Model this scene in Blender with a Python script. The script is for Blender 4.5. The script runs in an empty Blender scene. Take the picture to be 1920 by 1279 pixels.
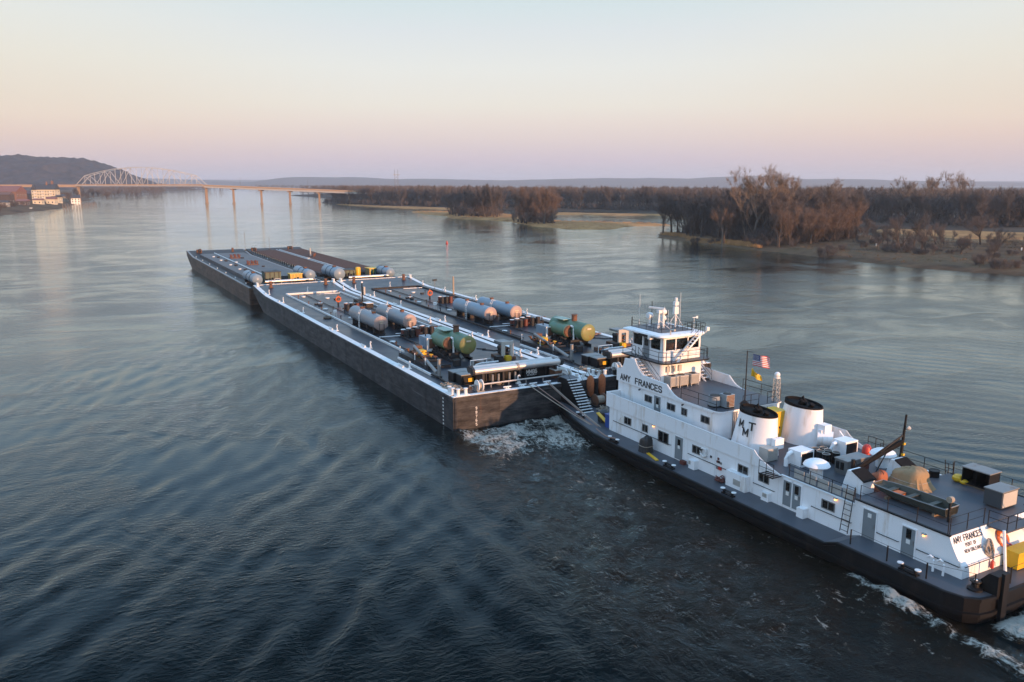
import bpy, math, random
import numpy as np
from mathutils import Vector, Matrix

random.seed(7)
rng = np.random.default_rng(11)
scene = bpy.context.scene
COL = scene.collection
PI = math.pi
R = math.radians

# ------------------------------------------------------------------ camera
CAM_H = 24.26
cam_d = bpy.data.cameras.new('camera')
cam = bpy.data.objects.new('camera', cam_d)
COL.objects.link(cam)
cam.location = (0, 0, CAM_H)
cam.rotation_euler = (R(90 - 10.93), 0, 0)
cam_d.sensor_width = 36.0
cam_d.lens = 1528 / 1920 * 36.0
cam_d.clip_start = 0.5
cam_d.clip_end = 40000
scene.camera = cam

# ------------------------------------------------------------------ world
SUN_AZ = -49.0        # degrees from +X, behind the camera and to the right
SUN_EL = 6.5
world = bpy.data.worlds.new('World')
scene.world = world
world.use_nodes = True
wn, wl = world.node_tree.nodes, world.node_tree.links
wn.clear()
w_out = wn.new('ShaderNodeOutputWorld')
w_bg = wn.new('ShaderNodeBackground')
w_sky = wn.new('ShaderNodeTexSky')
w_sky.sky_type = 'NISHITA'
w_sky.sun_disc = False
w_sky.sun_elevation = R(SUN_EL)
w_sky.sun_rotation = R(90 - SUN_AZ)
w_tc = wn.new('ShaderNodeTexCoord')
w_sep = wn.new('ShaderNodeSeparateXYZ')
w_ramp = wn.new('ShaderNodeValToRGB')
wl.new(w_tc.outputs['Generated'], w_sep.inputs[0])
wl.new(w_sep.outputs['Z'], w_ramp.inputs[0])
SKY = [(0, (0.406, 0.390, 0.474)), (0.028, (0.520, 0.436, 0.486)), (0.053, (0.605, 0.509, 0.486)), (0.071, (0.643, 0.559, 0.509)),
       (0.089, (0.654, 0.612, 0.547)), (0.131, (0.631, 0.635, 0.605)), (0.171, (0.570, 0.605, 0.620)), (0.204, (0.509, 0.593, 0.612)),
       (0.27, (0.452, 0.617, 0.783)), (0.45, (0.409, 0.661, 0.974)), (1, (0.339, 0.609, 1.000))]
el = w_ramp.color_ramp.elements
while len(el) < len(SKY):
    el.new(0.5)
for i, (p, c) in enumerate(SKY):
    el[i].position = p
    el[i].color = (*c, 1)
# the band low over the horizon is warmer to either side of the view than straight ahead
w_ramp2 = wn.new('ShaderNodeValToRGB')
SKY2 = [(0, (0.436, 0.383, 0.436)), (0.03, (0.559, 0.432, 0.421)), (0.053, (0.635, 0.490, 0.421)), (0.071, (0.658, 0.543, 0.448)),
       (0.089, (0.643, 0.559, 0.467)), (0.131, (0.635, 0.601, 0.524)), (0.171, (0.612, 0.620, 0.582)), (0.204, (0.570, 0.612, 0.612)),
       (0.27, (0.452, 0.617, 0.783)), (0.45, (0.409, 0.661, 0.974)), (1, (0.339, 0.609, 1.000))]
e2 = w_ramp2.color_ramp.elements
while len(e2) < len(SKY2):
    e2.new(0.5)
for i, (p, c) in enumerate(SKY2):
    e2[i].position = p
    e2[i].color = (*c, 1)
wl.new(w_sep.outputs['Z'], w_ramp2.inputs[0])
w_abs = wn.new('ShaderNodeMath'); w_abs.operation = 'ABSOLUTE'
wl.new(w_sep.outputs['X'], w_abs.inputs[0])
w_mr = wn.new('ShaderNodeMapRange'); w_mr.interpolation_type = 'SMOOTHSTEP'
w_mr.inputs[1].default_value = 0.12; w_mr.inputs[2].default_value = 0.55
wl.new(w_abs.outputs[0], w_mr.inputs[0])
w_az = wn.new('ShaderNodeMix'); w_az.data_type = 'RGBA'
wl.new(w_mr.outputs[0], w_az.inputs[0])
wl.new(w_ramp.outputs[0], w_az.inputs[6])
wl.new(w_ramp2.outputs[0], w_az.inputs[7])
w_mul = wn.new('ShaderNodeMix'); w_mul.data_type = 'RGBA'; w_mul.blend_type = 'MIX'
w_mul.inputs[0].default_value = 0.05
w_sc = wn.new('ShaderNodeMix'); w_sc.data_type = 'RGBA'; w_sc.blend_type = 'MULTIPLY'
w_sc.inputs[0].default_value = 1.0
w_sc.inputs[7].default_value = (0.1, 0.1, 0.1, 1)
wl.new(w_sky.outputs[0], w_sc.inputs[6])
wl.new(w_az.outputs[2], w_mul.inputs[6])
wl.new(w_sc.outputs[2], w_mul.inputs[7])
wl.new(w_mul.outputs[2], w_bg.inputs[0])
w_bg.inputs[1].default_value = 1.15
wl.new(w_bg.outputs[0], w_out.inputs[0])

# ------------------------------------------------------------------ sun
sun_d = bpy.data.lights.new('sun', 'SUN')
sun_d.energy = 5.0
sun_d.angle = R(0.6)
sun_d.color = (1.0, 0.53, 0.27)
sun = bpy.data.objects.new('sun', sun_d)
COL.objects.link(sun)
sd = Vector((math.cos(R(SUN_EL)) * math.cos(R(SUN_AZ)), math.cos(R(SUN_EL)) * math.sin(R(SUN_AZ)), math.sin(R(SUN_EL))))
sun.rotation_euler = sd.to_track_quat('Z', 'Y').to_euler()
sun.location = sd * 300

scene.view_settings.view_transform = 'Standard'
scene.view_settings.look = 'None'
scene.view_settings.exposure = 0.25
scene.view_settings.gamma = 1.0
scene.render.engine = 'CYCLES'
scene.cycles.use_denoising = True
scene.cycles.max_bounces = 6
scene.cycles.diffuse_bounces = 2
scene.cycles.glossy_bounces = 3
scene.cycles.transmission_bounces = 4
scene.cycles.transparent_max_bounces = 8
scene.cycles.volume_bounces = 0
scene.cycles.caustics_reflective = False
scene.cycles.caustics_refractive = False

# ------------------------------------------------------------------ materials
MATS = {}


def new_mat(name):
    m = bpy.data.materials.new(name)
    m.use_nodes = True
    nt = m.node_tree
    b = nt.nodes['Principled BSDF']
    return m, nt, b


def mat(name, col, rough=0.5, metal=0.0, var=0.12, scale=1.5, dirt=None, dirt_amt=0.0, dirt_scale=0.6,
        streak=False, bump=0.0, bump_scale=8.0, spec=0.5):
    """painted or bare surface: base colour with slow variation, optional dirt of its own shape, fine relief"""
    if name in MATS:
        return MATS[name]
    m, nt, b = new_mat(name)
    N, Lk = nt.nodes, nt.links
    tc = N.new('ShaderNodeTexCoord')
    src = tc.outputs['Object']
    nz = N.new('ShaderNodeTexNoise'); nz.inputs['Scale'].default_value = scale; nz.inputs['Detail'].default_value = 5
    Lk.new(src, nz.inputs['Vector'])
    mx = N.new('ShaderNodeMix'); mx.data_type = 'RGBA'
    lo = tuple(max(0, c * (1 - var)) for c in col); hi = tuple(min(1, c * (1 + var)) for c in col)
    mx.inputs[6].default_value = (*lo, 1); mx.inputs[7].default_value = (*hi, 1)
    Lk.new(nz.outputs['Fac'], mx.inputs[0])
    out = mx.outputs[2]
    rg = rough
    if dirt:
        mp = N.new('ShaderNodeMapping')
        mp.inputs['Scale'].default_value = (dirt_scale, dirt_scale, dirt_scale * (0.18 if streak else 1))
        Lk.new(src, mp.inputs[0])
        n2 = N.new('ShaderNodeTexNoise'); n2.inputs['Scale'].default_value = 1.0; n2.inputs['Detail'].default_value = 8
        n2.inputs['Roughness'].default_value = 0.65
        Lk.new(mp.outputs[0], n2.inputs['Vector'])
        rp = N.new('ShaderNodeValToRGB')
        rp.color_ramp.elements[0].position = 0.62 - dirt_amt * 0.35
        rp.color_ramp.elements[1].position = 0.80 - dirt_amt * 0.25
        Lk.new(n2.outputs['Fac'], rp.inputs[0])
        m2 = N.new('ShaderNodeMix'); m2.data_type = 'RGBA'
        Lk.new(rp.outputs[0], m2.inputs[0]); Lk.new(out, m2.inputs[6])
        m2.inputs[7].default_value = (*dirt, 1)
        out = m2.outputs[2]
    Lk.new(out, b.inputs['Base Color'])
    b.inputs['Roughness'].default_value = rg
    b.inputs['Metallic'].default_value = metal
    b.inputs['Specular IOR Level'].default_value = spec
    if bump > 0:
        n3 = N.new('ShaderNodeTexNoise'); n3.inputs['Scale'].default_value = bump_scale; n3.inputs['Detail'].default_value = 4
        Lk.new(src, n3.inputs['Vector'])
        bp = N.new('ShaderNodeBump'); bp.inputs['Strength'].default_value = bump; bp.inputs['Distance'].default_value = 0.05
        Lk.new(n3.outputs['Fac'], bp.inputs['Height']); Lk.new(bp.outputs[0], b.inputs['Normal'])
    MATS[name] = m
    return m


def emis(name, col, strength):
    if name in MATS:
        return MATS[name]
    m, nt, b = new_mat(name)
    b.inputs['Base Color'].default_value = (*col, 1)
    b.inputs['Emission Color'].default_value = (*col, 1)
    b.inputs['Emission Strength'].default_value = strength
    MATS[name] = m
    return m


RUST = (0.16, 0.065, 0.03)
GRIME = (0.045, 0.042, 0.04)
WHITE = mat('white_paint', (0.86, 0.87, 0.88), 0.42, var=0.03, dirt=(0.60, 0.52, 0.43), dirt_amt=0.20, dirt_scale=1.5, streak=True)
TRIMW = mat('white_trim_paint', (0.78, 0.78, 0.77), 0.5, var=0.06)
WORNW = mat('worn_white_paint', (0.76, 0.76, 0.745), 0.55, var=0.06, dirt=(0.34, 0.30, 0.27), dirt_amt=0.12, dirt_scale=1.3)
BDECK = mat('grey_deck_paint', (0.070, 0.078, 0.092), 0.45, spec=0.3, var=0.18, scale=0.7, dirt=(0.06, 0.06, 0.062), dirt_amt=0.3, dirt_scale=0.5)
BLACK = mat('black_hull_paint', (0.006, 0.006, 0.007), 0.5, spec=0.22, var=0.3, dirt=(0.022, 0.017, 0.014), dirt_amt=0.25, dirt_scale=0.7, streak=True, bump=0.15, bump_scale=1.5)
SATIN = mat('black_satin_paint', (0.009, 0.009, 0.010), 0.5, var=0.2, spec=0.25)
SOOT = mat('soot_black_paint', (0.010, 0.009, 0.009), 0.8, var=0.3, spec=0.15)
DOORG = mat('grey_door_paint', (0.20, 0.225, 0.24), 0.5, var=0.1)
STEEL = mat('grey_steel', (0.24, 0.24, 0.235), 0.5, metal=0.3, var=0.15, dirt=RUST, dirt_amt=0.2, dirt_scale=1.2)
DARKST = mat('dark_steel', (0.026, 0.026, 0.028), 0.55, spec=0.3, var=0.25, dirt=(0.06, 0.034, 0.024), dirt_amt=0.35, dirt_scale=1.5)
ALU = mat('aluminium_pipe', (0.62, 0.58, 0.54), 0.38, metal=0.75, var=0.1)
GALV = mat('galvanised_grille', (0.42, 0.41, 0.38), 0.55, metal=0.2, var=0.15, scale=6)
GREEN = mat('green_machine_paint', (0.075, 0.17, 0.105), 0.45, var=0.15, dirt=(0.15, 0.12, 0.05), dirt_amt=0.3, dirt_scale=0.9)
OLIVE = mat('olive_tank_end', (0.20, 0.21, 0.07), 0.5, var=0.2, dirt=(0.22, 0.13, 0.04), dirt_amt=0.35, dirt_scale=1.4)
TANKG = mat('grey_tank_paint', (0.20, 0.215, 0.235), 0.36, var=0.1, dirt=(0.21, 0.20, 0.195), dirt_amt=0.3, dirt_scale=0.5)
TANKB = mat('blue_grey_tank_paint', (0.19, 0.255, 0.315), 0.38, var=0.1, dirt=(0.2, 0.22, 0.23), dirt_amt=0.25, dirt_scale=0.5)
TEND = mat('sunlit_pink_tank_end', (0.37, 0.275, 0.245), 0.5, var=0.12, scale=1.2)  # pinkish brown puts the low sunlight into the colour of the aft ends
RUSTM = mat('rusty_steel', (0.17, 0.075, 0.04), 0.75, var=0.35, scale=3, dirt=(0.05, 0.035, 0.03), dirt_amt=0.4, dirt_scale=1.5)
RED = mat('red_paint', (0.50, 0.045, 0.03), 0.45, var=0.15)
REDBRN = mat('red_brown_paint', (0.13, 0.035, 0.024), 0.5, var=0.25, scale=3)
ORANGE = mat('orange_paint', (0.62, 0.14, 0.035), 0.5, var=0.15)
YELLOW = mat('yellow_paint', (0.72, 0.42, 0.02), 0.42, var=0.1, dirt=(0.35, 0.22, 0.05), dirt_amt=0.15)
BLUE = mat('blue_paint', (0.02, 0.07, 0.28), 0.45, var=0.15)
ROPE = mat('tan_rope', (0.36, 0.30, 0.235), 0.9, var=0.25, scale=12, bump=0.6, bump_scale=30)
BROPE = mat('brown_line', (0.30, 0.19, 0.15), 0.9, var=0.2, scale=12)
TARP = mat('tan_tarpaulin', (0.30, 0.20, 0.105), 0.8, var=0.2, scale=3, bump=0.5, bump_scale=6)
OTARP = mat('orange_brown_tarpaulin', (0.33, 0.105, 0.05), 0.75, var=0.2, scale=3, bump=0.4, bump_scale=6)
BTARP = mat('black_tarpaulin', (0.02, 0.02, 0.021), 0.5, var=0.3, bump=0.6, bump_scale=5)
RUBBER = mat('worn_tyre_rubber', (0.13, 0.10, 0.075), 0.85, var=0.2)
WOOD = mat('weathered_wood', (0.20, 0.145, 0.10), 0.8, var=0.25, scale=4)
CONS = mat('varnished_wood', (0.55, 0.17, 0.05), 0.35, var=0.2, scale=3)
SKIFF = mat('olive_drab_aluminium', (0.06, 0.062, 0.05), 0.5, metal=0.2, var=0.25)
PRINTK = mat('black_print', (0.012, 0.014, 0.016), 0.5, var=0.0)
PRINTW = mat('white_print', (0.75, 0.75, 0.73), 0.6, var=0.05)
PRINTY = mat('cream_print', (0.62, 0.52, 0.36), 0.6, var=0.1)
CREAM = mat('cream_siding', (0.66, 0.58, 0.42), 0.7, var=0.06)
SHINGLE = mat('slate_grey_shingle', (0.055, 0.06, 0.07), 0.8, var=0.2)
REDROOF = mat('red_metal_roof', (0.22, 0.09, 0.065), 0.6, var=0.15)
BRICK = mat('brown_brick', (0.22, 0.12, 0.085), 0.85, var=0.2)
CONC = mat('pale_concrete', (0.40, 0.31, 0.23), 0.85, var=0.12, dirt=(0.25, 0.2, 0.16), dirt_amt=0.2, dirt_scale=0.2)
BRSTEEL = mat('pale_bridge_paint', (0.56, 0.53, 0.49), 0.55, var=0.08)
CANVAS = mat('faded_canvas', (0.46, 0.44, 0.40), 0.8, var=0.1)


def glass_mat():
    m, nt, b = new_mat('dark_window_glass')
    N, Lk = nt.nodes, nt.links
    b.inputs['Base Color'].default_value = (0.006, 0.007, 0.008, 1)
    b.inputs['Roughness'].default_value = 0.06
    return m


def clear_glass():
    m, nt, b = new_mat('clear_window_glass')
    N, Lk = nt.nodes, nt.links
    out = N['Material Output']
    tr = N.new('ShaderNodeBsdfTransparent'); tr.inputs[0].default_value = (0.62, 0.66, 0.66, 1)
    gl = N.new('ShaderNodeBsdfGlossy'); gl.inputs['Roughness'].default_value = 0.03
    fr = N.new('ShaderNodeFresnel'); fr.inputs[0].default_value = 1.5
    mx = N.new('ShaderNodeMixShader')
    Lk.new(fr.outputs[0], mx.inputs[0]); Lk.new(tr.outputs[0], mx.inputs[1]); Lk.new(gl.outputs[0], mx.inputs[2])
    Lk.new(mx.outputs[0], out.inputs[0])
    return m


GLASS = glass_mat()
CLEAR = clear_glass()
LAMP = emis('amber_lamp_glow', (1.0, 0.42, 0.10), 5.0)


def barge_deck_mat(name, col, rough, rust_amt):
    m, nt, b = new_mat(name)
    N, Lk = nt.nodes, nt.links
    tc = N.new('ShaderNodeTexCoord')
    n1 = N.new('ShaderNodeTexNoise'); n1.inputs['Scale'].default_value = 0.35; n1.inputs['Detail'].default_value = 6
    n2 = N.new('ShaderNodeTexNoise'); n2.inputs['Scale'].default_value = 2.2; n2.inputs['Detail'].default_value = 6
    Lk.new(tc.outputs['Object'], n1.inputs['Vector']); Lk.new(tc.outputs['Object'], n2.inputs['Vector'])
    mx = N.new('ShaderNodeMix'); mx.data_type = 'RGBA'
    mx.inputs[6].default_value = (*[c * 0.7 for c in col], 1); mx.inputs[7].default_value = (*[c * 1.35 for c in col], 1)
    Lk.new(n1.outputs['Fac'], mx.inputs[0])
    rp = N.new('ShaderNodeValToRGB'); rp.color_ramp.elements[0].position = 0.66 - rust_amt; rp.color_ramp.elements[1].position = 0.78 - rust_amt * 0.5
    Lk.new(n2.outputs['Fac'], rp.inputs[0])
    m2 = N.new('ShaderNodeMix'); m2.data_type = 'RGBA'; m2.inputs[7].default_value = (0.075, 0.052, 0.042, 1)
    Lk.new(rp.outputs[0], m2.inputs[0]); Lk.new(mx.outputs[2], m2.inputs[6])
    Lk.new(m2.outputs[2], b.inputs['Base Color'])
    mr = N.new('ShaderNodeMapRange'); mr.inputs['To Min'].default_value = rough - 0.12; mr.inputs['To Max'].default_value = rough + 0.16
    Lk.new(n1.outputs['Fac'], mr.inputs['Value']); Lk.new(mr.outputs[0], b.inputs['Roughness'])
    b.inputs['Specular IOR Level'].default_value = 0.35
    bp = N.new('ShaderNodeBump'); bp.inputs['Strength'].default_value = 0.10; bp.inputs['Distance'].default_value = 0.05
    Lk.new(n1.outputs['Fac'], bp.inputs['Height']); Lk.new(bp.outputs[0], b.inputs['Normal'])
    return m


def barge_side_mat(name, c0, c1, rust, amt):
    """weathered plating: horizontal scrape bands, plate seams, rust runs"""
    m, nt, b = new_mat(name)
    N, Lk = nt.nodes, nt.links
    tc = N.new('ShaderNodeTexCoord')
    mp = N.new('ShaderNodeMapping'); mp.inputs['Scale'].default_value = (0.30, 0.30, 0.95)
    Lk.new(tc.outputs['Object'], mp.inputs[0])
    n1 = N.new('ShaderNodeTexNoise'); n1.inputs['Scale'].default_value = 1.5; n1.inputs['Detail'].default_value = 9; n1.inputs['Roughness'].default_value = 0.7
    Lk.new(mp.outputs[0], n1.inputs['Vector'])
    rp = N.new('ShaderNodeValToRGB'); rp.color_ramp.elements[0].position = 0.36; rp.color_ramp.elements[1].position = 0.68
    rp.color_ramp.elements[0].color = (*c0, 1); rp.color_ramp.elements[1].color = (*c1, 1)
    Lk.new(n1.outputs['Fac'], rp.inputs[0])
    mp2 = N.new('ShaderNodeMapping'); mp2.inputs['Scale'].default_value = (1.1, 1.1, 0.22)
    Lk.new(tc.outputs['Object'], mp2.inputs[0])
    n2 = N.new('ShaderNodeTexNoise'); n2.inputs['Scale'].default_value = 1.0; n2.inputs['Detail'].default_value = 8; n2.inputs['Roughness'].default_value = 0.65
    Lk.new(mp2.outputs[0], n2.inputs['Vector'])
    r2 = N.new('ShaderNodeValToRGB'); r2.color_ramp.elements[0].position = 0.64 - amt; r2.color_ramp.elements[1].position = 0.82 - amt
    Lk.new(n2.outputs['Fac'], r2.inputs[0])
    m2 = N.new('ShaderNodeMix'); m2.data_type = 'RGBA'; m2.inputs[7].default_value = (*rust, 1)
    Lk.new(r2.outputs[0], m2.inputs[0]); Lk.new(rp.outputs[0], m2.inputs[6])
    # welded plates differ a little in tone; thin pale scrapes run along the side
    sx = N.new('ShaderNodeSeparateXYZ'); Lk.new(tc.outputs['Object'], sx.inputs[0])
    ad = N.new('ShaderNodeMath'); Lk.new(sx.outputs['X'], ad.inputs[0]); Lk.new(sx.outputs['Y'], ad.inputs[1])
    cv = N.new('ShaderNodeCombineXYZ'); Lk.new(ad.outputs[0], cv.inputs[0]); Lk.new(sx.outputs['Z'], cv.inputs[1])
    bk = N.new('ShaderNodeTexBrick'); bk.inputs['Scale'].default_value = 1.0; bk.inputs['Brick Width'].default_value = 5.2; bk.inputs['Row Height'].default_value = 1.45
    bk.inputs['Mortar Size'].default_value = 0.02; bk.inputs['Color1'].default_value = (0.62, 0.62, 0.64, 1); bk.inputs['Color2'].default_value = (1.25, 1.2, 1.15, 1); bk.inputs['Mortar'].default_value = (0.45, 0.42, 0.4, 1)
    Lk.new(cv.outputs[0], bk.inputs['Vector'])
    mu = N.new('ShaderNodeMix'); mu.data_type = 'RGBA'; mu.blend_type = 'MULTIPLY'; mu.inputs[0].default_value = 0.75
    Lk.new(m2.outputs[2], mu.inputs[6]); Lk.new(bk.outputs['Color'], mu.inputs[7])
    mp3 = N.new('ShaderNodeMapping'); mp3.inputs['Scale'].default_value = (0.16, 0.16, 7.0)
    Lk.new(tc.outputs['Object'], mp3.inputs[0])
    n3 = N.new('ShaderNodeTexNoise'); n3.inputs['Scale'].default_value = 1.0; n3.inputs['Detail'].default_value = 7; n3.inputs['Roughness'].default_value = 0.6
    Lk.new(mp3.outputs[0], n3.inputs['Vector'])
    r3 = N.new('ShaderNodeValToRGB'); r3.color_ramp.elements[0].position = 0.60; r3.color_ramp.elements[1].position = 0.72
    Lk.new(n3.outputs['Fac'], r3.inputs[0])
    m3 = N.new('ShaderNodeMix'); m3.data_type = 'RGBA'; m3.inputs[7].default_value = (*[min(1, c * 1.7) for c in c1], 1)
    Lk.new(r3.outputs[0], m3.inputs[0]); Lk.new(mu.outputs[2], m3.inputs[6])
    Lk.new(m3.outputs[2], b.inputs['Base Color'])
    b.inputs['Roughness'].default_value = 0.62
    b.inputs['Specular IOR Level'].default_value = 0.25
    bp = N.new('ShaderNodeBump'); bp.inputs['Strength'].default_value = 0.35; bp.inputs['Distance'].default_value = 0.06
    Lk.new(n1.outputs['Fac'], bp.inputs['Height']); Lk.new(bp.outputs[0], b.inputs['Normal'])
    return m


DECKA = barge_deck_mat('blue_black_barge_deck', (0.020, 0.027, 0.038), 0.34, 0.0)
DECKC = barge_deck_mat('grey_barge_deck', (0.085, 0.083, 0.088), 0.5, 0.08)
DECKD = barge_deck_mat('dark_brown_cover', (0.046, 0.026, 0.020), 0.6, 0.05)
SIDEA = barge_side_mat('weathered_black_plating', (0.011, 0.012, 0.015), (0.092, 0.088, 0.088), (0.105, 0.060, 0.045), 0.03)
SIDEC = barge_side_mat('rusty_brown_plating', (0.055, 0.038, 0.03), (0.18, 0.115, 0.08), (0.20, 0.09, 0.05), 0.10)
# ------------------------------------------------------------------ geometry helpers


class MB:
    def __init__(s):
        s.v = []; s.f = []; s.m = []; s.mi = 0

    def add(s, vs, fs):
        o = len(s.v)
        s.v.extend(vs)
        for f in fs:
            s.f.append(tuple(i + o for i in f)); s.m.append(s.mi)
        return s

    def b(s, x0, x1, y0, y1, z0, z1):
        vs = [(x0, y0, z0), (x1, y0, z0), (x1, y1, z0), (x0, y1, z0), (x0, y0, z1), (x1, y0, z1), (x1, y1, z1), (x0, y1, z1)]
        return s.add(vs, [(0, 3, 2, 1), (4, 5, 6, 7), (0, 1, 5, 4), (1, 2, 6, 5), (2, 3, 7, 6), (3, 0, 4, 7)])

    def c(s, cx, cy, cz, sx, sy, sz, rz=0.0, ry=0.0):
        vs = []
        M = Matrix.Rotation(rz, 3, 'Z') @ Matrix.Rotation(ry, 3, 'Y')
        for dz in (-.5, .5):
            for dx, dy in ((-.5, -.5), (.5, -.5), (.5, .5), (-.5, .5)):
                p = M @ Vector((dx * sx, dy * sy, dz * sz))
                vs.append((cx + p.x, cy + p.y, cz + p.z))
        return s.add(vs, [(0, 3, 2, 1), (4, 5, 6, 7), (0, 1, 5, 4), (1, 2, 6, 5), (2, 3, 7, 6), (3, 0, 4, 7)])

    def cyl(s, p0, p1, r0, r1=None, n=10, caps=True):
        r1 = r0 if r1 is None else r1
        p0 = Vector(p0); p1 = Vector(p1)
        d = (p1 - p0).normalized()
        a = d.orthogonal().normalized(); bb = d.cross(a)
        vs = []
        for p, r in ((p0, r0), (p1, r1)):
            for i in range(n):
                t = 2 * PI * i / n
                q = p + (a * math.cos(t) + bb * math.sin(t)) * r
                vs.append(tuple(q))
        fs = [(i, (i + 1) % n, n + (i + 1) % n, n + i) for i in range(n)]
        if caps:
            fs += [tuple(reversed(range(n))), tuple(range(n, 2 * n))]
        return s.add(vs, fs)

    def bar(s, p0, p1, r):
        return s.cyl(p0, p1, r, r, 5)

    def tube(s, pts, r, n=6, closed=False):
        pts = [Vector(p) for p in pts]
        vs = []; N = len(pts)
        for i, p in enumerate(pts):
            if closed:
                d = pts[(i + 1) % N] - pts[i - 1]
            else:
                d = pts[min(i + 1, N - 1)] - pts[max(i - 1, 0)]
            d.normalize()
            up = Vector((0, 0, 1)) if abs(d.z) < 0.95 else Vector((1, 0, 0))
            a = d.cross(up).normalized(); bb = a.cross(d)
            rr = r[i] if isinstance(r, (list, tuple)) else r
            for k in range(n):
                t = 2 * PI * k / n
                vs.append(tuple(p + (a * math.cos(t) + bb * math.sin(t)) * rr))
        fs = []
        for i in range(N if closed else N - 1):
            j = (i + 1) % N
            for k in range(n):
                fs.append((i * n + k, i * n + (k + 1) % n, j * n + (k + 1) % n, j * n + k))
        if not closed:
            fs += [tuple(reversed(range(n))), tuple(range((N - 1) * n, N * n))]
        return s.add(vs, fs)

    def prism(s, poly, axis, a, b_):
        """extrude a 2-D outline: axis 'z' -> (x,y), 'y' -> (x,z), 'x' -> (y,z)"""
        n = len(poly)
        def P(p, t):
            return (p[0], p[1], t) if axis == 'z' else ((p[0], t, p[1]) if axis == 'y' else (t, p[0], p[1]))
        vs = [P(p, a) for p in poly] + [P(p, b_) for p in poly]
        fs = [(i, (i + 1) % n, n + (i + 1) % n, n + i) for i in range(n)] + [tuple(reversed(range(n))), tuple(range(n, 2 * n))]
        return s.add(vs, fs)

    def lathe(s, prof, c=(0, 0, 0), n=16, axis='z', sx=1.0, sy=1.0):
        vs = []
        for r, h in prof:
            for i in range(n):
                t = 2 * PI * i / n
                x, y = r * math.cos(t) * sx, r * math.sin(t) * sy
                if axis == 'z':
                    vs.append((c[0] + x, c[1] + y, c[2] + h))
                elif axis == 'x':
                    vs.append((c[0] + h, c[1] + x, c[2] + y))
                else:
                    vs.append((c[0] + x, c[1] + h, c[2] + y))
        fs = []
        for j in range(len(prof) - 1):
            for i in range(n):
                fs.append((j * n + i, j * n + (i + 1) % n, (j + 1) * n + (i + 1) % n, (j + 1) * n + i))
        fs += [tuple(reversed(range(n))), tuple(range((len(prof) - 1) * n, len(prof) * n))]
        return s.add(vs, fs)

    def sphere(s, c, r, n=10, m=6, sz=1.0):
        pr = [(max(1e-3, r * math.sin(PI * i / m)), -r * sz * math.cos(PI * i / m)) for i in range(m + 1)]
        return s.lathe(pr, c, n)

    def torus(s, c, R_, r, axis='x', n=18, k=6, sz=1.0):
        pts = []
        for i in range(n):
            t = 2 * PI * i / n
            x, y = R_ * math.cos(t), R_ * math.sin(t) * sz
            pts.append((c[0], c[1] + x, c[2] + y) if axis == 'x' else ((c[0] + x, c[1], c[2] + y) if axis == 'y' else (c[0] + x, c[1] + y, c[2])))
        return s.tube(pts, r, k, closed=True)

    def quad(s, a, b_, c, d):
        return s.add([a, b_, c, d], [(0, 1, 2, 3)])

    def mesh(s, name, mats, smooth=False):
        me = bpy.data.meshes.new(name)
        me.from_pydata([tuple(v) for v in s.v], [], s.f)
        for m_ in (mats if isinstance(mats, (list, tuple)) else [mats]):
            me.materials.append(m_)
        if isinstance(mats, (list, tuple)) and len(mats) > 1:
            me.polygons.foreach_set('material_index', s.m)
        if smooth:
            me.polygons.foreach_set('use_smooth', [True] * len(me.polygons))
            me.set_sharp_from_angle(angle=R(40))
        me.update()
        return me

    def build(s, name, mats, parent=None, smooth=False, loc=None):
        return put(name, s.mesh(name, mats, smooth), parent, loc)


def put(name, me, parent=None, loc=None, rz=0.0):
    o = bpy.data.objects.new(name, me)
    COL.objects.link(o)
    if parent is not None:
        o.parent = parent
    if loc is not None:
        o.location = loc
    if rz:
        o.rotation_euler = (0, 0, rz)
    return o


def tag(o, label=None, cat=None, group=None, kind=None):
    if label: o['label'] = label
    if cat: o['category'] = cat
    if group: o['group'] = group
    if kind: o['kind'] = kind
    return o


def empty(name, loc, rz=0.0, label=None, cat=None, group=None):
    o = bpy.data.objects.new(name, None)
    o.empty_display_size = 0.3
    COL.objects.link(o)
    o.location = loc
    o.rotation_euler = (0, 0, rz)
    return tag(o, label, cat, group)


def copy_tree(o, parent=None, label=None):
    c = o.copy()
    COL.objects.link(c)
    c.parent = parent
    if label: c['label'] = label
    for ch in list(o.children):
        copy_tree(ch, c)
    return c


# the tow's own frame: u metres forward from the near tank barge's stern, v metres to the right of its near side
TH = R(118.7)
EU = (math.cos(TH), math.sin(TH))
EV = (math.sin(TH), -math.cos(TH))
X0, Y0 = -5.82, 78.08
VC = 16.73


def tow(u, v, z=0.0):
    return Vector((X0 + EU[0] * u + EV[0] * v, Y0 + EU[1] * u + EV[1] * v, z))


def on_tow(name, label, cat, u, v, z, rz=0.0, group=None):
    return empty(name, tow(u, v, z), TH + rz, label, cat, group)


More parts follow.
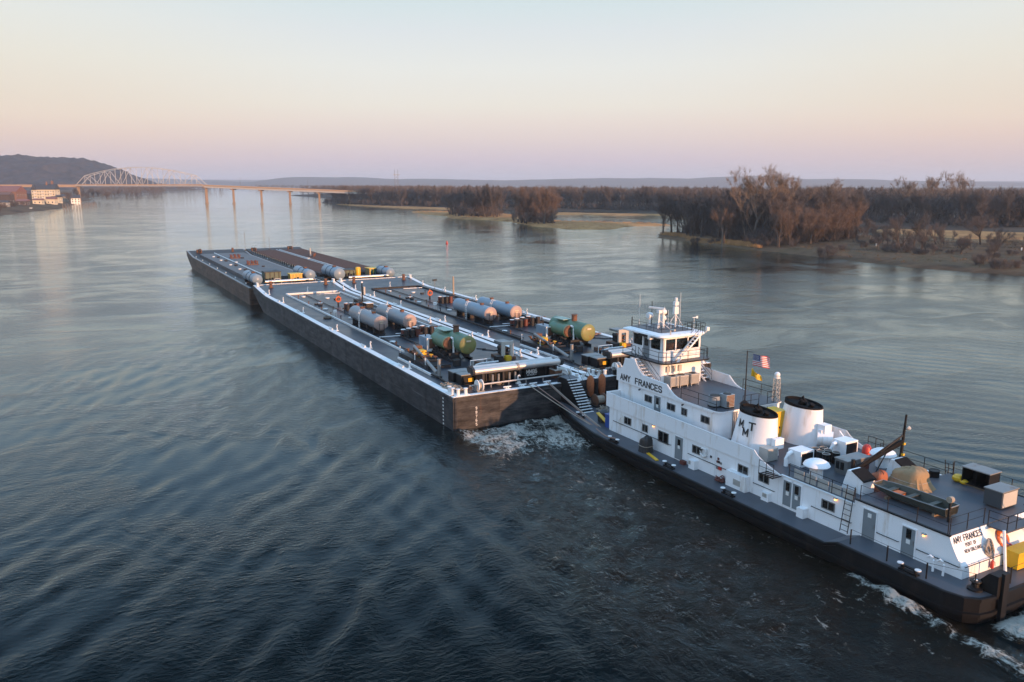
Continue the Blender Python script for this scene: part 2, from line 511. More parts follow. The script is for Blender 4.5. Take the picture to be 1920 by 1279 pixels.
GLYPH = {  # block capitals as strokes on a 4 x 6 grid
    'A': [[(0, 0), (2, 6), (4, 0)], [(.8, 2), (3.2, 2)]], 'M': [[(0, 0), (0, 6), (2.3, 1.6), (4.6, 6), (4.6, 0)]], 'Y': [[(0, 6), (2, 3), (4, 6)], [(2, 3), (2, 0)]],
    'F': [[(0, 0), (0, 6), (3.6, 6)], [(0, 3.2), (3, 3.2)]], 'R': [[(0, 0), (0, 6), (3, 6), (3.8, 5.3), (3.8, 3.9), (3, 3.1), (0, 3.1)], [(2, 3.1), (3.9, 0)]],
    'N': [[(0, 0), (0, 6), (4, 0), (4, 6)]], 'C': [[(3.9, 4.8), (3.1, 6), (.9, 6), (0, 4.8), (0, 1.2), (.9, 0), (3.1, 0), (3.9, 1.2)]], 'E': [[(3.6, 0), (0, 0), (0, 6), (3.6, 6)], [(0, 3.1), (3, 3.1)]],
    'S': [[(3.8, 5), (3, 6), (.9, 6), (0, 5.1), (0, 4), (.8, 3.2), (3.1, 2.8), (3.9, 2), (3.9, .9), (3, 0), (.8, 0), (0, 1)]], 'T': [[(0, 6), (4, 6)], [(2, 6), (2, 0)]],
    'P': [[(0, 0), (0, 6), (3, 6), (3.8, 5.2), (3.8, 3.7), (3, 2.9), (0, 2.9)]], 'O': [[(.9, 0), (0, 1.2), (0, 4.8), (.9, 6), (3.1, 6), (4, 4.8), (4, 1.2), (3.1, 0), (.9, 0)]],
    'W': [[(0, 6), (1.1, 0), (2.4, 4.6), (3.7, 0), (4.8, 6)]], 'L': [[(0, 6), (0, 0), (3.5, 0)]],
    '9': [[(.4, 0), (3, 0), (3.8, 1.2), (3.8, 5), (3, 6), (.8, 6), (0, 5), (0, 3.8), (.8, 2.9), (3.8, 2.9)]], '8': [[(.8, 3.1), (0, 4), (0, 5.2), (.8, 6), (3, 6), (3.8, 5.2), (3.8, 4), (3, 3.1), (.8, 3.1), (0, 2.2), (0, .8), (.8, 0), (3, 0), (3.8, .8), (3.8, 2.2), (3, 3.1)]],
    '7': [[(0, 6), (3.8, 6), (1.6, 0)]], '6': [[(3.4, 6), (.8, 6), (0, 4.8), (0, .8), (.8, 0), (3, 0), (3.8, .8), (3.8, 2.2), (3, 3.1), (0, 3.1)]], '5': [[(3.6, 6), (.2, 6), (0, 3.3), (2.9, 3.5), (3.8, 2.5), (3.8, 1), (2.9, 0), (.4, 0)]],
}


def text_mesh(txt, size, mat_, weight=.95, depth=.012):
    """block lettering, cap height = size, as thin raised strokes"""
    m = MB(); x = 0.0; k = 0; t = weight / 2
    for ch in txt:
        if ch == ' ':
            x += 3.2; continue
        wmax = 0
        for line in GLYPH[ch]:
            for (ax, ay), (bx, by) in zip(line[:-1], line[1:]):
                d = Vector((bx - ax, by - ay)); L_ = d.length; d /= L_; n = Vector((-d.y, d.x))
                a = Vector((ax + x, ay)) - d * t * .8; b_ = Vector((bx + x, by)) + d * t * .8
                q = [a - n * t, b_ - n * t, b_ + n * t, a + n * t]
                z0 = 0.0; z1 = (depth + .0009 * (k % 7)) / size * 6
                k += 1
                m.add([(p.x, p.y, z0) for p in q] + [(p.x, p.y, z1) for p in q], [(0, 3, 2, 1), (4, 5, 6, 7), (0, 1, 5, 4), (1, 2, 6, 5), (2, 3, 7, 6), (3, 0, 4, 7)])
            wmax = max(wmax, max(p[0] for p in line))
        x += wmax + 1.7
    s_ = size / 6
    m.v = [(a * s_, b_ * s_, c * s_) for a, b_, c in m.v]
    return m.mesh('lettering', mat_)


def text_on(name, txt, size, mat_, parent, M, width=None, weight=.95):
    """lettering as a thin mesh; M maps text x (reading), y (up), z (out of the wall) to the parent's frame"""
    me = text_mesh(txt, size, mat_, weight)
    if width:
        xs = [v.co.x for v in me.vertices]
        k = width / (max(xs) - min(xs)); x_0 = min(xs)
        for v in me.vertices:
            v.co.x = (v.co.x - x_0) * k
    me.transform(M)
    return put(name, me, parent)


def frame_M(origin, xdir, ydir):
    x = Vector(xdir).normalized(); y = Vector(ydir).normalized(); z = x.cross(y)
    M = Matrix(((x.x, y.x, z.x, origin[0]), (x.y, y.y, z.y, origin[1]), (x.z, y.z, z.z, origin[2]), (0, 0, 0, 1)))
    return M


def rail_path(mb, pts, h=1.0, r=0.022, levels=(1.0, 0.55), post_every=1.8, post_r=0.028):
    """posts and rails along a polyline (x,y,z of deck)"""
    for a, b_ in zip(pts[:-1], pts[1:]):
        a = Vector(a); b_ = Vector(b_)
        L_ = (b_ - a).length
        n = max(1, round(L_ / post_every))
        for i in range(n + 1):
            p = a.lerp(b_, i / n)
            mb.bar(p, p + Vector((0, 0, h)), post_r)
        for lv in levels:
            mb.bar(a + Vector((0, 0, h * lv)), b_ + Vector((0, 0, h * lv)), r)
    return mb
# ------------------------------------------------------------------ river
def smooth(a, b_, x):
    t = np.clip((x - a) / (b_ - a), 0, 1)
    return t * t * (3 - 2 * t)


def vnoise(x, y, seed=0):
    """cheap smooth value noise on arrays"""
    xi = np.floor(x).astype(np.int64); yi = np.floor(y).astype(np.int64)
    xf = x - xi; yf = y - yi
    def h(i, j):
        n = (i * 374761393 + j * 668265263 + seed * 982451653) & 0x7fffffff
        n = ((n ^ (n >> 13)) * 1274126177) & 0x7fffffff
        return ((n ^ (n >> 16)) & 0xffff) / 65535.0
    u = xf * xf * (3 - 2 * xf); w = yf * yf * (3 - 2 * yf)
    return (h(xi, yi) * (1 - u) + h(xi + 1, yi) * u) * (1 - w) + (h(xi, yi + 1) * (1 - u) + h(xi + 1, yi + 1) * u) * w


def fbm(x, y, o=4, seed=0):
    s = 0; a = 0.5; t = 0
    for k in range(o):
        s = s + a * vnoise(x * 2 ** k, y * 2 ** k, seed + k * 7); t += a; a *= 0.55
    return s / t


def make_river():
    xs = np.arange(-74, 100.01, 0.42); ys = np.arange(26, 150.01, 0.42)
    nx, ny = len(xs), len(ys)
    X, Y = np.meshgrid(xs, ys)
    dx, dy = X - X0, Y - Y0
    U = dx * EU[0] + dy * EU[1]; V = dx * EV[0] + dy * EV[1]
    # masks of disturbed water, in the tow's frame
    A = -U
    wash = smooth(-0.3, 0.8, A) * (1 - smooth(6.0, 19.0, A)) * smooth(-1.6, 1.0, V + 0.10 * A) * (1 - smooth(12.2, 13.6, V))
    wash = wash * (0.62 + 0.75 * fbm(U * .35, V * .35, 3, 5))
    trail = smooth(5, 14, A) * (1 - smooth(50, 80, A)) * smooth(-4.5, 6.0, V + 0.14 * A + 5 * (fbm(U * .12, V * .25, 3, 8) - .5)) * (1 - smooth(9.6, 10.2, V)) * (0.10 + 0.85 * fbm(U * .2, V * .45, 4, 41))
    splash = smooth(37, 41.5, A) * (1 - smooth(52, 66, A)) * np.exp(-((V - (9.0 - 0.10 * (A - 40))) / 0.9) ** 2) * (0.45 + 1.5 * fbm(U * .45, V * .45, 3, 71))
    splash2 = smooth(44, 47, A) * (1 - smooth(54, 62, A)) * np.exp(-((V - (6.6 - 0.18 * (A - 44))) / 0.8) ** 2) * (0.3 + 1.2 * fbm(U * .5, V * .5, 3, 72))
    prop = smooth(46.8, 48.2, A) * np.clip(smooth(9.6, 11.4, V - 0.03 * (A - 47)) * (1 - smooth(21.5, 24, V)), 0, 1) * (1 - 0.6 * smooth(60, 110, A)) * 1.6
    star = smooth(0, 10, A) * (1 - smooth(40, 80, A)) * smooth(23.4, 24.2, V) * (1 - smooth(27, 33 + 0.10 * A, V)) * 0.50
    hullw = smooth(8, 20, A) * (1 - smooth(46, 50, A)) * np.exp(-((V - 9.0) / 0.5) ** 2) * 0.35
    churn = np.clip(smooth(-0.5, 3, A) * smooth(-5.5, 2.5, V + 0.20 * A + 4 * (fbm(U * .1, V * .1, 3, 61) - .5)) * (1 - smooth(9.7, 10.1, V)) * (1 - smooth(95, 130, A)) + np.clip(star * 1.6, 0, 1) + np.clip(prop, 0, 1), 0, 1)
    foam = np.clip(np.maximum.reduce([wash, trail, splash, splash2, prop, star, hullw]), 0, 1.4)
    edge = np.minimum.reduce([X - xs[0], xs[-1] - X, Y - ys[0], ys[-1] - Y])
    fade = smooth(0, 18, edge)
    turb = np.clip(np.maximum.reduce([wash * 1.0, churn * 0.34, splash, splash2, prop * 1.3, star * 0.45]), 0, 1.3)
    H = turb * (0.95 * (fbm(X * .62, Y * .62, 4, 21) - 0.5) + 0.30 * (fbm(X * 1.7, Y * 1.7, 2, 33) - 0.5))
    H = H + 0.30 * wash * (fbm(X * .3, Y * .3, 2, 3)) + 0.25 * splash + 0.4 * prop * fbm(X * .5, Y * .5, 3, 17)
    # diverging wake crests off the near barge side and the boat
    rw = np.random.default_rng(5)
    crest = np.zeros_like(X)
    for k in range(7):
        an = math.atan2(0.38, 0.92) + rw.normal(0, .22); lam = rw.uniform(2.0, 5.0)
        crest += np.sin(2 * PI * (V * math.cos(an) + A * math.sin(an)) / lam + rw.uniform(0, 6.28) + 5 * fbm(X * .05, Y * .05, 2, 100 + k)) * lam / 3.2
    H = H + 0.030 * crest * smooth(-60, -8, V) * (1 - smooth(-1.5, 0.5, V)) * smooth(-95, -30, A) * (1 - smooth(40, 75, A)) * (0.3 + 1.2 * fbm(X * .07, Y * .07, 3, 14))
    chop = np.zeros_like(X)
    for k in range(10):
        an = 0.75 + rw.normal(0, .45); lam = rw.uniform(1.4, 3.4)
        chop += np.sin(2 * PI * (V * math.cos(an) + A * math.sin(an)) / lam + rw.uniform(0, 6.28) + 5 * fbm(X * .06, Y * .06, 2, 140 + k)) * lam / 2.2
    H = H + 0.016 * chop * (1 - smooth(6, 11, V)) * smooth(-10, 15, A) * (0.3 + 1.3 * fbm(X * .08, Y * .08, 3, 16))
    starb = np.sin(2 * PI * (V * 0.85 - A * 0.5) / 2.8 + 10 * fbm(X * .05, Y * .05, 2, 19)) * smooth(24, 30, V) * smooth(-20, 10, A)
    H = (H + 0.03 * starb * fbm(X * .07, Y * .07, 3, 18)) * fade
    verts = np.stack([X.ravel(), Y.ravel(), H.ravel()], -1)
    idx = np.arange(nx * ny).reshape(ny, nx)
    q = np.stack([idx[:-1, :-1], idx[:-1, 1:], idx[1:, 1:], idx[1:, :-1]], -1).reshape(-1, 4)
    # outer sheet to the horizon: rings of quads around the fine field
    bx = [-15000, -4000, -1000, -300, xs[0], xs[-1], 300, 1000, 4000, 15000]
    by = [-300, -60, ys[0], ys[-1], 400, 1000, 3000, 7000, 15000]
    extra = []; ef = []
    base = nx * ny
    gid = {}
    for j, yy in enumerate(by):
        for i, xx in enumerate(bx):
            gid[(i, j)] = base + len(extra); extra.append((xx, yy, 0.0))
    for j in range(len(by) - 1):
        for i in range(len(bx) - 1):
            if bx[i] == xs[0] and by[j] == ys[0]:
                continue
            ef.append((gid[(i, j)], gid[(i + 1, j)], gid[(i + 1, j + 1)], gid[(i, j + 1)]))
    allv = np.vstack([verts, np.array(extra)])
    faces = np.vstack([q, np.array(ef)])
    me = bpy.data.meshes.new('river')
    me.vertices.add(len(allv)); me.vertices.foreach_set('co', allv.ravel())
    me.loops.add(len(faces) * 4); me.loops.foreach_set('vertex_index', faces.ravel().astype(np.int32))
    me.polygons.add(len(faces))
    me.polygons.foreach_set('loop_start', np.arange(0, len(faces) * 4, 4, dtype=np.int32))
    me.polygons.foreach_set('use_smooth', np.ones(len(faces), dtype=bool))
    at = me.attributes.new('foam', 'FLOAT', 'POINT')
    fv = np.concatenate([(foam * fade).ravel(), np.zeros(len(extra))]).astype(np.float32)
    at.data.foreach_set('value', fv)
    at2 = me.attributes.new('churn', 'FLOAT', 'POINT')
    at2.data.foreach_set('value', np.concatenate([(churn * fade).ravel(), np.zeros(len(extra))]).astype(np.float32))
    me.update(calc_edges=True)
    me.validate()
    me.materials.append(water_mat())
    o = put('river', me)
    tag(o, 'dark rippled river water with foam behind the barges', kind='structure')
    return o


def water_mat():
    m, nt, b = new_mat('river_water')
    N, Lk = nt.nodes, nt.links
    geo = N.new('ShaderNodeNewGeometry')
    pos = geo.outputs['Position']

    def noise(scale, rot, detail=3, rough=0.55, dist=0.0):
        mp = N.new('ShaderNodeMapping'); mp.vector_type = 'TEXTURE'
        mp.inputs['Scale'].default_value = (scale[0], scale[1], 1.0); mp.inputs['Rotation'].default_value = (0, 0, R(rot))
        Lk.new(pos, mp.inputs[0])
        n = N.new('ShaderNodeTexNoise'); n.inputs['Scale'].default_value = 1.0
        n.inputs['Detail'].default_value = detail; n.inputs['Roughness'].default_value = rough; n.inputs['Distortion'].default_value = dist
        Lk.new(mp.outputs[0], n.inputs['Vector'])
        return n.outputs['Fac']

    def math_(op, a, b_=None, c=None):
        n = N.new('ShaderNodeMath'); n.operation = op
        for i, x in enumerate((a, b_, c)):
            if x is None: continue
            if isinstance(x, (int, float)): n.inputs[i].default_value = x
            else: Lk.new(x, n.inputs[i])
        return n.outputs[0]

    def rng_(v, a, b_, c, d):
        n = N.new('ShaderNodeMapRange'); n.interpolation_type = 'SMOOTHSTEP'
        for i, x in enumerate((a, b_, c, d)): n.inputs[i + 1].default_value = x
        Lk.new(v, n.inputs[0])
        return n.outputs[0]

    patch = noise((20, 13), 20, 5, 0.62, 0.9)
    patch2 = noise((120, 60), -12, 3, 0.5, 0.5)
    pm = math_('MULTIPLY', rng_(patch, 0.40, 0.60, 0.38, 1.0), rng_(patch2, 0.35, 0.62, 0.65, 1.2))
    rip = noise((0.70, 0.30), 24, 4, 0.62, 0.3)
    rip2 = noise((0.30, 0.17), -30, 2, 0.6, 0.2)
    mid = noise((3.4, 1.5), 30, 3, 0.55, 0.4)
    big = noise((15, 8), 15, 2, 0.5, 0.3)
    h = math_('MULTIPLY', math_('ADD', math_('MULTIPLY', rip, 0.060), math_('MULTIPLY', rip2, 0.026)), pm)
    h = math_('ADD', h, math_('MULTIPLY', math_('MULTIPLY', mid, 0.042), rng_(patch, 0.40, 0.60, 0.30, 1.15)))
    h = math_('ADD', h, math_('MULTIPLY', big, 0.045))
    att = N.new('ShaderNodeAttribute'); att.attribute_name = 'foam'
    fo = att.outputs['Fac']
    att2 = N.new('ShaderNodeAttribute'); att2.attribute_name = 'churn'
    ch = att2.outputs['Fac']
    churn = noise((1.3, 0.75), 112, 6, 0.65, 1.2)
    h = math_('ADD', h, math_('MULTIPLY', math_('MULTIPLY', churn, math_('MAXIMUM', fo, math_('MULTIPLY', ch, 0.7))), 0.24))
    bp = N.new('ShaderNodeBump'); bp.inputs['Strength'].default_value = 1.0; bp.inputs['Distance'].default_value = 1.0
    Lk.new(h, bp.inputs['Height'])
    # foam: lacy where thin, solid where thick
    lace = noise((1.7, 0.60), 112, 9, 0.72, 1.8)
    fine = noise((0.30, 0.18), 118, 5, 0.7, 1.0)
    vor = N.new('ShaderNodeTexVoronoi'); vor.feature = 'DISTANCE_TO_EDGE'; vor.inputs['Scale'].default_value = 1.0
    mp = N.new('ShaderNodeMapping'); mp.inputs['Scale'].default_value = (0.75, 0.75, 1)
    vn = N.new('ShaderNodeTexNoise'); vn.inputs['Scale'].default_value = 0.9; vn.inputs['Detail'].default_value = 5
    Lk.new(pos, vn.inputs['Vector'])
    va = N.new('ShaderNodeVectorMath'); va.operation = 'MULTIPLY_ADD'
    Lk.new(vn.outputs['Color'], va.inputs[0]); va.inputs[1].default_value = (2.2, 2.2, 0); Lk.new(pos, va.inputs[2])
    Lk.new(va.outputs[0], mp.inputs[0]); Lk.new(mp.outputs[0], vor.inputs['Vector'])
    web = rng_(vor.outputs['Distance'], 0.0, 0.10, 1.0, 0.0)
    pat = math_('ADD', math_('MULTIPLY', lace, 0.75), math_('MULTIPLY', fine, 0.30))
    pat = math_('ADD', pat, math_('MULTIPLY', web, 0.10))
    lev = math_('ADD', pat, math_('MULTIPLY', fo, 0.46))
    ff = rng_(lev, 0.90, 1.12, 0.0, 0.85)
    ff = math_('MULTIPLY', ff, rng_(fo, 0.02, 0.25, 0.0, 1.0))
    aer = rng_(math_('ADD', math_('MULTIPLY', ch, 0.75), math_('ADD', math_('MULTIPLY', fo, 0.5), math_('MULTIPLY', lace, 0.4))), 0.35, 1.5, 0.0, 1.0)
    c0 = N.new('ShaderNodeMix'); c0.data_type = 'RGBA'
    c0.inputs[6].default_value = (0.0012, 0.0042, 0.0052, 1); c0.inputs[7].default_value = (0.011, 0.0075, 0.0040, 1)
    Lk.new(aer, c0.inputs[0])
    c1 = N.new('ShaderNodeMix'); c1.data_type = 'RGBA'
    c1.inputs[7].default_value = (0.46, 0.44, 0.385, 1)
    Lk.new(ff, c1.inputs[0]); Lk.new(c0.outputs[2], c1.inputs[6])
    N.remove(b)
    out = N['Material Output']
    dif = N.new('ShaderNodeBsdfDiffuse'); Lk.new(c1.outputs[2], dif.inputs['Color']); Lk.new(bp.outputs[0], dif.inputs['Normal'])
    glo = N.new('ShaderNodeBsdfGlossy'); glo.inputs['Color'].default_value = (0.86, 0.97, 1.0, 1); glo.inputs['Roughness'].default_value = 0.035
    Lk.new(bp.outputs[0], glo.inputs['Normal'])
    fr = N.new('ShaderNodeFresnel'); fr.inputs['IOR'].default_value = 1.333
    Lk.new(bp.outputs[0], fr.inputs['Normal'])
    fac = math_('MAXIMUM', math_('MULTIPLY_ADD', fr.outputs[0], 1.34, -0.058), 0.004)
    fac = math_('MULTIPLY', fac, math_('SUBTRACT', 1.0, math_('MULTIPLY', ff, 0.85)))
    fac = math_('MINIMUM', fac, 0.97)
    mx = N.new('ShaderNodeMixShader')
    Lk.new(fac, mx.inputs[0]); Lk.new(dif.outputs[0], mx.inputs[1]); Lk.new(glo.outputs[0], mx.inputs[2])
    Lk.new(mx.outputs[0], out.inputs['Surface'])
    return m


make_river()


# ------------------------------------------------------------------ land
def sdist(X, Y, poly):
    """signed distance to a polygon, positive inside"""
    P = np.array(poly, float); n = len(P)
    d2 = np.full(X.shape, 1e18); inside = np.zeros(X.shape, bool)
    for i in range(n):
        a = P[i]; b_ = P[(i + 1) % n]; e = b_ - a
        t = np.clip(((X - a[0]) * e[0] + (Y - a[1]) * e[1]) / max(e @ e, 1e-9), 0, 1)
        d2 = np.minimum(d2, (X - a[0] - t * e[0]) ** 2 + (Y - a[1] - t * e[1]) ** 2)
        c = (a[1] > Y) != (b_[1] > Y)
        with np.errstate(divide='ignore', invalid='ignore'):
            xi = (b_[0] - a[0]) * (Y - a[1]) / (b_[1] - a[1] + 1e-12) + a[0]
        inside ^= c & (X < xi)
    d = np.sqrt(d2)
    return np.where(inside, d, -d)


def land_mat(name, cols, scale=0.05):
    m, nt, b = new_mat(name)
    N, Lk = nt.nodes, nt.links
    geo = N.new('ShaderNodeNewGeometry')
    n1 = N.new('ShaderNodeTexNoise'); n1.inputs['Scale'].default_value = scale; n1.inputs['Detail'].default_value = 10; n1.inputs['Roughness'].default_value = 0.65
    Lk.new(geo.outputs['Position'], n1.inputs['Vector'])
    rp = N.new('ShaderNodeValToRGB')
    e_ = rp.color_ramp.elements
    while len(e_) < len(cols): e_.new(0.5)
    for i, c in enumerate(cols):
        e_[i].position = 0.34 + 0.32 * i / (len(cols) - 1); e_[i].color = (*c, 1)
    Lk.new(n1.outputs['Fac'], rp.inputs[0]); Lk.new(rp.outputs[0], b.inputs['Base Color'])
    b.inputs['Roughness'].default_value = 0.95
    b.inputs['Specular IOR Level'].default_value = 0.1
    n2 = N.new('ShaderNodeTexNoise'); n2.inputs['Scale'].default_value = scale * 14; n2.inputs['Detail'].default_value = 6
    Lk.new(geo.outputs['Position'], n2.inputs['Vector'])
    bp = N.new('ShaderNodeBump'); bp.inputs['Strength'].default_value = 0.6; bp.inputs['Distance'].default_value = 0.4
    Lk.new(n2.outputs['Fac'], bp.inputs['Height']); Lk.new(bp.outputs[0], b.inputs['Normal'])
    return m


SOIL = land_mat('brown_bank_soil', [(0.060, 0.038, 0.024), (0.105, 0.064, 0.038), (0.155, 0.096, 0.056), (0.10, 0.070, 0.038)])
STRAW = land_mat('dry_marsh_grass', [(0.24, 0.12, 0.05), (0.40, 0.21, 0.085), (0.48, 0.26, 0.11)], 0.08)
WOODF = land_mat('leaf_litter', [(0.05, 0.038, 0.03), (0.085, 0.06, 0.045), (0.12, 0.085, 0.06)], 0.03)


def land(name, label, poly, top, slope, step, mt, rough=0.25, bounds=None):
    P = np.array(poly)
    x0_, y0_ = P.min(0) - 3 * step; x1_, y1_ = P.max(0) + 3 * step
    xs = np.arange(x0_, x1_, step); ys = np.arange(y0_, y1_, step)
    X, Y = np.meshgrid(xs, ys)
    Xw = X + 3 * (fbm(X * .06, Y * .06, 3, 4) - .5) * min(4, step); Yw = Y + 3 * (fbm(X * .06, Y * .06, 3, 9) - .5) * min(4, step)
    d = sdist(Xw, Yw, poly)
    Z = np.where(d > 0, top * (1 - np.exp(-d * slope / top)), d * slope * 1.5)
    Z = Z + rough * np.clip(d / 6, 0, 1) * (fbm(X * .09, Y * .09, 4, 2) - 0.4) * 2
    Z = np.maximum(Z, -0.8)
    ny, nx = X.shape
    idx = np.arange(nx * ny).reshape(ny, nx)
    q = np.stack([idx[:-1, :-1], idx[:-1, 1:], idx[1:, 1:], idx[1:, :-1]], -1).reshape(-1, 4)
    keep = (Z.ravel()[q].max(1) > -0.5)
    q = q[keep]
    used = np.unique(q); remap = -np.ones(nx * ny, int); remap[used] = np.arange(len(used))
    vv = np.stack([X.ravel(), Y.ravel(), Z.ravel()], -1)[used]
    me = bpy.data.meshes.new(name)
    me.from_pydata(vv.tolist(), [], remap[q].tolist())
    me.polygons.foreach_set('use_smooth', [True] * len(me.polygons))
    me.materials.append(mt)
    o = put(name, me)
    tag(o, label, kind='structure')

    def zat(x, y):
        dd = float(sdist(np.array([x]), np.array([y]), poly)[0])
        return max(0.0, top * (1 - math.exp(-max(dd, 0) * slope / top)))
    return zat


MAIN = [(69, 398), (67, 376), (75, 353), (83, 322), (90, 304), (99, 283), (108, 259), (117, 242), (126, 228), (136, 215), (170, 175),
        (260, 130), (420, 200), (330, 300), (232, 318), (190, 331), (176, 350), (165, 385), (140, 415), (100, 418)]
ISLE = [(-91, 727), (-69, 663), (-53, 628), (-41, 580), (-20, 562), (0, 531), (12, 477), (29, 444), (55, 444), (71, 478), (96, 490),
        (82, 512), (34, 534), (18, 580), (8, 640), (-30, 705)]
SPIT = [(-225, 1040), (-203, 967), (-147, 878), (-106, 821), (-62, 786), (-34, 790), (-60, 838), (-130, 905), (-175, 985)]
MUD = [(32, 655), (66, 640), (104, 640), (128, 620), (150, 640), (110, 668), (60, 690), (20, 700)]
FAR = [(-470, 1740), (-440, 1660), (-305, 1395), (-240, 1040), (-160, 908), (-75, 832), (0, 790), (44, 758), (120, 690), (170, 600), (205, 500), (238, 398),
       (290, 372), (420, 330), (700, 250), (1600, 100), (4200, 2600), (4200, 5200), (-300, 5200)]
MARSH = [(186, 420), (200, 372), (250, 352), (300, 356), (276, 392), (235, 425), (200, 445)]
LEFT = [(-392, 628), (-413, 684), (-428, 741), (-452, 821), (-500, 930), (-590, 1130), (-640, 1260), (-720, 1390), (-1026, 2183),
        (-1238, 3317), (-1700, 4200), (-3600, 4200), (-3600, 900), (-1500, 480), (-470, 480)]
FARL = [(-1180, 3600), (-560, 3250), (-200, 3300), (-200, 4800), (-1700, 4700)]
z_main = land('ground', 'brown grassy river bank on the right with sandy edge', MAIN, 1.9, 0.28, 2.2, SOIL)
z_isle = land('ground', 'low island of dry straw-coloured grass in the river', ISLE, 1.1, 0.22, 2.4, STRAW)
z_spit = land('ground', 'thin straw-coloured spit along the far wood', SPIT, 0.8, 0.14, 5, STRAW)
z_mud = land('ground', 'dry marsh strip behind the backwater', MUD, 0.9, 0.16, 4, STRAW)
z_far = land('ground', 'wooded flood plain beyond the backwater', FAR, 1.6, 0.12, 16, WOODF)
z_marsh = land('ground', 'tan marsh hummocks in the flooded backwater', MARSH, 0.9, 0.2, 3, STRAW)
z_left = land('ground', 'built-up left river bank', LEFT, 5.5, 0.24, 14, SOIL)
z_farl = land('ground', 'low wooded shore far upstream', FARL, 1.5, 0.1, 40, WOODF)


# ------------------------------------------------------------------ hills
def ridge(name, label, prof, ydist, depth, mt, nz=10, bump=0.0, seed=0, nx=220, tree=5.0, tsz=14.0):
    """a long ridge: prof = [(x, height)], a rounded cross-section in y"""
    px = np.array([p[0] for p in prof], float); pz = np.array([p[1] for p in prof], float)
    xs = np.linspace(px[0], px[-1], nx)
    hs = np.interp(xs, px, pz)
    ts = np.linspace(0, 1, nz)
    V = []; Fc = []
    for i, (x, hh) in enumerate(zip(xs, hs)):
        for j, t in enumerate(ts):
            y = ydist + (t - 0.45) * depth
            z = hh * math.sin(PI * t) ** 0.8
            V.append((x, y, z))
    V = np.array(V)
    n_ = fbm(V[:, 0] / (depth * .10), V[:, 1] / (depth * .10), 4, seed) - 0.5
    V[:, 2] = np.maximum(0, V[:, 2] * (1 + bump * n_)) + np.where(V[:, 2] > 8, (vnoise(V[:, 0] / tsz, V[:, 1] / tsz, seed + 3) - .5) * tree + (vnoise(V[:, 0] / (tsz * 3), V[:, 1] / (tsz * 3), seed + 5) - .5) * tree, 0)
    for i in range(len(xs) - 1):
        for j in range(nz - 1):
            a = i * nz + j
            Fc.append((a, a + nz, a + nz + 1, a + 1))
    me = bpy.data.meshes.new(name)
    me.from_pydata(V.tolist(), [], Fc)
    me.polygons.foreach_set('use_smooth', [True] * len(me.polygons))
    me.materials.append(mt)
    return tag(put(name, me), label, kind='structure')


HILL = land_mat('bare_wooded_hillside', [(0.016, 0.014, 0.018), (0.040, 0.032, 0.032), (0.072, 0.052, 0.046)], 0.035)
Yh = 2900
hp = [(-3400, 60), (-2700, 118), (-2250, 128), (-1830, 122), (-1730, 116), (-1640, 108), (-1560, 106), (-1530, 104), (-1500, 97), (-1460, 80), (-1420, 60), (-1370, 36), (-1300, 14), (-1230, 4)]
ridge('hills', 'steep wooded river bluff behind the town', hp, Yh, 900, HILL, 64, 0.35, 3, 420, 9.0, 11.0)
far1 = [(-9000, 80), (-5200, 100), (-3800, 80), (-3450, 66), (-3000, 46), (-2650, 40), (-2520, 74), (-2380, 92), (-1800, 94), (-1500, 88), (-1300, 72), (-900, 78), (-600, 70), (0, 58), (200, 66), (900, 84), (1500, 80), (1900, 78),
        (2200, 96), (2600, 106), (2850, 100), (3050, 70), (3400, 76), (4000, 60), (4700, 50), (5400, 34), (6500, 30), (9000, 50)]
ridge('hills', 'low blue ridge along the horizon', far1, 8800, 2400, HILL, 8, 0.15, 9)
far2 = [(-11500, 110), (-5600, 90), (-4200, 84), (-3000, 74), (-1500, 66), (0, 72), (2600, 86), (5200, 64), (9000, 60), (11500, 90)]
ridge('hills', 'farther pale ridge on the horizon', far2, 12200, 2600, HILL, 6, 0.15, 15)
# ------------------------------------------------------------------ bare trees
def bark(name, col):
    return mat(name, col, 0.9, var=0.3, scale=0.6, spec=0.1)


BARK = bark('grey_brown_bark', (0.095, 0.078, 0.068))
PALEB = bark('pale_bark', (0.20, 0.165, 0.135))
TWIG1 = bark('red_brown_twigs', (0.130, 0.105, 0.094))
TWIG2 = bark('rusty_twigs', (0.165, 0.116, 0.090))
TWIG3 = bark('grey_brown_twigs', (0.115, 0.100, 0.094))
TWIG4 = bark('tan_cottonwood_twigs', (0.235, 0.175, 0.130))


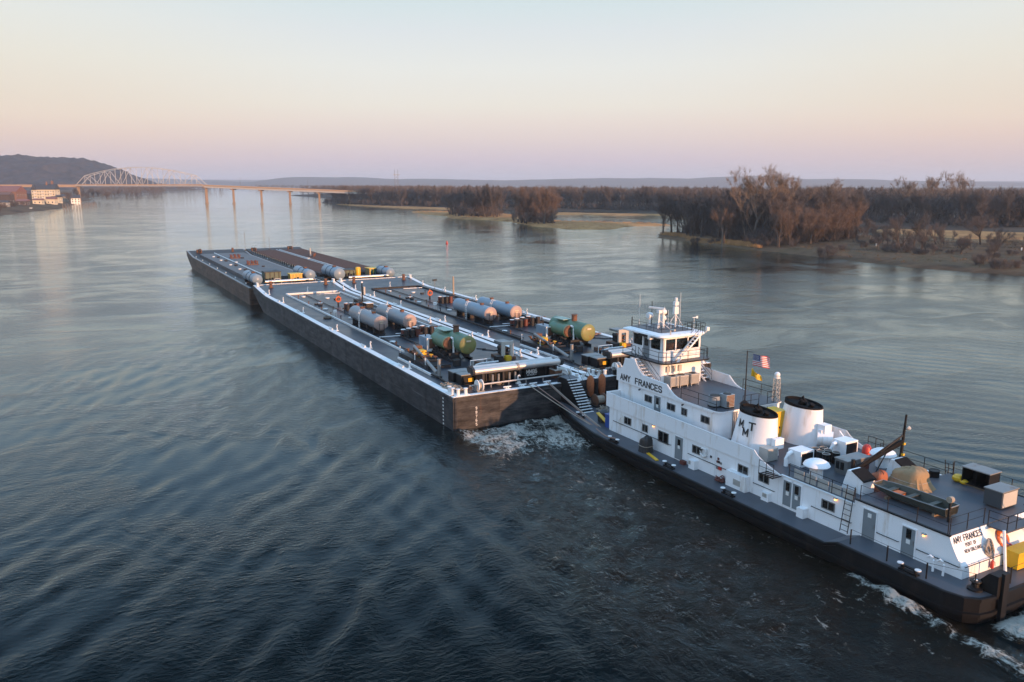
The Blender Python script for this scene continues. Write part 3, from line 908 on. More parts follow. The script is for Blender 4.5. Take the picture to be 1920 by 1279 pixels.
def grow(seed, H, spread, trunk_r, trunks=1, twigs=2200, first=0.25, twl=1.3, tww=0.05, lean=0.06, sides=4):
    """bare tree: forking tapered limbs and a cloud of fine twigs along the outer ones"""
    rd = random.Random(seed)
    tv, tf = [], []
    tips = []

    def seg(p0, p1, r0, r1):
        d = (p1 - p0)
        if d.length < 1e-5: return
        d.normalize()
        a = d.orthogonal().normalized(); b_ = d.cross(a)
        o = len(tv); n = sides if r0 > 0.05 else 3
        for p, r in ((p0, r0), (p1, r1)):
            for i in range(n):
                t = 2 * PI * i / n
                tv.append(tuple(p + (a * math.cos(t) + b_ * math.sin(t)) * r))
        for i in range(n):
            tf.append((o + i, o + (i + 1) % n, o + n + (i + 1) % n, o + n + i))

    def branch(p, d, L, r, depth):
        k = 3 if depth == 0 else 2
        q = p
        for i in range(k):
            d2 = (d + Vector((rd.uniform(-1, 1), rd.uniform(-1, 1), rd.uniform(-.2, .6))) * 0.13).normalized()
            nq = q + d2 * (L / k)
            r1 = r * (1 - 0.32 / k * (i + 1)) if depth < 4 else r * 0.7
            seg(q, nq, r if i == 0 else rl, r1)
            rl = r1
            if depth >= 1: tips.append((q.lerp(nq, rd.random()), d2, depth))
            q = nq; d = d2
            if depth <= 1 and (i > 0 or trunks > 1) and rd.random() < .8:
                az = rd.uniform(0, 2 * PI)
                sd_ = (d2 * .45 + Vector((math.cos(az), math.sin(az), rd.uniform(.15, .6))) * spread).normalized()
                branch(nq, sd_, L * rd.uniform(.55, .8), r1 * rd.uniform(.35, .5), depth + 2)
        tips.append((q, d, depth))
        if depth >= 4 or r < 0.022: return
        n = rd.choice((2, 3, 3)) if depth < 3 else 2
        for i in range(n):
            az = rd.uniform(0, 2 * PI)
            side = Vector((math.cos(az), math.sin(az), rd.uniform(-0.1, 0.35)))
            nd = (d * (0.9 if i else 1.15) + side * spread * (0.9 if i else 0.35) + Vector((0, 0, 0.22))).normalized()
            branch(q, nd, L * rd.uniform(0.62, 0.86), rl * rd.uniform(0.55, 0.78), depth + 1)

    for k in range(trunks):
        az = rd.uniform(0, 2 * PI)
        off = Vector((math.cos(az), math.sin(az), 0)) * (0.0 if trunks == 1 else rd.uniform(0.2, 0.9))
        ln = lean if trunks == 1 else rd.uniform(0.12, 0.42)
        branch(off + Vector((0, 0, -0.4)), Vector((math.cos(az) * ln, math.sin(az) * ln, 1)).normalized(), H * rd.uniform(first * .9, first * 1.15), trunk_r * (1 if trunks == 1 else .6), 0)
    zmax = max(t[0].z for t in tips)
    sc = H / max(zmax + twl * .5, 1)
    sc_v = [(x * sc, y * sc, z * sc) for x, y, z in tv]
    outer = [t for t in tips if t[2] >= 2] + [t for t in tips if t[2] == 1][::2]
    cv, cf = [], []
    for i in range(twigs):
        p, d, dp = rd.choice(outer)
        p = p * sc
        dd = (d * 0.7 + Vector((rd.gauss(0, .6), rd.gauss(0, .6), rd.gauss(0.25, .45)))).normalized()
        L = twl * rd.uniform(0.5, 1.25)
        s_ = dd.orthogonal().normalized()
        s_ = Matrix.Rotation(rd.uniform(0, 2 * PI), 3, dd) @ s_
        st = p + Vector((rd.gauss(0, .25), rd.gauss(0, .25), rd.gauss(0, .25)))
        bend = Vector((rd.gauss(0, .12), rd.gauss(0, .12), 0.10)) * L
        o = len(cv)
        cv += [tuple(st - s_ * tww * .5), tuple(st + s_ * tww * .5), tuple(st + dd * L + bend)]
        cf.append((o, o + 1, o + 2))
    return sc_v, tf, cv, cf


def proto(seed, bark_, twig, **kw):
    a, b_, c, d = grow(seed, **kw)
    t = bpy.data.meshes.new('trunk'); t.from_pydata(a, [], b_); t.materials.append(bark_)
    c_ = bpy.data.meshes.new('crown'); c_.from_pydata(c, [], d); c_.materials.append(twig)
    return t, c_


PR = {
    'tall': [proto(31, BARK, TWIG1, H=20, spread=.70, trunk_r=.30, twigs=5200, twl=1.5, tww=.055, first=.17),
             proto(32, BARK, TWIG3, H=20, spread=.62, trunk_r=.28, twigs=5000, twl=1.5, tww=.052, first=.19),
             proto(33, BARK, TWIG1, H=20, spread=.62, trunk_r=.28, trunks=3, twigs=5600, twl=1.5, tww=.055, first=.17)],
    'rusty': [proto(41, BARK, TWIG2, H=14, spread=.74, trunk_r=.22, trunks=3, twigs=4600, twl=1.1, tww=.047, first=.15),
              proto(42, BARK, TWIG2, H=14, spread=.70, trunk_r=.24, twigs=4400, twl=1.2, tww=.047, first=.15)],
    'cotton': [proto(51, PALEB, TWIG4, H=29, spread=.75, trunk_r=.65, trunks=2, twigs=4600, twl=1.7, tww=.08, first=.25)],
    'small': [proto(61, BARK, TWIG3, H=9, spread=.75, trunk_r=.17, trunks=2, twigs=2200, twl=.9, tww=.045, first=.18),
              proto(62, BARK, TWIG1, H=9, spread=.85, trunk_r=.18, twigs=2300, twl=.9, tww=.045, first=.18)],
    'bush': [proto(71, BARK, TWIG3, H=3.5, spread=.95, trunk_r=.06, trunks=6, twigs=1800, twl=.9, tww=.045, first=.16)],
}
NTREE = [0]


def tree(kind, i, x, y, z, h, label, group=None, cat='tree', name='bare_tree'):
    t, c = PR[kind][i % len(PR[kind])]
    base = {'tall': 20, 'rusty': 14, 'cotton': 29, 'small': 9, 'bush': 3.5}[kind]
    o = empty(name, (x, y, z - 0.1), random.uniform(0, 6.28), label, cat, group)
    s = h / base
    o.scale = (s * random.uniform(.9, 1.12), s * random.uniform(.9, 1.12), s)
    put('trunk', t, o); put('crown', c, o)
    NTREE[0] += 1
    return o


def inside(poly, x, y):
    return float(sdist(np.array([x]), np.array([y]), poly)[0])


def scatter(poly, n, gap, seed, dens=None):
    rd = random.Random(seed)
    P = np.array(poly); lo = P.min(0); hi = P.max(0)
    pts = []; tries = 0
    while len(pts) < n and tries < n * 60:
        tries += 1
        x, y = rd.uniform(lo[0], hi[0]), rd.uniform(lo[1], hi[1])
        if inside(poly, x, y) < 0: continue
        if any((x - a) ** 2 + (y - b_) ** 2 < gap * gap for a, b_ in pts): continue
        pts.append((x, y))
    return pts


# the wood on the right bank
GROVE = [(74, 396), (80, 360), (90, 328), (104, 316), (122, 322), (146, 350), (150, 385), (135, 404), (96, 408)]
for k, (x, y) in enumerate(scatter(GROVE, 92, 3.9, 5)):
    tree('tall', k, x, y, z_main(x, y), random.uniform(17, 22.5), 'bare brown tree crowded in the wood on the right bank', 'trees of the wood on the right bank')
RGROVE = [(98, 300), (108, 306), (130, 322), (146, 345), (138, 352), (118, 330), (102, 316)]
for k, (x, y) in enumerate(scatter(RGROVE, 26, 4.0, 6)):
    tree('rusty', k, x, y, z_main(x, y), random.uniform(12, 16.5), 'rust-coloured bare tree at the right end of the bank wood', 'rust-coloured trees of the bank wood')
tree('cotton', 0, 96, 330, z_main(96, 330), 29.5, 'tallest pale bare cottonwood rising above the bank wood')
tree('cotton', 0, 107, 336, z_main(107, 336), 30.5, 'tall bare cottonwood just right of the tallest pale one').rotation_euler[2] = 2.2
tree('cotton', 0, 115, 347, z_main(115, 347), 27.5, 'broad tan cottonwood rightmost of the three high crowns').rotation_euler[2] = 4.1
tree('rusty', 1, 84.5, 327, z_main(84.5, 327), 15, 'slim rust-coloured tree leaning at the water edge of the wood')
for k, (x, y, h) in enumerate([(72, 391, 15), (76.5, 377, 18), (79, 366, 19)]):
    tree('tall', k, x, y, z_main(x, y), h, ['leaning bare tree at the upstream tip of the bank wood', 'many-stemmed bare tree second from the upstream tip', 'dark bare tree third from the upstream tip'][k])
# single trees and scrub on the right-hand flat
SING = [((1618, 447), 9, 0), ((1686, 471), 12.5, 1), ((1722, 470), 13.5, 0), ((1755, 462), 9, 1), ((1660, 462), 8, 0), ((1838, 462), 12, 1), ((1905, 476), 14, 0), ((1868, 474), 8.5, 1), ((1772, 466), 7.5, 0), ((1800, 480), 6, 1), ((1646, 470), 6.5, 1), ((1858, 492), 5.5, 0)]
SLAB = ['slender rust tree standing alone right of the bank wood', 'round-crowned bare tree on the grassy flat, left of a similar pair', 'upright dark bare tree on the grassy flat, right of a similar pair', 'small bare tree behind the pair on the flat', 'low bare tree at the right foot of the bank wood', 'rusty spreading tree beside the flooded backwater', 'tall bare tree at the right edge of the picture', 'small bare tree near the right edge beside the backwater', 'thin sapling beside the flooded backwater', 'low sapling on the open grassy bank', 'stunted tree behind the beached brush pile', 'scrubby sapling low on the bank at far right']


def px_world(px, py, z=0.0):
    p = R(10.93)
    d = Vector(((px - 960) / 1528, math.cos(p) - (py - 639.5) / 1528 * math.sin(p), -math.sin(p) - (py - 639.5) / 1528 * math.cos(p)))
    t = (z - CAM_H) / d.z
    return d.x * t, d.y * t


for k, ((px, py), h, i) in enumerate(SING):
    x, y = px_world(px, py, 1.3)
    tree('small', i, x, y, z_main(x, y), h, SLAB[k])
BUSHP = [(1305, 452), (1340, 455), (1400, 458), (1415, 461), (1430, 463), (1450, 464), (1470, 464), (1490, 466), (1560, 474), (1550, 478), (1575, 473), (1690, 480), (1670, 478), (1720, 483), (1880, 505), (1860, 503), (1840, 500), (1900, 505), (1640, 462), (1700, 470), (1760, 478)]
for k, (px, py) in enumerate(BUSHP):
    x, y = px_world(px, py, 0.8)
    tree('bush', 0, x, y, z_main(x, y), random.uniform(2.2, 4.2), 'low leafless brush on the right river bank', 'brush on the right bank', 'bush', 'bare_bush')
def tree_mass(name, label, pts, hs, cols, seed, nvar=10, twigs=230, twl=2.4, tww=0.34, H=20.0):
    """a wood that reads as one mass: many light trees in one mesh"""
    base = []
    for k in range(nvar):
        a, b_, c, d = grow(seed + k, H=H, spread=.55, trunk_r=.30, trunks=1 + k % 2, twigs=twigs, twl=twl, tww=tww, sides=3, first=.17)
        # keep only the stouter limbs
        a = np.array(a); b4 = [f for f in b_ if len(f) == 4]
        b4 = b4[:90]
        base.append((a, np.array(b4), np.array(c), np.array(d)))
    V = []; F4 = []; F3 = []; o = 0; m4 = 0
    rd = random.Random(seed)
    for (x, y), h in zip(pts, hs):
        a, b4, c, d = base[rd.randrange(nvar)]
        t = rd.uniform(0, 6.28); s = h / H; w_ = rd.uniform(.9, 1.3)
        cs, sn = math.cos(t), math.sin(t)
        for vv in (a, c):
            q = np.empty_like(vv)
            q[:, 0] = (vv[:, 0] * cs - vv[:, 1] * sn) * s * w_ + x; q[:, 1] = (vv[:, 0] * sn + vv[:, 1] * cs) * s * w_ + y; q[:, 2] = vv[:, 2] * s + 0.8
            V.append(q)
        F4.append(b4 + o); F3.append(d + o + len(a)); o += len(a) + len(c)
    V = np.vstack(V); F4 = np.vstack(F4); F3 = np.vstack(F3)
    me = bpy.data.meshes.new(name)
    me.vertices.add(len(V)); me.vertices.foreach_set('co', V.ravel())
    nl = len(F4) * 4 + len(F3) * 3
    me.loops.add(nl); me.loops.foreach_set('vertex_index', np.concatenate([F4.ravel(), F3.ravel()]).astype(np.int32))
    me.polygons.add(len(F4) + len(F3))
    ls = np.concatenate([np.arange(len(F4)) * 4, len(F4) * 4 + np.arange(len(F3)) * 3]).astype(np.int32)
    me.polygons.foreach_set('loop_start', ls)
    me.polygons.foreach_set('material_index', np.concatenate([np.zeros(len(F4)), np.ones(len(F3))]).astype(np.int32))
    me.update(calc_edges=True)
    for c in cols: me.materials.append(c)
    return tag(put(name, me), label, 'woodland', kind='stuff')


# more scrub and saplings on the right-hand flat
FLAT = [(112, 318), (118, 290), (128, 262), (142, 240), (165, 225), (215, 240), (232, 300), (190, 326), (150, 345)]
for k, (x, y) in enumerate(scatter(FLAT, 34, 7.0, 95)):
    tree('small', k, x, y, z_main(x, y), random.uniform(3.5, 8.5), 'bare sapling scattered over the grassy right-hand flat', 'saplings on the right-hand flat')
for k, (x, y) in enumerate(scatter(FLAT, 46, 4.0, 96)):
    tree('bush', k, x, y, z_main(x, y), random.uniform(1.4, 3.2), 'low leafless scrub on the grassy right-hand flat', 'scrub on the right-hand flat', 'bush', 'bare_bush')
# island trees
isl = scatter([(-52, 640), (-44, 612), (-30, 590), (-12, 570), (-8, 598), (-28, 640), (-40, 660)], 70, 2.2, 80) + scatter([(0, 540), (6, 505), (16, 488), (26, 490), (24, 520), (12, 548)], 60, 1.8, 81)
tree_mass('undergrowth', 'tangle of brush under the trees of the grass island', isl, [random.uniform(3, 8) for _ in isl], (BARK, TWIG1), 560, 6, 260, 1.1, .09, 5.0)
IS1 = [(-52, 640), (-44, 612), (-30, 590), (-12, 570), (-8, 598), (-28, 640), (-40, 660)]
for k, (x, y) in enumerate(scatter(IS1, 20, 4.5, 15)):
    tree('tall', k + 1, x, y, z_isle(x, y), random.uniform(19, 24), 'bare grey-brown tree in the left clump on the grass island', 'left clump of trees on the grass island')
IS2 = [(0, 540), (6, 505), (16, 488), (26, 490), (24, 520), (12, 548)]
for k, (x, y) in enumerate(scatter(IS2, 12, 4.5, 16)):
    tree('rusty', k, x, y, z_isle(x, y), random.uniform(19, 23), 'reddish bare tree in the right clump on the grass island', 'right clump of trees on the grass island')
x, y = px_world(910, 416, .8)
tree('small', 0, 22, 486, z_isle(22, 486), 11, 'thin pale sapling at the right foot of the reddish island clump')
# the far wood: front row as single trees, the mass behind as one body
FRONT = [(-232, 1020), (-158, 915), (-72, 842), (0, 802), (48, 775), (124, 705), (178, 612), (214, 512), (252, 436), (300, 415), (420, 380)]


def along(line, n, jit, seed, back):
    rd = random.Random(seed)
    P = [Vector(p) for p in line]; L = [(b_ - a).length for a, b_ in zip(P[:-1], P[1:])]; T = sum(L)
    out = []
    for i in range(n):
        s = (i + rd.uniform(.1, .9)) / n * T; k = 0
        while k < len(L) - 1 and s > L[k]: s -= L[k]; k += 1
        d = (P[k + 1] - P[k]) / L[k]; nrm = Vector((-d.y, d.x))
        if nrm.y < 0: nrm = -nrm
        q = P[k] + d * s + nrm * rd.uniform(back[0], back[1]) + Vector((rd.gauss(0, jit), rd.gauss(0, jit)))
        out.append((q.x, q.y))
    return out


for k, (x, y) in enumerate(along(FRONT, 96, 2, 8, (0, 14))):
    tree('tall', k, x, y, 1.0, random.uniform(18, 23), 'bare tree along the front of the far wood', 'front row of the far wood')
for k, (px, hgt) in enumerate([(1742, 31), (1790, 31), (1700, 28), (1560, 27)]):
    x, y = px_world(px, 418, 1.0)
    tree('cotton', 0, x, y, 1.0, hgt, ['tall bare crown left of two above the far wood at right', 'tall bare crown right of two above the far wood at right', 'feathery bare crown rising just left of the two tall ones', 'bare crown showing above the far wood behind the rusty trees'][k]).rotation_euler[2] = k * 1.7


pf = along(FRONT, 1500, 3, 21, (14, 110)) + along([(-440, 1690), (-290, 1420), (-228, 1060)], 420, 4, 22, (4, 130)) + along([(420, 380), (700, 300), (1100, 200)], 260, 4, 29, (0, 90))
pf += along([(-150, 1250), (300, 900), (560, 600), (900, 450)], 600, 25, 27, (0, 60))
tree_mass('distant_wood', 'long mass of bare purple-brown woodland beyond the backwater', pf, [random.uniform(16, 22.5) for _ in pf], (BARK, TWIG1), 300)
pl = along([(-760, 1420), (-900, 1800), (-1060, 2200), (-1260, 3300)], 420, 8, 23, (4, 130))
pl = [(2 * 0 + x, y) for x, y in pl] + along([(-1180, 3640), (-560, 3290), (-220, 3340)], 380, 10, 24, (0, 120))
tree_mass('distant_wood', 'dim strip of woodland upstream beyond the bridge', pl, [random.uniform(15, 21) for _ in pl], (BARK, TWIG3), 340, 6, 70, 3.0, .6)


up = scatter([(80, 390), (84, 352), (94, 322), (104, 312), (124, 322), (150, 352), (146, 398), (100, 404)], 620, 1.3, 77)
tree_mass('undergrowth', 'tangled leafless undergrowth beneath the bank wood', [(x, y) for x, y in up], [random.uniform(2.5, 7.5) for _ in up], (BARK, TWIG3), 500, 6, 260, .95, .07, 4.0)
uf = along(FRONT, 700, 2, 91, (-2, 22))
tree_mass('undergrowth', 'dim brush along the foot of the far wood', uf, [random.uniform(3.0, 7.0) for _ in uf], (BARK, TWIG3), 520, 6, 110, 1.6, .24, 5.0)


# dry grass fringing the bank and the island
def grass(name, label, pts, h, mt, seed, n_each=26):
    rd = np.random.default_rng(seed)
    P = np.repeat(np.array(pts, float), n_each, axis=0)
    n = len(P)
    P[:, :2] += rd.normal(0, .55, (n, 2))
    a = rd.uniform(0, 2 * PI, n); hh = h * rd.uniform(.5, 1.2, n)
    wv = np.stack([np.cos(a), np.sin(a), np.zeros(n)], -1) * .06
    tip = P + np.stack([rd.normal(0, .22, n), rd.normal(0, .22, n), hh], -1)
    V = np.stack([P - wv, P + wv, tip], 1).reshape(-1, 3)
    me = bpy.data.meshes.new(name)
    me.vertices.add(len(V)); me.vertices.foreach_set('co', V.ravel())
    me.loops.add(n * 3); me.loops.foreach_set('vertex_index', np.arange(n * 3, dtype=np.int32))
    me.polygons.add(n); me.polygons.foreach_set('loop_start', np.arange(0, n * 3, 3, dtype=np.int32))
    me.update(calc_edges=True)
    me.materials.append(mt)
    return tag(put(name, me), label, 'grass', kind='stuff')


GRASSM = mat('dry_straw', (0.46, 0.265, 0.12), 0.9, var=0.2, scale=0.4, spec=0.1)
gp = []
for px0, px1, py0, py1, cnt in ((1288, 1335, 450, 457, 90), (1335, 1425, 456, 466, 260), (1240, 1290, 441, 449, 60)):
    for i in range(cnt):
        t = random.random()
        px = px0 + (px1 - px0) * t; py = py0 + (py1 - py0) * t - random.uniform(0, 3.5)
        x, y = px_world(px, py, 0.5)
        gp.append((x, y, max(0.1, z_main(x, y))))
gf = [(x, y, z_main(x, y)) for x, y in scatter([(100, 296), (109, 264), (118, 246), (128, 232), (140, 220), (180, 200), (225, 240), (200, 310), (150, 335)], 700, 1.8, 97)]
grass('flat_grass', 'brown dead grass over the right-hand flat', gf, .6, mat('dead_grass', (0.17, 0.115, 0.066), 0.9, var=0.3, scale=0.2, spec=0.1), 9, 14)
grass('bank_grass', 'pale dry grass fringing the bank below the wood', gp, 1.0, GRASSM, 3)
gi = []
for x, y in scatter(ISLE, 420, 2.2, 44):
    gi.append((x, y, z_isle(x, y)))
grass('island_grass', 'dry straw grass covering the low island', gi, .8, GRASSM, 4, 18)
# ------------------------------------------------------------------ bridge
BA = Vector((-578, 1098, 0))            # left end of the truss
BB = Vector((-384, 1032, 0))            # right end of the truss
BD = (BB - BA).normalized()
br = empty('truss_bridge', (BA.x, BA.y, 0), math.atan2(BD.y, BD.x), 'pale steel arched truss bridge on concrete piers across the river', 'bridge')
TL = (BB - BA).length                   # local x along the bridge, y across (positive = away from the camera)
WB = 9.0


def deck_z(x):
    return 22.0 if x < TL else 22.0 - 0.030 * (x - TL) - 0.00001 * (x - TL) ** 2


def beam(p0, p1, w, h=None):
    p0 = Vector(p0); p1 = Vector(p1)
    d = p1 - p0; L_ = d.length; d.normalize()
    side = Vector((0, 1, 0)) if abs(d.y) < .9 else Vector((1, 0, 0))
    up = d.cross(side).normalized(); side = up.cross(d)
    h = h or w
    vs = []
    for p in (p0, p1):
        for a, b_ in ((-1, -1), (1, -1), (1, 1), (-1, 1)):
            vs.append(tuple(p + side * a * w / 2 + up * b_ * h / 2))
    return MB().add(vs, [(3, 2, 1, 0), (4, 5, 6, 7), (0, 1, 5, 4), (1, 2, 6, 5), (2, 3, 7, 6), (3, 0, 4, 7)])


NP = 12
xs_ = [TL * i / NP for i in range(NP + 1)]
tops = [0, 13, 16.5, 19.4, 21.6, 22.9, 23.3, 22.9, 21.6, 19.4, 16.5, 13, 0]
for yy in (0.0, WB):
    for i in range(NP):
        a = (xs_[i], yy, deck_z(xs_[i]) - 0.6); b_ = (xs_[i + 1], yy, deck_z(xs_[i + 1]) - 0.6)
        beam(a, b_, .7, .9).build('bottom_chord', BRSTEEL, br)
        ta = (xs_[i], yy, deck_z(xs_[i]) - 0.6 + tops[i]); tb = (xs_[i + 1], yy, deck_z(xs_[i + 1]) - .6 + tops[i + 1])
        beam(ta, tb, .6, .65).build('top_chord' if 0 < i < NP - 1 else 'end_post', BRSTEEL, br)
        if 0 < i:
            beam((xs_[i], yy, deck_z(xs_[i])), ta, .38).build('vertical', BRSTEEL, br)
        if 0 < i < NP - 1:
            up = (i % 2 == 0)
            lo = (xs_[i], yy, 21.6) if up else (xs_[i + 1], yy, 21.6)
            hi = tb if up else ta
            beam(lo, hi, .4).build('diagonal', BRSTEEL, br)
for i in range(1, NP):
    z = deck_z(xs_[i]) - .6 + tops[i]
    beam((xs_[i], 0, z), (xs_[i], WB, z), .35).build('cross_strut', BRSTEEL, br)
# girder spans to the right and the approach to the left
xr = [TL + 40.5 * k for k in range(0, 12)]
for i in range(len(xr) - 1):
    a, b_ = xr[i], xr[i + 1]
    m = MB()
    for yy in (0.6, WB - .6):
        m.add([(a, yy - .2, deck_z(a) - 2.6), (b_, yy - .2, deck_z(b_) - 2.6), (b_, yy + .2, deck_z(b_) - 2.6), (a, yy + .2, deck_z(a) - 2.6),
               (a, yy - .2, deck_z(a) - .3), (b_, yy - .2, deck_z(b_) - .3), (b_, yy + .2, deck_z(b_) - .3), (a, yy + .2, deck_z(a) - .3)],
              [(3, 2, 1, 0), (4, 5, 6, 7), (0, 1, 5, 4), (1, 2, 6, 5), (2, 3, 7, 6), (3, 0, 4, 7)])
    m.build('girder', BRSTEEL, br)
    m = MB()
    m.add([(a, -.6, deck_z(a) - .3), (b_, -.6, deck_z(b_) - .3), (b_, WB + .6, deck_z(b_) - .3), (a, WB + .6, deck_z(a) - .3),
           (a, -.6, deck_z(a) + .9), (b_, -.6, deck_z(b_) + .9), (b_, WB + .6, deck_z(b_) + .9), (a, WB + .6, deck_z(a) + .9)],
          [(3, 2, 1, 0), (4, 5, 6, 7), (0, 1, 5, 4), (1, 2, 6, 5), (2, 3, 7, 6), (3, 0, 4, 7)])
    m.build('parapet', mat('sun_tinted_concrete', (0.52, 0.33, 0.20), .8), br)  # sunlight on parapets and approach span put into an oranger concrete colour
m = MB().b(0, TL, -.1, WB + .1, 21.9, 22.5); m.build('roadway', CONC, br)
m = MB().b(0, TL, -.5, -.25, 22.5, 23.4); m.build('parapet', mat('sun_tinted_concrete', (0.52, 0.33, 0.20), .8), br)
MB().b(-150, -.5, -.6, WB + .6, 19.6, 23.0).build('approach_span', mat('sun_tinted_concrete', (0.52, 0.33, 0.20), .8), br)
for k, x in enumerate([0] + xr[0:9]):
    zt = deck_z(x) - (1.4 if k < 2 else 2.7)
    m = MB()
    cw = 1.25 if k < 2 else .8
    m.b(x - cw, x + cw, -.6, WB + .6, zt - 1.4, zt)
    for yy in (3.3, WB - 3.3):
        m.cyl((x, yy, -3), (x, yy, zt - 1.4), 1.1 if k < 2 else .65, .95 if k < 2 else .6, 10)
    m.b(x - .5, x + .5, 3.3, WB - 3.3, 2, zt - 1.4)
    m.b(x - cw, x + cw, 2.2, WB - 2.2, -3, 1.0)
    m.build('pier', mat('weathered_pier_concrete', (0.30, 0.225, 0.165), .85, var=.15), br)
for x in (-110, -40, TL + 55, TL + 150, TL + 245):
    z = deck_z(x) + .9
    m = MB().cyl((x, -.3, z), (x, -.3, z + 10), .16, .1, 5); m.tube([(x, -.3, z + 10), (x, 1.2, z + 10.6), (x, 2.2, z + 10.6)], .08, 4)
    m.build('lamp_post', STEEL, br)

# ------------------------------------------------------------------ pylon
x, y = px_world(744, 366, 0)
py_ = empty('power_pylon', (x, y, 0.8), 0.3, 'tall steel transmission tower above the far wood', 'pylon')
for sx in (-3.4, 3.4):
    MB().bar((sx, 0, 0), (sx, 0, 53), .42).build('mast', STEEL, py_)
MB().c(0, 0, 42, 15, .7, .9).build('cross_arm', STEEL, py_)
m = MB()
for z in range(6, 42, 9):
    m.bar((-3.4, 0, z), (3.4, 0, z + 9), .22).bar((3.4, 0, z), (-3.4, 0, z + 9), .22)
m.build('bracing', STEEL, py_)

# ------------------------------------------------------------------ left bank: buildings, pilings
def local_box_building(name, label, x, y, w, d, h, rz, wallm, roofm, roof_h, floors, cols, winw=1.1, winh=1.4, balcony=False):
    z0 = max(1.2, z_left(x, y) - .6)
    o = empty(name, (x, y, z0), rz, label, 'building')
    wl_ = MB().b(0, w, 0, d, -2, h).build('wall', wallm, o)
    m = MB().prism([(-.6, h), (d + .6, h), (d / 2, h + roof_h)], 'x', -.6, w + .6)
    rf = m.build('roof', roofm, o)
    me = MB().b(-winw / 2, winw / 2, -.06, .02, 0, winh).mesh('window', GLASS)
    fr = MB().b(-winw / 2 - .12, winw / 2 + .12, -.03, .03, -.14, winh + .14).mesh('frame', TRIMW)
    for fl in range(floors):
        zz = 1.0 + fl * (h - .6) / floors
        for c in range(cols):
            xx = (c + .5) * w / cols
            wdw = put('window', me, o, (xx, -.03, zz)); put('frame', fr, wdw)
            if balcony and c % 3 == 1:
                MB().b(xx - 1.3, xx + 1.3, -1.2, 0, zz - .5, zz - .35).b(xx - 1.3, xx + 1.3, -1.2, -1.12, zz - .35, zz + .5).build('balcony', TRIMW, o)
        for c in range(max(2, int(d // 5))):
            yy = (c + .5) * d / max(2, int(d // 5))
            wd = put('window', me, o, (w + .03, yy, zz), PI / 2); put('frame', fr, wd)
    return o, rf, h + roof_h


x, y = px_world(62, 375, 2.5)
o, rf, zt = local_box_building('apartment_building', 'cream four-storey block with dark grey roof beside the bridge', -557, 960, 26, 13, 13.5, R(4), CREAM, SHINGLE, 6.5, 4, 9, balcony=True)
MB().prism([(0, 13), (6, 13), (3, 19)], 'y', -.5, 8).build('gable', SHINGLE, o)
MB().b(20, 22, 6, 8, 14, 23.5).build('chimney', BRICK, rf)
MB().cyl((15, 6, 17), (15, 6, 21), 1.3, 1.0, 8).cyl((15, 6, 21), (15, 6, 23.5), 1.2, .05, 8).build('cupola', BRICK, rf)
o, rf, zt = local_box_building('warehouse', 'long brown warehouse with red metal roof at the left edge', -614, 884, 82, 22, 11.0, R(3), BRICK, REDROOF, 6.0, 2, 14)
o, rf, zt = local_box_building('shed', 'low dark boathouse on the left bank below the warehouse', -545, 846, 30, 10, 8.5, R(3), mat('dark_siding', (0.08, 0.06, 0.055), .8), mat('brown_roof', (0.15, 0.085, 0.065), .8), 2.5, 1, 5)
o, rf, zt = local_box_building('house', 'white gabled house under the left end of the bridge', -536, 1005, 10, 9, 5.5, R(30), TRIMW, SHINGLE, 4.0, 2, 3)
s = empty('silo', (-551, 872, 3), 0, 'grey round silo with domed top beside the warehouse', 'silo')
MB().cyl((0, 0, -1), (0, 0, 15), 5.6, 5.6, 18).build('shell', GALV, s, True)
MB().lathe([(5.8, 15), (4.7, 16.8), (2.6, 18.2), (.3, 18.8)], n=18).build('dome', GALV, s, True)
PILE = MB().cyl((0, 0, -3), (0, 0, 4.2), .32, .28, 6).mesh('piling', WOOD)
for k in range(26):
    px = 118 + 2.5 * k
    py = 391 - .25 * k + (6 if k % 2 else 0) * (1 - k / 40)
    x, y = px_world(px, py, 0)
    tag(put('piling', PILE, None, (x, y, 0)), 'dark timber piling standing in the water by the left bank', 'piling', 'row of timber pilings by the left bank')
for k in range(9):
    px = 6 + 9 * k
    x, y = px_world(px, 404 - 1.2 * k, 0)
    x -= 14 + random.uniform(0, 22); y += random.uniform(8, 22)
    tree('small', k, x, y, z_left(x, y), random.uniform(4, 8), 'scrubby bare tree on the left bank', 'scrub on the left bank')
for k in range(16):
    x = -700 + random.uniform(-40, 80); y = 1180 + random.uniform(-60, 160)
    tree('tall', k, x, y, 3.0, random.uniform(11, 17), 'bare tree on the left bank beyond the bridge pier', 'trees beyond the left bridge pier')
for k in range(26):
    t = k / 26
    x = -415 - 150 * t + random.uniform(-22, 4) - 8; y = 690 + 260 * t + random.uniform(-8, 8)
    if sdist(np.array([x]), np.array([y]), LEFT)[0] < 3: x -= 14
    tree('bush', k, x, y, z_left(x, y), random.uniform(2.5, 5.5), 'leafless brush clump on the left bank slope', 'brush on the left bank', 'bush', 'bare_bush')
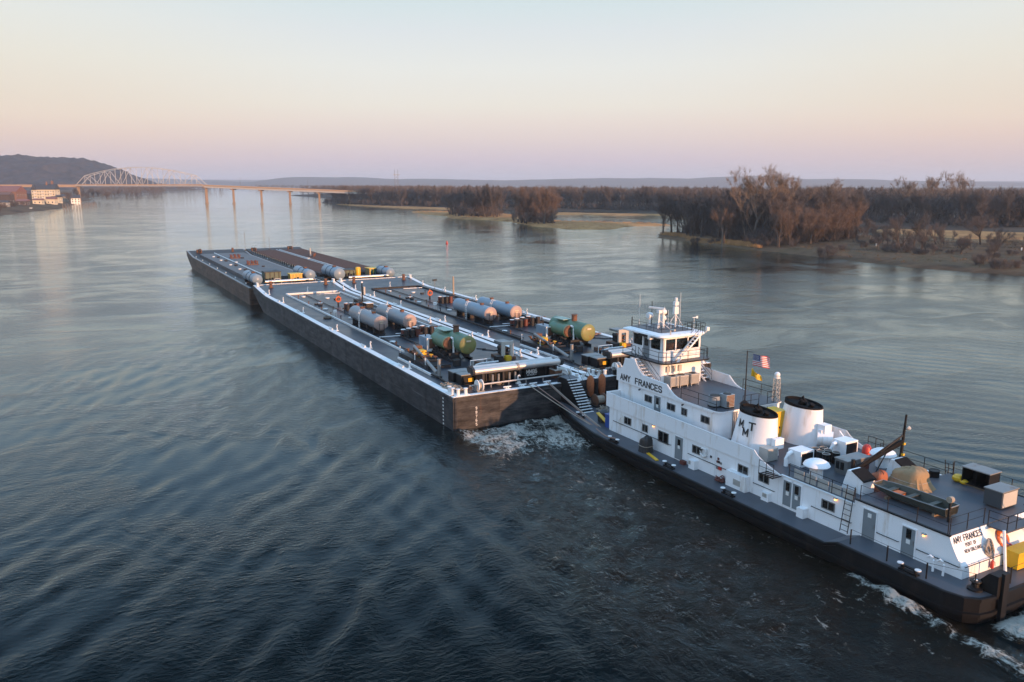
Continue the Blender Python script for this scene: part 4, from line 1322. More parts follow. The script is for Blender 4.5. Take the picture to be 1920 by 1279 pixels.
HS = [(-545, 1040, 9, 8, 6, 'tan gabled house below the bridge approach beside the white one', mat('tan_siding', (.36, .27, .19), .8), SHINGLE), (-520, 960, 9, 8, 6, 'cream cottage between the cream block and the bridge pier', CREAM, SHINGLE), (-588, 990, 14, 9, 8, 'brown brick house directly behind the cream block', BRICK, REDROOF), (-500, 862, 9, 7, 4, 'low red-roofed shed on the bank above the pilings', CREAM, REDROOF), (-700, 1000, 26, 14, 10, 'long brick mill at the far left edge', BRICK, SHINGLE),
      (-505, 905, 9, 7, 5, 'small tan cottage on the left bank right of the cream block', CREAM, REDROOF), (-520, 925, 8, 7, 5, 'small brown-roofed cottage beside the tan one', mat('tan_siding', (.36, .27, .19), .8), mat('brown_roof', (0.15, 0.085, 0.065), .8)),
      (-640, 1010, 24, 12, 9, 'brick row building behind the warehouse', BRICK, SHINGLE), (-676, 1040, 18, 12, 11, 'tall brick block at the far left behind the warehouse', BRICK, SHINGLE),
      (-606, 1052, 16, 10, 8, 'pale house up the slope behind the cream block', TRIMW, SHINGLE), (-655, 1120, 14, 10, 7, 'grey-roofed house under the left bridge approach', mat('tan_siding', (.36, .27, .19), .8), SHINGLE),
      (-480, 800, 10, 7, 4, 'low brown shed at the water edge of the left bank', mat('dark_siding', (0.08, 0.06, 0.055), .8), REDROOF), (-462, 742, 8, 6, 4, 'little grey boat shed near the left edge of the picture', GALV, SHINGLE)]
for x, y, w, d, h, lb, wm, rm in HS:
    while min(sdist(np.array([x]), np.array([y]), LEFT)[0], sdist(np.array([x + w]), np.array([y]), LEFT)[0]) < 10: x -= 5
    local_box_building('house', lb, x, y, w, d, h, R(random.uniform(-12, 20)), wm, rm, h * .45, 1 if h < 6 else 2, max(2, w // 4))
for k in range(30):
    x = -690 + random.uniform(0, 175); y = 985 + random.uniform(-10, 190)
    tree('tall', k, x, y, 3.0, random.uniform(8, 15), 'bare tree among the houses of the left bank', 'trees among the left-bank houses')
# moored boat and small stuff on the left bank
b = empty('moored_cruiser', (-444, 762, .1), 1.9, 'small white cabin boat moored at the left bank', 'boat')
MB().prism([(-4, -1.4), (3, -1.4), (5, 0), (3, 1.4), (-4, 1.4)], 'z', -.4, 1.0).build('hull', TRIMW, b)
MB().b(-2, 2, -1, 1, 1.0, 2.3).build('cabin', TRIMW, b)
MB().b(-1.9, 1.9, -1.02, 1.02, 1.4, 1.9).build('window', GLASS, b)
# red channel buoy
bx_, by_ = px_world(838, 457, 0)
bu = empty('channel_buoy', (bx_, by_, 0), 0, 'small red channel buoy floating mid river', 'buoy')
bu.scale = (.6, .6, .6)
MB().lathe([(.75, -.4), (.85, .1), (.85, .55), (.5, .7)], n=12).build('float', RED, bu, True)
MB().lathe([(.45, .7), (.34, 1.9), (.05, 2.1)], n=8).build('tower', RED, bu, True)
# white mile boards on the right bank
for (px, py), lb in (((1495, 446), 'white marker board on the bank below the wood'), ((1642, 470), 'white marker board on the flat beside the small trees'), ((1914, 479), 'white marker board near the right edge of the picture')):
    x, y = px_world(px, py, 1.2)
    mk = empty('marker_board', (x, y, z_main(x, y) - .1), .3, lb, 'sign')
    MB().bar((0, 0, 0), (0, 0, 1.6), .05).build('post', WOOD, mk)
    MB().c(0, -.05, 1.5, .55, .05, .9).build('board', PRINTW, mk)
# beached brush and snag on the bank
x, y = px_world(1557, 478, .6)
sn = empty('driftwood_snag', (x, y, .4), 0.5, 'dark driftwood snag stranded at the water edge of the bank', 'driftwood')
m = MB()
for k in range(7):
    a = random.uniform(0, 6.28)
    m.tube([(0, 0, 0), (math.cos(a) * 1.2, math.sin(a) * 1.2, 1.2), (math.cos(a) * 2.6, math.sin(a) * 2.4, random.uniform(1.5, 3.4))], [.16, .1, .03], 5)
m.build('limbs', BARK, sn)
x, y = px_world(1353, 461, .3)
lt = empty('dead_trunk', (x, y, .2), 0, 'bare pole-like dead trunk standing at the water edge', 'trunk')
MB().tube([(0, 0, -.4), (.1, 0, 3), (-.1, .1, 7.2)], [.28, .22, .1], 6).build('stem', PALEB, lt)
# ------------------------------------------------------------------ barges
DZ = 3.42
BW = 16.5
KEVEL = MB().b(-.32, .32, -.12, .12, 0, .05).b(-.16, -.06, -.06, .06, .05, .2).b(.06, .16, -.06, .06, .05, .2).cyl((-.45, 0, .22), (.45, 0, .22), .065, .065, 6).mesh('kevel', WORNW)
GOOSE = MB().b(-.28, .28, -.2, .2, 0, .06).add([(-.3, -.04, .06), (.25, -.04, .06), (-.1, -.04, .55), (-.3, .04, .06), (.25, .04, .06), (-.1, .04, .55)], [(0, 1, 2), (5, 4, 3), (0, 3, 4, 1), (1, 4, 5, 2), (2, 5, 3, 0)]) \
    .tube([(.05, 0, .3), (.05, 0, .7), (.0, 0, .86), (-.14, 0, .88), (-.22, 0, .74)], .075, 6).mesh('gooseneck_vent', WORNW)
HATCH = MB().cyl((0, 0, 0), (0, 0, .16), .36, .36, 12).cyl((0, 0, .16), (0, 0, .2), .41, .41, 12).mesh('hatch', WORNW)
DHATCH = MB().cyl((0, 0, 0), (0, 0, .22), .36, .36, 10).b(-.05, .05, -.4, .4, .22, .27).mesh('hatch', DARKST)
BITT = MB().b(-.75, .75, -.3, .3, 0, .06).cyl((-.42, 0, .06), (-.42, 0, .62), .17, .17, 10).cyl((.42, 0, .06), (.42, 0, .62), .17, .17, 10) \
    .cyl((-.42, 0, .62), (-.42, 0, .68), .23, .23, 10).cyl((.42, 0, .62), (.42, 0, .68), .23, .23, 10).mesh('bitt', WORNW)
POSTB = MB().b(-.5, .5, -.45, .45, 0, .06).cyl((0, 0, 0), (0, 0, 1.15), .3, .3, 10).cyl((0, 0, 1.15), (0, 0, 1.22), .38, .38, 10).b(-.55, .55, -.09, .09, .7, .85).mesh('mooring_post', RUSTM)


def deck_h(x, L, xb=84.5, rise=.9):
    return DZ if x <= xb else DZ + rise * ((x - xb) / (L - xb)) ** 1.2


def barge_hull(root, L, W, side, deckm, xb, rise, name='hull'):
    st = [0, .4, L * .3, xb - 6, xb, xb + 3, L - 5, L - 2, L]
    def zb(x):
        if x < xb - 6: return -2.2
        t = (x - xb + 6) / (L - xb + 6)
        return -2.2 + (DZ + rise - 1.3 + 2.2) * t ** 1.25
    m = MB()
    def yo(x): return 0.0
    rings = []
    for x in st:
        zd = deck_h(x, L, xb, rise)
        o = len(m.v)
        m.v += [(x, 0, zd), (x, .07, zd - .12), (x, .07, zd - .34), (x, 0, zd - .4), (x, 0, zb(x)), (x, -W, zb(x)), (x, -W, zd - .4), (x, -W - .07, zd - .34), (x, -W - .07, zd - .12), (x, -W, zd)]
        rings.append(o)
    for a, b_ in zip(rings[:-1], rings[1:]):
        for k in range(9):
            m.f.append((a + k, b_ + k, b_ + k + 1, a + k + 1)); m.m.append(0)
    m.f.append(tuple(rings[0] + k for k in range(10))); m.m.append(0)
    m.f.append(tuple(rings[-1] + k for k in reversed(range(10)))); m.m.append(0)
    # transom rub bar and vertical fender bars
    m.b(-.09, 0, -W, 0, DZ - .42, DZ - .2)
    for y in (-.25, -W + .25):
        m.cyl((-.05, y, -.5), (-.05, y, DZ - .05), .16, .16, 8)
    h = m.build(name, side, root)
    seam = MB().b(-.025, .025, 0, .014, -.4, DZ - .42).mesh('seam_strap', side)
    for k in range(1, 12):
        put('seam_strap', seam, root, (L * .88 * k / 12, 0, 0))
    d = MB()
    xs = [0] + [xb * k / 8 for k in range(1, 9)] + [xb + 3, L - 5, L - 2, L]
    for a, b_ in zip(xs[:-1], xs[1:]):
        za, zb_ = deck_h(a, L, xb, rise) + .004, deck_h(b_, L, xb, rise) + .004
        d.quad((a, -W, za), (b_, -W, zb_), (b_, 0, zb_), (a, 0, za))
    d.build('deck', deckm, root)
    return h


def strip(root, name, L, y0, y1, x0, x1, mt, xb=84.5, rise=.9, t=.035):
    m = MB()
    xs = [x0] + [x for x in (xb, xb + 3, L - 5, L - 2) if x0 < x < x1] + [x1]
    for a, b_ in zip(xs[:-1], xs[1:]):
        za, zb_ = deck_h(a, L, xb, rise) + .008, deck_h(b_, L, xb, rise) + .008
        m.add([(a, y0, za), (b_, y0, zb_), (b_, y1, zb_), (a, y1, za), (a, y0, za + t), (b_, y0, zb_ + t), (b_, y1, zb_ + t), (a, y1, za + t)],
              [(0, 3, 2, 1), (4, 5, 6, 7), (0, 1, 5, 4), (1, 2, 6, 5), (2, 3, 7, 6), (3, 0, 4, 7)])
    return m.build(name, mt, root)


def place(me, root, u, v, z, rz=0.0, name=None):
    return put(name or me.name.split('.')[0], me, root, (u, -v, z), rz)


def rope_pile(root, name, u, v, z, r, n, mt, h=.25):
    m = MB()
    for k in range(n):
        rr = r * random.uniform(.45, 1.0); cx, cy = u + random.gauss(0, r * .35), -v + random.gauss(0, r * .35)
        t0 = random.uniform(0, 6.28)
        m.tube([(cx + rr * math.cos(t0 + i * .55), cy + rr * .75 * math.sin(t0 + i * .55), z + .04 + h * random.uniform(0, 1) * (k / n)) for i in range(11)], .04, 5)
    return m.build(name, mt, root)


def tank_barge(v0, label, white, near):
    L = 95.5
    root = on_tow('tank_barge', label, 'barge', 0, v0, 0)
    barge_hull(root, L, BW, SIDEA, DECKA, 84.5, .9)
    for nm, y0, y1 in (('gunwale_strip', -.85, -.02), ('gunwale_strip', -BW + .02, -BW + .85)):
        strip(root, nm, L, y0, y1, .9, L - .5, WORNW)
    MB().b(.03, .62, -BW + .02, -.02, DZ + .008, DZ + .05).build('stern_strip', WORNW, root)
    zf = deck_h(L, L)
    MB().b(L - .42, L - .02, -BW + .02, -.02, zf - .03, zf + .06).build('bow_strip', WORNW, root)
    # coaming round the cargo deck
    cm = white
    for p0, p1 in (((23.2, 3.85), (84.4, 3.85)), ((84.4, 3.85), (84.4, 13.86)), ((23.2, 13.86), (84.4, 13.86))):
        m = MB()
        m.b(min(p0[0], p1[0]) - .06, max(p0[0], p1[0]) + .06, -max(p0[1], p1[1]) - .06, -min(p0[1], p1[1]) + .06, DZ, DZ + .2)
        m.cyl((p0[0], -p0[1], DZ + .22), (p1[0], -p1[1], DZ + .22), .1, .1, 8)
        m.build('coaming', cm, root)
    MB().b(9.8, 20, -1.92, -1.78, DZ, DZ + .26).build('drip_rail', WORNW, root)
    MB().tube([(9.8, -1.86, DZ + .2), (8.2, -2.1, DZ + .14), (6.8, -2.0, DZ + .12), (5.2, -1.8, DZ + .12)], .09, 6).build('hose', SATIN, root)
    for x in (14.1, 27.6, 42.2, 60.9, 74.7, 85.9):
        z = deck_h(x, L) + .045
        for v, s_ in ((1.0, 1), (BW - 1.0, -1)):
            place(GOOSE, root, x, v, z); place(KEVEL, root, x + 1.1, v - .45 * s_, z)
            place(KEVEL, root, x + 2.0, v - .45 * s_, z)
    for x, v in ((52, 6.2), (57, 10.8), (63, 5.3), (70, 6.4), (76, 9.4), (44, 12.6), (30, 4.9), (80, 6.0), (49, 11.9)):
        place(HATCH, root, x, v, DZ + .004)
    for x, v in ((67.2, 5.6), (68.2, 5.9), (69.0, 5.4), (66.2, 12.6), (33.5, 13.0), (62.2, 12.9), (73.5, 10.2)):
        place(DHATCH, root, x, v, DZ + .004)
    for v in (2.8, 13.8):
        place(POSTB, root, 92.4, v, deck_h(92.4, L))
    place(GOOSE, root, 86.8, 8.6, deck_h(86.8, L) + .01)
    place(BITT, root, 94.2, .55, deck_h(94.2, L) + .05); place(BITT, root, 94.2, BW - .55, deck_h(94.2, L) + .05)
    place(BITT, root, .5, 1.2, DZ + .05, PI / 2); place(BITT, root, .5, BW - 1.2, DZ + .05, PI / 2)
    place(BITT, root, 1.6, .5, DZ + .05)
    for v in (6.4, 8.2, 9.5, 11.2):
        place(KEVEL, root, .6, v, DZ + .05, PI / 2)
    # pipes crossing the deck
    for (x, va, vb) in ((33.6, 4.3, 8.2), (35.0, 7.2, 10.6), (81.5, 9.5, 13.4)):
        m = MB().cyl((x, -va, DZ + .2), (x - .3, -vb, DZ + .2), .07, .07, 6)
        m.build('cross_pipe', WORNW, root)
    rd = random.Random(4)
    for v, a_, b_ in ((6.9, 50, 83), (7.3, 24, 34), (12.3, 24, 60), (4.6, 24, 34)):
        MB().cyl((a_, -v, DZ + .14), (b_, -v, DZ + .14), .075, .075, 6).build('deck_pipe', DARKST, root)
    for k in range(16):
        x, v = rd.uniform(22, 82), rd.choice((4.5, 6.6, 11.3, 13.2)) + rd.uniform(-.3, .3)
        if 33 < x < 49 and 4 < v < 11: x += 16
        m = MB().cyl((x, -v, DZ), (x, -v, DZ + rd.uniform(.4, .75)), .07, .07, 6).torus((x, -v, DZ + .5), .17, .03, 'z', 8, 4)
        m.build('stop_valve', RUSTM if k % 3 else DARKST, root)
    for k in range(5):
        x, v = rd.uniform(6, 30), rd.uniform(5.5, 14.5)
        p0 = Vector((x, -v, DZ + .06)); pts = [p0]
        for j in range(9):
            p0 = p0 + Vector((rd.uniform(-.9, .5), rd.uniform(-.7, .7), 0)); pts.append(p0)
        MB().tube(pts, .055, 5).build('hose', SATIN if k % 2 else DARKST, root)
    for k in range(6):
        x, v = rd.uniform(9, 13), 6 + k * 1.35
        MB().b(x, x + rd.uniform(.5, 1.1), -v - rd.uniform(.4, .8), -v, DZ, DZ + rd.uniform(.4, .95)).build('equipment_box', (DARKST, SATIN, RUSTM, STEEL, DARKST, YELLOW)[k], root)
    # stern bulkhead with the barge's number
    MB().b(3.5, 3.65, -13.2, -4.9, DZ, DZ + 1.2).build('stern_bulkhead', SATIN, root)
    stf = MB().b(3.36, 3.5, -.05, .05, 0, 1.18).mesh('stiffener', DARKST)
    for k in range(9):
        put('stiffener', stf, root, (0, -5.4 - k * .92, DZ))
    MB().b(3.3, 3.5, -11.9, -9.9, DZ + .2, DZ + 1.15).build('name_board', SATIN, root)
    if near:
        text_on('number_lettering', 'MM86', .40, PRINTW, root, frame_M((3.285, -10.2, DZ + .64), (0, -1, 0), (0, 0, 1)), 1.35, 1.2)
        text_on('port_lettering', 'NEW ORLEANS LA', .13, PRINTW, root, frame_M((3.285, -10.3, DZ + .42), (0, -1, 0), (0, 0, 1)), 1.15, .9)
    # low pipe rail across the stern
    m = MB().cyl((2.1, -2.8, DZ + .42), (2.1, -14.0, DZ + .42), .1, .1, 8)
    for k in range(6):
        m.bar((2.1, -3.2 - 2.1 * k, DZ), (2.1, -3.2 - 2.1 * k, DZ + .42), .06)
    m.build('stern_pipe_rail', ALU, root)
    place(GOOSE, root, 2.2, 8.6, DZ + .01, PI / 2)
    if near:
        for k, d_ in enumerate('98765'):
            text_on('draft_mark', d_, .24, PRINTW, root, frame_M((-.012, -2.45, 1.95 - .42 * k), (0, -1, 0), (0, 0, 1)), .18, 1.1)
        for k in range(8):
            MB().b(2.35, 2.6, .0, .012, 2.75 - .38 * k, 2.93 - .38 * k).build('draft_mark', PRINTW, root)
    return root


# equipment that stands on a tank barge's deck, each a thing of its own
def tank(v0, u, v, label, shell_m, end_m, ladder_side):
    t = on_tow('storage_tank', label, 'tank', u, v0 + v, DZ)
    r = 1.04; L = 11.6; zc = 1.72
    pr = [(.02, -.06), (.6, -.04), (.95, .02), (r, 0.12)]
    MB().lathe([(r, .12), (r, L - .12)], (0, 0, zc), 22, 'x').build('shell', shell_m, t, True)
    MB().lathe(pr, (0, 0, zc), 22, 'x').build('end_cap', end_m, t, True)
    MB().lathe([(r, -.12), (.95, -.02), (.6, .04), (.02, .06)], (L, 0, zc), 22, 'x').build('end_cap', shell_m, t, True)
    for x in (1.0, 4.0, 7.4, 10.4):
        m = MB().b(x - .1, x + .1, -.8, .8, 0, zc - .62)
        m.b(x - .16, x + .16, -.95, .95, 0, .08)
        m.build('saddle', DARKST, t)
    for x in (3.0, 8.2):
        MB().cyl((x, 0, zc + r - .05), (x, 0, zc + r + .2), .3, .3, 10).cyl((x, 0, zc + r + .2), (x, 0, zc + r + .25), .36, .36, 10).build('manhole', RUSTM, t)
    m = MB(); yl = r + .12
    for x in (6.0, 6.5):
        m.tube([(x, yl, .1), (x, yl, zc + .6), (x, yl - .35, zc + 1.25), (x, yl - .7, zc + 1.05)], .035, 5)
    for k in range(7):
        m.bar((6.0, yl, .35 + k * .32), (6.5, yl, .35 + k * .32), .025)
    m.build('ladder', WORNW, t)
    MB().b(-.10, -.07, -.32, .32, zc + .22, zc + .32).build('end_plate', PRINTY, t)
    MB().b(-.10, -.07, -.16, .16, zc - .04, zc + .08).build('end_plate', PRINTY, t)
    MB().bar((-.28, .35, .1), (-.28, .35, zc), .04).bar((-.3, -.3, .1), (-.3, -.3, zc - .1), .06).build('drain_pipe', DARKST, t)
    return t


def heater(v0, label):
    t = on_tow('thermal_heater', label, 'heater', 14.7, v0 + 8.0, DZ)
    MB().lathe([(.02, 2.5), (.6, 2.52), (.82, 2.62), (.82, 6.4), (.55, 6.6), (.02, 6.65)], (0, .62, 1.85), 20, 'x').build('burner_drum', GREEN, t, True)
    MB().lathe([(1.12, .1), (1.12, 8.0), (.8, 8.2), (.02, 8.25)], (0, -.75, 1.95), 22, 'x').build('main_drum', GREEN, t, True)
    MB().lathe([(.02, -.1), (.7, -.06), (1.02, .0), (1.12, .1)], (0, -.75, 1.95), 22, 'x').build('drum_end', OLIVE, t, True)
    MB().lathe([(.02, 2.44), (.7, 2.45), (.78, 2.6)], (0, .62, 1.85), 20, 'x').build('burner_end', RUSTM, t, True)
    MB().cyl((3.4, -.75, 2.95), (3.4, -.75, 3.8), .38, .36, 12).cyl((3.4, -.75, 3.8), (3.4, -.75, 3.88), .45, .45, 12).build('stack', RUSTM, t)
    MB().b(4.2, 6.8, -.9, .5, 3.06, 3.14).build('walkway_plate', mat('pale_green_plate', (.30, .40, .33), .5), t)
    MB().tube([(1.9, .3, .1), (1.9, .3, 2.2), (2.1, .3, 2.5), (2.6, .3, 2.55)], .13, 8).build('flue_pipe', WORNW, t)
    m = MB().b(.4, 7.8, -1.5, -1.3, 0, .35).b(.4, 7.8, 1.2, 1.4, 0, .35)
    for x in (1, 3, 5, 7):
        m.b(x, x + .2, -1.4, 1.3, .3, .95)
    m.build('skid', DARKST, t)
    m = MB()
    for k in range(5):
        m.cyl((2.6 + k * .8, 1.2, .3), (2.6 + k * .8, 1.2, .9 + .2 * (k % 2)), .2, .2, 8)
    m.b(2.4, 6.4, .9, 1.5, .25, .55).build('burner_gear', DARKST, t)
    MB().b(-.16, -.1, -1.05, -.45, 2.35, 2.55).build('end_plate', PRINTY, t)
    MB().torus((1.3, -.2, 1.2), .35, .09, 'x', 12, 6).cyl((.4, -.2, .3), (1.6, -.2, .9), .2, .2, 8).build('pump_casing', STEEL, t)
    return t


def generator(v0, label):
    t = on_tow('generator_set', label, 'generator', 20.6, v0 + 5.9, DZ)
    MB().b(0, 2.6, -1.35, 0, .35, 2.05).build('housing', TANKB, t)
    MB().b(-.05, 0, -1.35, 0, .35, 2.05).b(-.08, -.05, -1.3, -.05, .4, .55).build('end_panel', WORNW, t)
    m = MB()
    for k in range(9):
        m.b(-.1, -.05, -1.05, -.3, .78 + k * .125, .86 + k * .125)
    m.b(-.07, -.05, -1.08, -.27, .74, 1.94)
    m.build('radiator_grille', RUSTM, t)
    MB().cyl((1.6, -.5, 2.05), (1.6, -.5, 2.7), .08, .08, 8).build('exhaust', DARKST, t)
    MB().b(0, 2.6, -1.3, -1.15, 0, .35).b(0, 2.6, -.2, -.05, 0, .35).build('skid', DARKST, t)
    for x in (.3, 1.2):
        MB().b(x, x + .75, 0, .03, .5, 1.8).build('side_door', mat('dull_blue_panel', (.17, .24, .31), .5), t)
    MB().b(1.2, 1.6, .03, .3, .5, .9).build('control_box', WORNW, t)
    return t


def engine(v0, label):
    t = on_tow('pump_engine', label, 'engine', 13.4, v0 + 12.6, DZ)
    MB().b(0, .25, -1.6, -1.15, .3, 2.2).b(0, .25, -.45, 0, .3, 2.2).b(0, .25, -1.15, -.45, 1.75, 2.2).build('radiator_frame', CANVAS, t)
    MB().b(.25, 2.3, -1.5, -.1, 1.8, 2.05).build('canopy', STEEL, t)
    MB().b(.4, 2.0, -1.15, -.45, .4, 1.4).cyl((.6, -.6, 1.2), (2.0, -.6, 1.2), .25, .25, 8).build('engine_block', DARKST, t)
    MB().torus((.1, -.8, 1.1), .32, .07, 'x', 12, 5).build('flywheel', RUSTM, t)
    MB().cyl((.35, -.55, 1.55), (.35, .1, 1.6), .14, .14, 8).build('elbow_pipe', RUSTM, t)
    MB().b(-.3, 2.6, -1.75, .15, 0, .3).build('skid', RUSTM, t)
    return t


def drums(v0, label, u, v, n, seed):
    rd = random.Random(seed)
    t = on_tow('pump_cluster', label, 'pump', u, v0 + v, DZ)
    for k in range(n):
        x, y = (k % 2) * 1.15 + rd.uniform(-.12, .12), -(k // 2) * .85 + rd.uniform(-.1, .1)
        h = rd.uniform(.95, 1.25)
        d = MB().cyl((x, y, 0), (x, y, h), .33, .33, 12).build('drum', REDBRN if k % 3 == 1 else DARKST, t, True)
        MB().cyl((x, y, h), (x, y, h + .06), .36, .36, 12).build('lid', WORNW if k % 2 else DARKST, d)
    m = MB().cyl((.5, .7, .35), (.5, -(n // 2) * .85, .35), .13, .13, 8)
    for k in range(4):
        m.cyl((.2 + .2 * k, -k * .7, .3), (.2 + .2 * k, -k * .7, 1.0), .07, .07, 6)
    m.build('manifold_pipe', DARKST, t)
    m = MB()
    for k in range(4):
        m.torus((.55 + .15 * k, -.4 - k * .75, 1.02), .2, .035, 'z', 10, 5)
    m.build('valve_wheels', RUSTM, t)
    return t


def manifold(v0, label):
    t = on_tow('cargo_manifold', label, 'manifold', 12.4, v0 + 5.6, DZ)
    MB().b(.2, 9.6, .1, 2.9, 0, .12).b(.2, 9.6, 2.8, 2.9, .12, .4).b(.2, .3, .1, 2.8, .12, .4).build('drip_tray', DARKST, t)
    for k in range(5):
        x = 2.6 + k * 1.25
        m = MB().tube([(x, .2, .45), (x, 1.6, .5), (x, 2.3, .75), (x, 2.5, 1.1)], .15, 8)
        m.cyl((x, 2.5, 1.1), (x, 2.5, 1.18), .26, .26, 10)
        p = m.build('riser_pipe', DARKST if k % 2 else RUSTM, t)
        MB().torus((x, 1.0, .95), .22, .04, 'z', 10, 5).bar((x, 1.0, .5), (x, 1.0, .95), .04).build('valve_wheel', YELLOW if k in (1, 3) else RUSTM, p)
    MB().b(6.2, 7.3, .6, 1.5, .15, 1.0).build('valve_box', YELLOW, t)
    MB().cyl((8.7, 1.2, 1.15), (-3.2, 3.35, .45), .17, .2, 8).build('hose_boom', STEEL, t)
    MB().b(8.0, 9.0, .4, 1.2, .1, 1.25).build('pedestal', RUSTM, t)
    for x in (1.2, 4.4, 9.2):
        MB().bar((x, 2.85, 0), (x, 2.85, 1.2), .06).build('stanchion', WORNW, t)
    return t


def stern_gear(v0, w_near, near):
    hd = on_tow('loading_header', 'pair of long silver pipes across the stern of the ' + w_near, 'pipe', 3.0, v0 + 3.6, DZ)
    MB().cyl((-.3, 0, 1.73), (-.3, -10.4, 1.73), .36, .36, 14).build('header_pipe', ALU, hd, True)
    MB().cyl((.75, -.3, 1.78), (.75, -10.0, 1.78), .32, .32, 14).build('header_pipe', ALU, hd, True)
    MB().cyl((-.3, -10.4, 1.73), (-.3, -10.75, 1.73), .44, .44, 14).build('end_flange', DARKST, hd)
    MB().cyl((-.3, .25, 1.73), (-.3, 0, 1.73), .42, .42, 14).build('end_flange', DARKST, hd)
    MB().cyl((.75, .1, 1.78), (.75, -.35, 1.78), .38, .38, 14).build('end_flange', DARKST, hd)
    for y in (-1, -3.4, -5.4, -9.9):
        MB().b(-.5, .95, y - .1, y + .1, 0, 1.4).build('stand', DARKST, hd)
    for y in (-2.2, -2.9, -4.2, -4.9):
        MB().cyl((-.3, y, 1.2), (-.3, y, .15), .13, .13, 8).build('drop_pipe', STEEL, hd)
    MB().cyl((-.3, -5.0, 1.73), (-.3, -5.25, 1.73), .42, .42, 14).build('coupling', STEEL, hd)
    for k, (u, v) in enumerate(((5.9, 2.75), (4.3, 2.95))):
        b = on_tow('deck_locker', ('rear' if k else 'front') + ' of two grey-lidded black lockers on the ' + w_near, 'locker', u, v0 + v, DZ)
        MB().b(0, 1.35, -2.0, 0, 0, 1.02).build('box', SATIN, b)
        MB().b(-.06, 1.41, -2.06, .06, 1.02, 1.1).build('lid', STEEL, b)
        MB().b(-.08, 0, -1.35, -.75, .3, .7).build('valve', YELLOW if k else RUSTM, b)
    for k, v in enumerate((3.5, 14.1)):
        w = on_tow('deck_winch', ('right' if k else 'left') + '-hand round white rope winch on the stern of the ' + w_near, 'winch', 1.25, v0 + v, DZ)
        MB().cyl((0, -.28, .62), (0, -.2, .62), .6, .6, 18).build('flange', WORNW, w)
        MB().cyl((0, .2, .62), (0, .28, .62), .6, .6, 18).build('flange', WORNW, w)
        MB().cyl((0, -.2, .62), (0, .2, .62), .36, .36, 14).build('rope_drum', ROPE, w)
        MB().b(-.45, .45, -.4, .4, 0, .12).b(-.3, .3, .3, .4, .1, .7).b(-.3, .3, -.4, -.3, .1, .7).build('frame', STEEL, w)
    p = on_tow('deck_post', 'plain grey steel post near the stern of the ' + w_near, 'post', 8.75, v0 + 2.35, DZ)
    MB().cyl((0, 0, .12), (0, 0, 2.05), .2, .2, 10).build('pipe', STEEL, p, True)
    MB().cyl((0, 0, 0), (0, 0, .14), .34, .34, 10).build('base', SATIN, p)
    MB().bar((-.4, 0, 1.35), (.4, 0, 1.35), .03).build('cross_bar', WORNW, p)
    st = on_tow('hose_rack', 'white pipe rack with blue-grey box on the stern of the ' + w_near, 'rack', 7.4, v0 + 6.4, DZ)
    MB().tube([(0, .6, 0), (0, .6, .9), (.05, .2, 1.25), (.1, -.4, 1.35), (.1, -2.6, 1.35)], .09, 7).build('frame_pipe', WORNW, st)
    MB().tube([(1.2, .3, 0), (1.2, .3, 1.5), (1.2, -1.7, 1.5), (1.2, -1.7, .2)], .07, 7).build('frame_pipe', WORNW, st)
    MB().b(.2, 1.6, -2.9, -.4, .1, .95).build('box', mat('slate_blue_box', (.13, .15, .19), .45), st)
    for y in (.9, .35):
        MB().cyl((-.15, y, .55), (-.15, y - .32, .55), .16, .16, 10).build('yellow_sleeve', YELLOW, st)
    ch = on_tow('valve_chest', 'small rusty orange chest by the right stern corner of the ' + w_near, 'box', 2.2, v0 + 13.2, DZ)
    MB().b(0, 1.2, -1.6, 0, 0, .85).build('box', RUSTM, ch)
    MB().b(-.05, 1.25, -1.65, .05, .85, .92).build('lid', CANVAS, ch)
    rp = on_tow('rope_pile', 'heap of tan mooring rope on the near stern corner of the ' + w_near, 'rope', 4.4, v0 + 1.55, DZ)
    rope_pile(rp, 'coils', 0, 0, .02, .8, 14, ROPE)
    rope_pile(rp, 'coils', -1.4, .35, .02, .6, 8, ROPE)
    rp = on_tow('rope_pile', 'loose tan rope under the silver pipes of the ' + w_near, 'rope', 3.0, v0 + 6.8, DZ)
    rope_pile(rp, 'coils', 0, 0, .02, .6, 8, ROPE)


